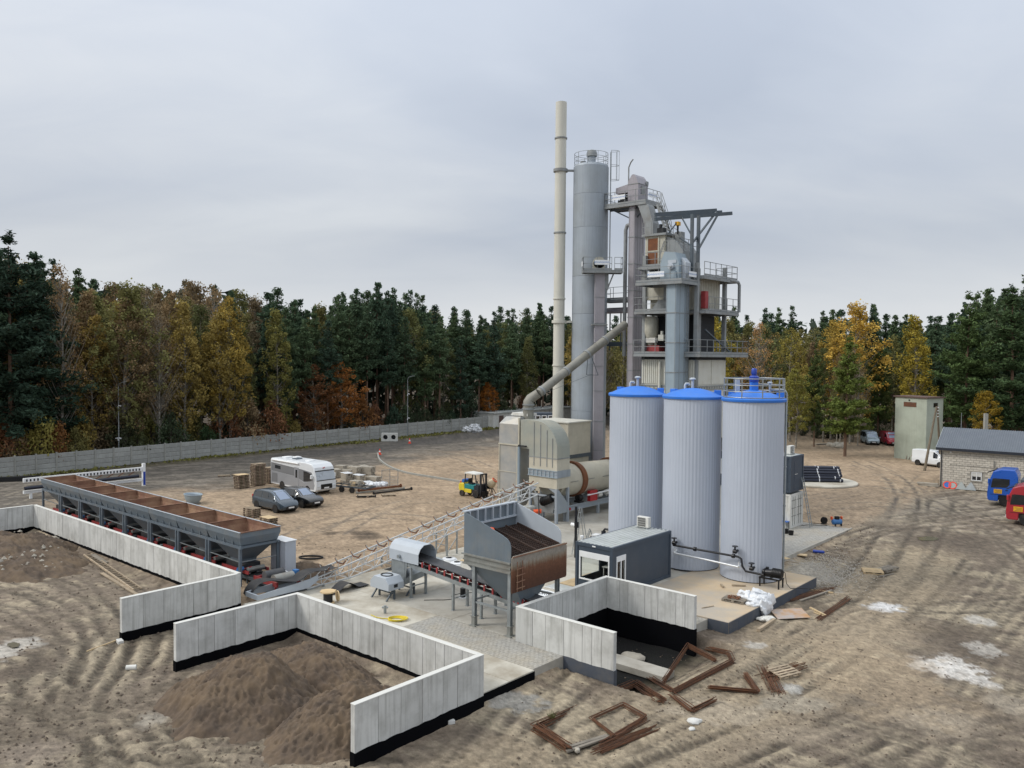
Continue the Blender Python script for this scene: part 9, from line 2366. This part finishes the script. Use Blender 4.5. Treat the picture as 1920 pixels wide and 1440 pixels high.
# step ladders, pump unit, white box behind the office
def stepladder(label, px, py, h, rz):
 p = G(px, py); t = thing('step_ladder', label, 'step ladder', (p.x, p.y, .0), rz, 'step ladders behind the office cabin')
 for s in (-.24, .24): MB().bar((-.5, s, 0), (0, s * .7, h), .06, .03).build('front_stile', MT['galv'], t); MB().bar((.5, s, 0), (0, s * .7, h), .05, .03).build('rear_stile', MT['galv'], t)
 for i in range(1, 9): f = i / 9; MB().bar((-.5 + .5 * f, -.24 + .07 * f, h * f), (-.5 + .5 * f, .24 - .07 * f, h * f), .05, .03).build('step', MT['galv'], t)
 return t
stepladder('tall aluminium step ladder behind the office cabin', 1088, 1040, 3.1, .35); stepladder('low aluminium step ladder beside the black pump unit', 1106, 1034, 1.5, .1)
p = GL(1108, 985, 0); t = pthing('steel_mast', 'black upright pipe with a white valve beside the tall step ladder', 'pipe', -31.6, 42.6, 0); MB().cyl((0, 0, 0), (0, 0, 3.3), .09, .09, 12).build('pipe', MT['black_pipe'], t, smooth=40); MB().cyl((-.35, 0, 2.1), (.1, 0, 2.1), .12, .12, 12).build('valve', MT['white'], t, smooth=40); MB().cyl((.05, 0, 1.95), (.05, 0, 2.3), .15, .15, 12).build('valve_body', MT['black'], t, smooth=40)
p = GL(1122, 1030); t = pthing('pump_unit', 'dark pump unit on a red base behind the office cabin', 'pump', p.x, p.y, 0); MB().bx(-.8, .8, -.45, .45, .05, .2).build('base', MT['red_steel'], t); MB().cyl((-.6, 0, .55), (.1, 0, .55), .27, .27, 16).build('motor', MT['black'], t, smooth=40); MB().bx(.15, .7, -.3, .3, .2, 1.0).cyl((.4, 0, 1.0), (.4, 0, 1.3), .15, .15, 12).build('pump_block', MT['fork_dark'], t); MB().tube([(.4, 0, 1.3), (.5, 0, 1.45), (1.0, .0, 1.45), (1.15, 0, 1.3), (1.15, 0, .5), (1.35, 0, .35), (1.6, 0, .35)], .07, 10).build('bent_pipe', MT['black_pipe'], t, smooth=40)
t = pthing('pump_cabinet', 'white cabinet in front of the left tank foot', 'cabinet', -30.6, 43.6, 0); MB().bx(-.3, .3, -.25, .25, 0, 1.5).build('casing', MT['white'], t, bevel=.02); MB().bx(.301, .312, -.2, .2, .1, 1.4).build('door', MT['white_dirty'], t)
t = pthing('gas_drum', 'blue-grey upright post with white cap beside the grizzly hopper', 'post', -31.2, 38.4, 0); MB().cyl((0, 0, 0), (0, 0, 1.55), .14, .14, 14).build('post', MT['frame_blue'], t, smooth=40); MB().cyl((0, 0, 1.55), (0, 0, 1.62), .16, .16, 14).build('cap', MT['white'], t, smooth=40)
# paved yard beside the containers
p = G(1569, 986); t = thing('compressor', 'blue compressor tank with orange wheels on the paving edge', 'compressor', (p.x, p.y, 0.0), .2); MB().cyl((-.3, 0, .32), (.3, 0, .32), .22, .22, 16).ball((-.3, 0, .32), .12, .22, .22, 12, 8).ball((.3, 0, .32), .12, .22, .22, 12, 8).build('tank', MT['blue_motor2'], t, smooth=40); MB().bx(-.15, .15, -.12, .12, .53, .75).build('pump_head', MT['black'], t)
for x in (-.42, .42): MB().cyl((x, .12, .6), (x + .07, .12, .6), .13, .13, 16).build('orange_reel', MT['orange'], t, smooth=40)
for x in (-.25, .25): MB().cyl((x, -.16, .1), (x + .05, -.16, .1), .1, .1, 12).build('wheel', MT['black'], t)
p = G(1545, 982); t = thing('cable_reel', 'black cable reel standing on the paving near the compressor', 'cable reel', (p.x, p.y, 0), .3); MB().cyl((0, -.1, .27), (0, -.08, .27), .26, .26, 18).cyl((0, .08, .27), (0, .1, .27), .26, .26, 18).build('reel_side', MT['black'], t); MB().cyl((0, -.08, .27), (0, .08, .27), .16, .16, 16).build('winding', MT['rubber'], t); MB().bar((-.22, 0, .02), (.22, 0, .02), .24, .04).build('stand', MT['black'], t)
for i, (px, py) in enumerate(((1474, 1000), (1483, 1003))):
 p = G(px, py); t = thing('bucket', ('left', 'right')[i] + ' black bucket on the paving before the white container', 'bucket', (p.x, p.y, 0), 0, 'black buckets'); MB().lathe([(.16, 0), (.2, .3), (.21, .31), (.18, .3), (.15, .04)], 18).build('pail', MT['black'], t, smooth=40); MB().tube([(.2 * math.cos(q), 0, .31 + .12 * math.sin(q)) for q in [PI * k / 8 for k in range(9)]], .008, 4).build('handle', MT['galv'], t)
p = G(1478, 993); t = thing('tool_trolley', 'small blue-topped trolley at the white container corner', 'trolley', (p.x - .2, p.y + .3, 0), TH); MB().bx(-.3, .3, -.2, .2, .55, .6).build('tray', MT['blue_plastic'], t)
for x in (-.25, .25):
 for y in (-.15, .15): MB().bar((x, y, 0), (x, y, .55), .04).build('leg', MT['steel_dark'], t)
p = G(1530, 985); t = thing('loose_cable', 'grey cable lying looped on the paving before the ladder', 'cable', (p.x, p.y, .005), 0); MB().tube(spline([(-1.2, -.2, .015), (-.4, .1, .015), (.3, -.2, .015), (.9, 0, .015), (.6, .4, .015), (-.1, .5, .015)], 5), .02, 5).build('cable_run', MT['rubber'], t, smooth=60)
# dark heap of spoil behind the truss tail, dark plate by it
g = G(568, 1078); heap('soil_heap', 'small dark heap of spoil behind the truss conveyor tail', g, 1.9, 1.3, .8, .2, 33, 40, amp=.15)
g = G(583, 1046); t = thing('iron_ring', 'dark iron ring lying on the sand behind the switch cabinet', 'ring', (g.x, g.y, gz(g.x, g.y) + .04), 0); MB().tube([(.75 * math.cos(q), .4 * math.sin(q), .02) for q in [2 * PI * i / 20 for i in range(20)]], .05, 6, closed=True).build('ring_bar', MT['black'], t, smooth=60)
g = G(5, 903); t = thing('black_plank_stack', 'dark stack of beams at the left edge of the yard', 'beams', (g.x, g.y, gz(g.x, g.y)), .3)
for i in range(4): MB().bx(-2.5, 2.5, -.15, .15, 0, .22).build('beam', MT['black'], t, loc=(.2 * i, .35 * (i % 2), .23 * (i // 2)), rot=(0, 0, .04 * i))
t = thing('grass_tuft', 'single tuft of bright green grass on the long rebar bundle', 'grass tuft', gp3(1034, 1349), 0)
for i in range(40):
 q = rnd.uniform(0, 6.28); d = rnd.uniform(.02, .2); MB().add([(d * math.cos(q) * .4 - .012, d * math.sin(q) * .4, .0), (d * math.cos(q) * .4 + .012, d * math.sin(q) * .4, .0), (d * math.cos(q) * 1.5, d * math.sin(q) * 1.5, rnd.uniform(.2, .42))], [(0, 1, 2)]).build('blade', MT['grass'], t)

# ---------------------------------------------------------------- look-alikes told apart by their order
ORDW = ('leftmost', 'second from left', 'third from left', 'fourth from left', 'fifth from left', 'sixth from left', 'seventh from left', 'eighth from left', 'ninth from left', 'tenth from left')
STKW = ('lowest', 'second lowest', 'third lowest', 'fourth lowest', 'fifth lowest', 'sixth lowest', 'seventh lowest', 'eighth lowest', 'ninth lowest', 'tenth lowest', 'eleventh lowest', 'twelfth lowest', 'thirteenth lowest', 'fourteenth lowest', 'topmost')
by = {}
for o in S.objects:
 if o.parent is None and 'label' in o.keys(): by.setdefault(o['label'], []).append(o)
for lab, os_ in by.items():
 if len(os_) < 2: continue
 if os_[0].name.startswith('pallet'):
  os_.sort(key=lambda o: o.location.z); w = STKW[:len(os_) - 1] + ('topmost',)
  for o, k in zip(os_, w): o['label'] = k + ' ' + lab
 else:
  os_.sort(key=lambda o: o.location.x / o.location.y)
  for o, k in zip(os_, ORDW): o['label'] = k + ' ' + lab
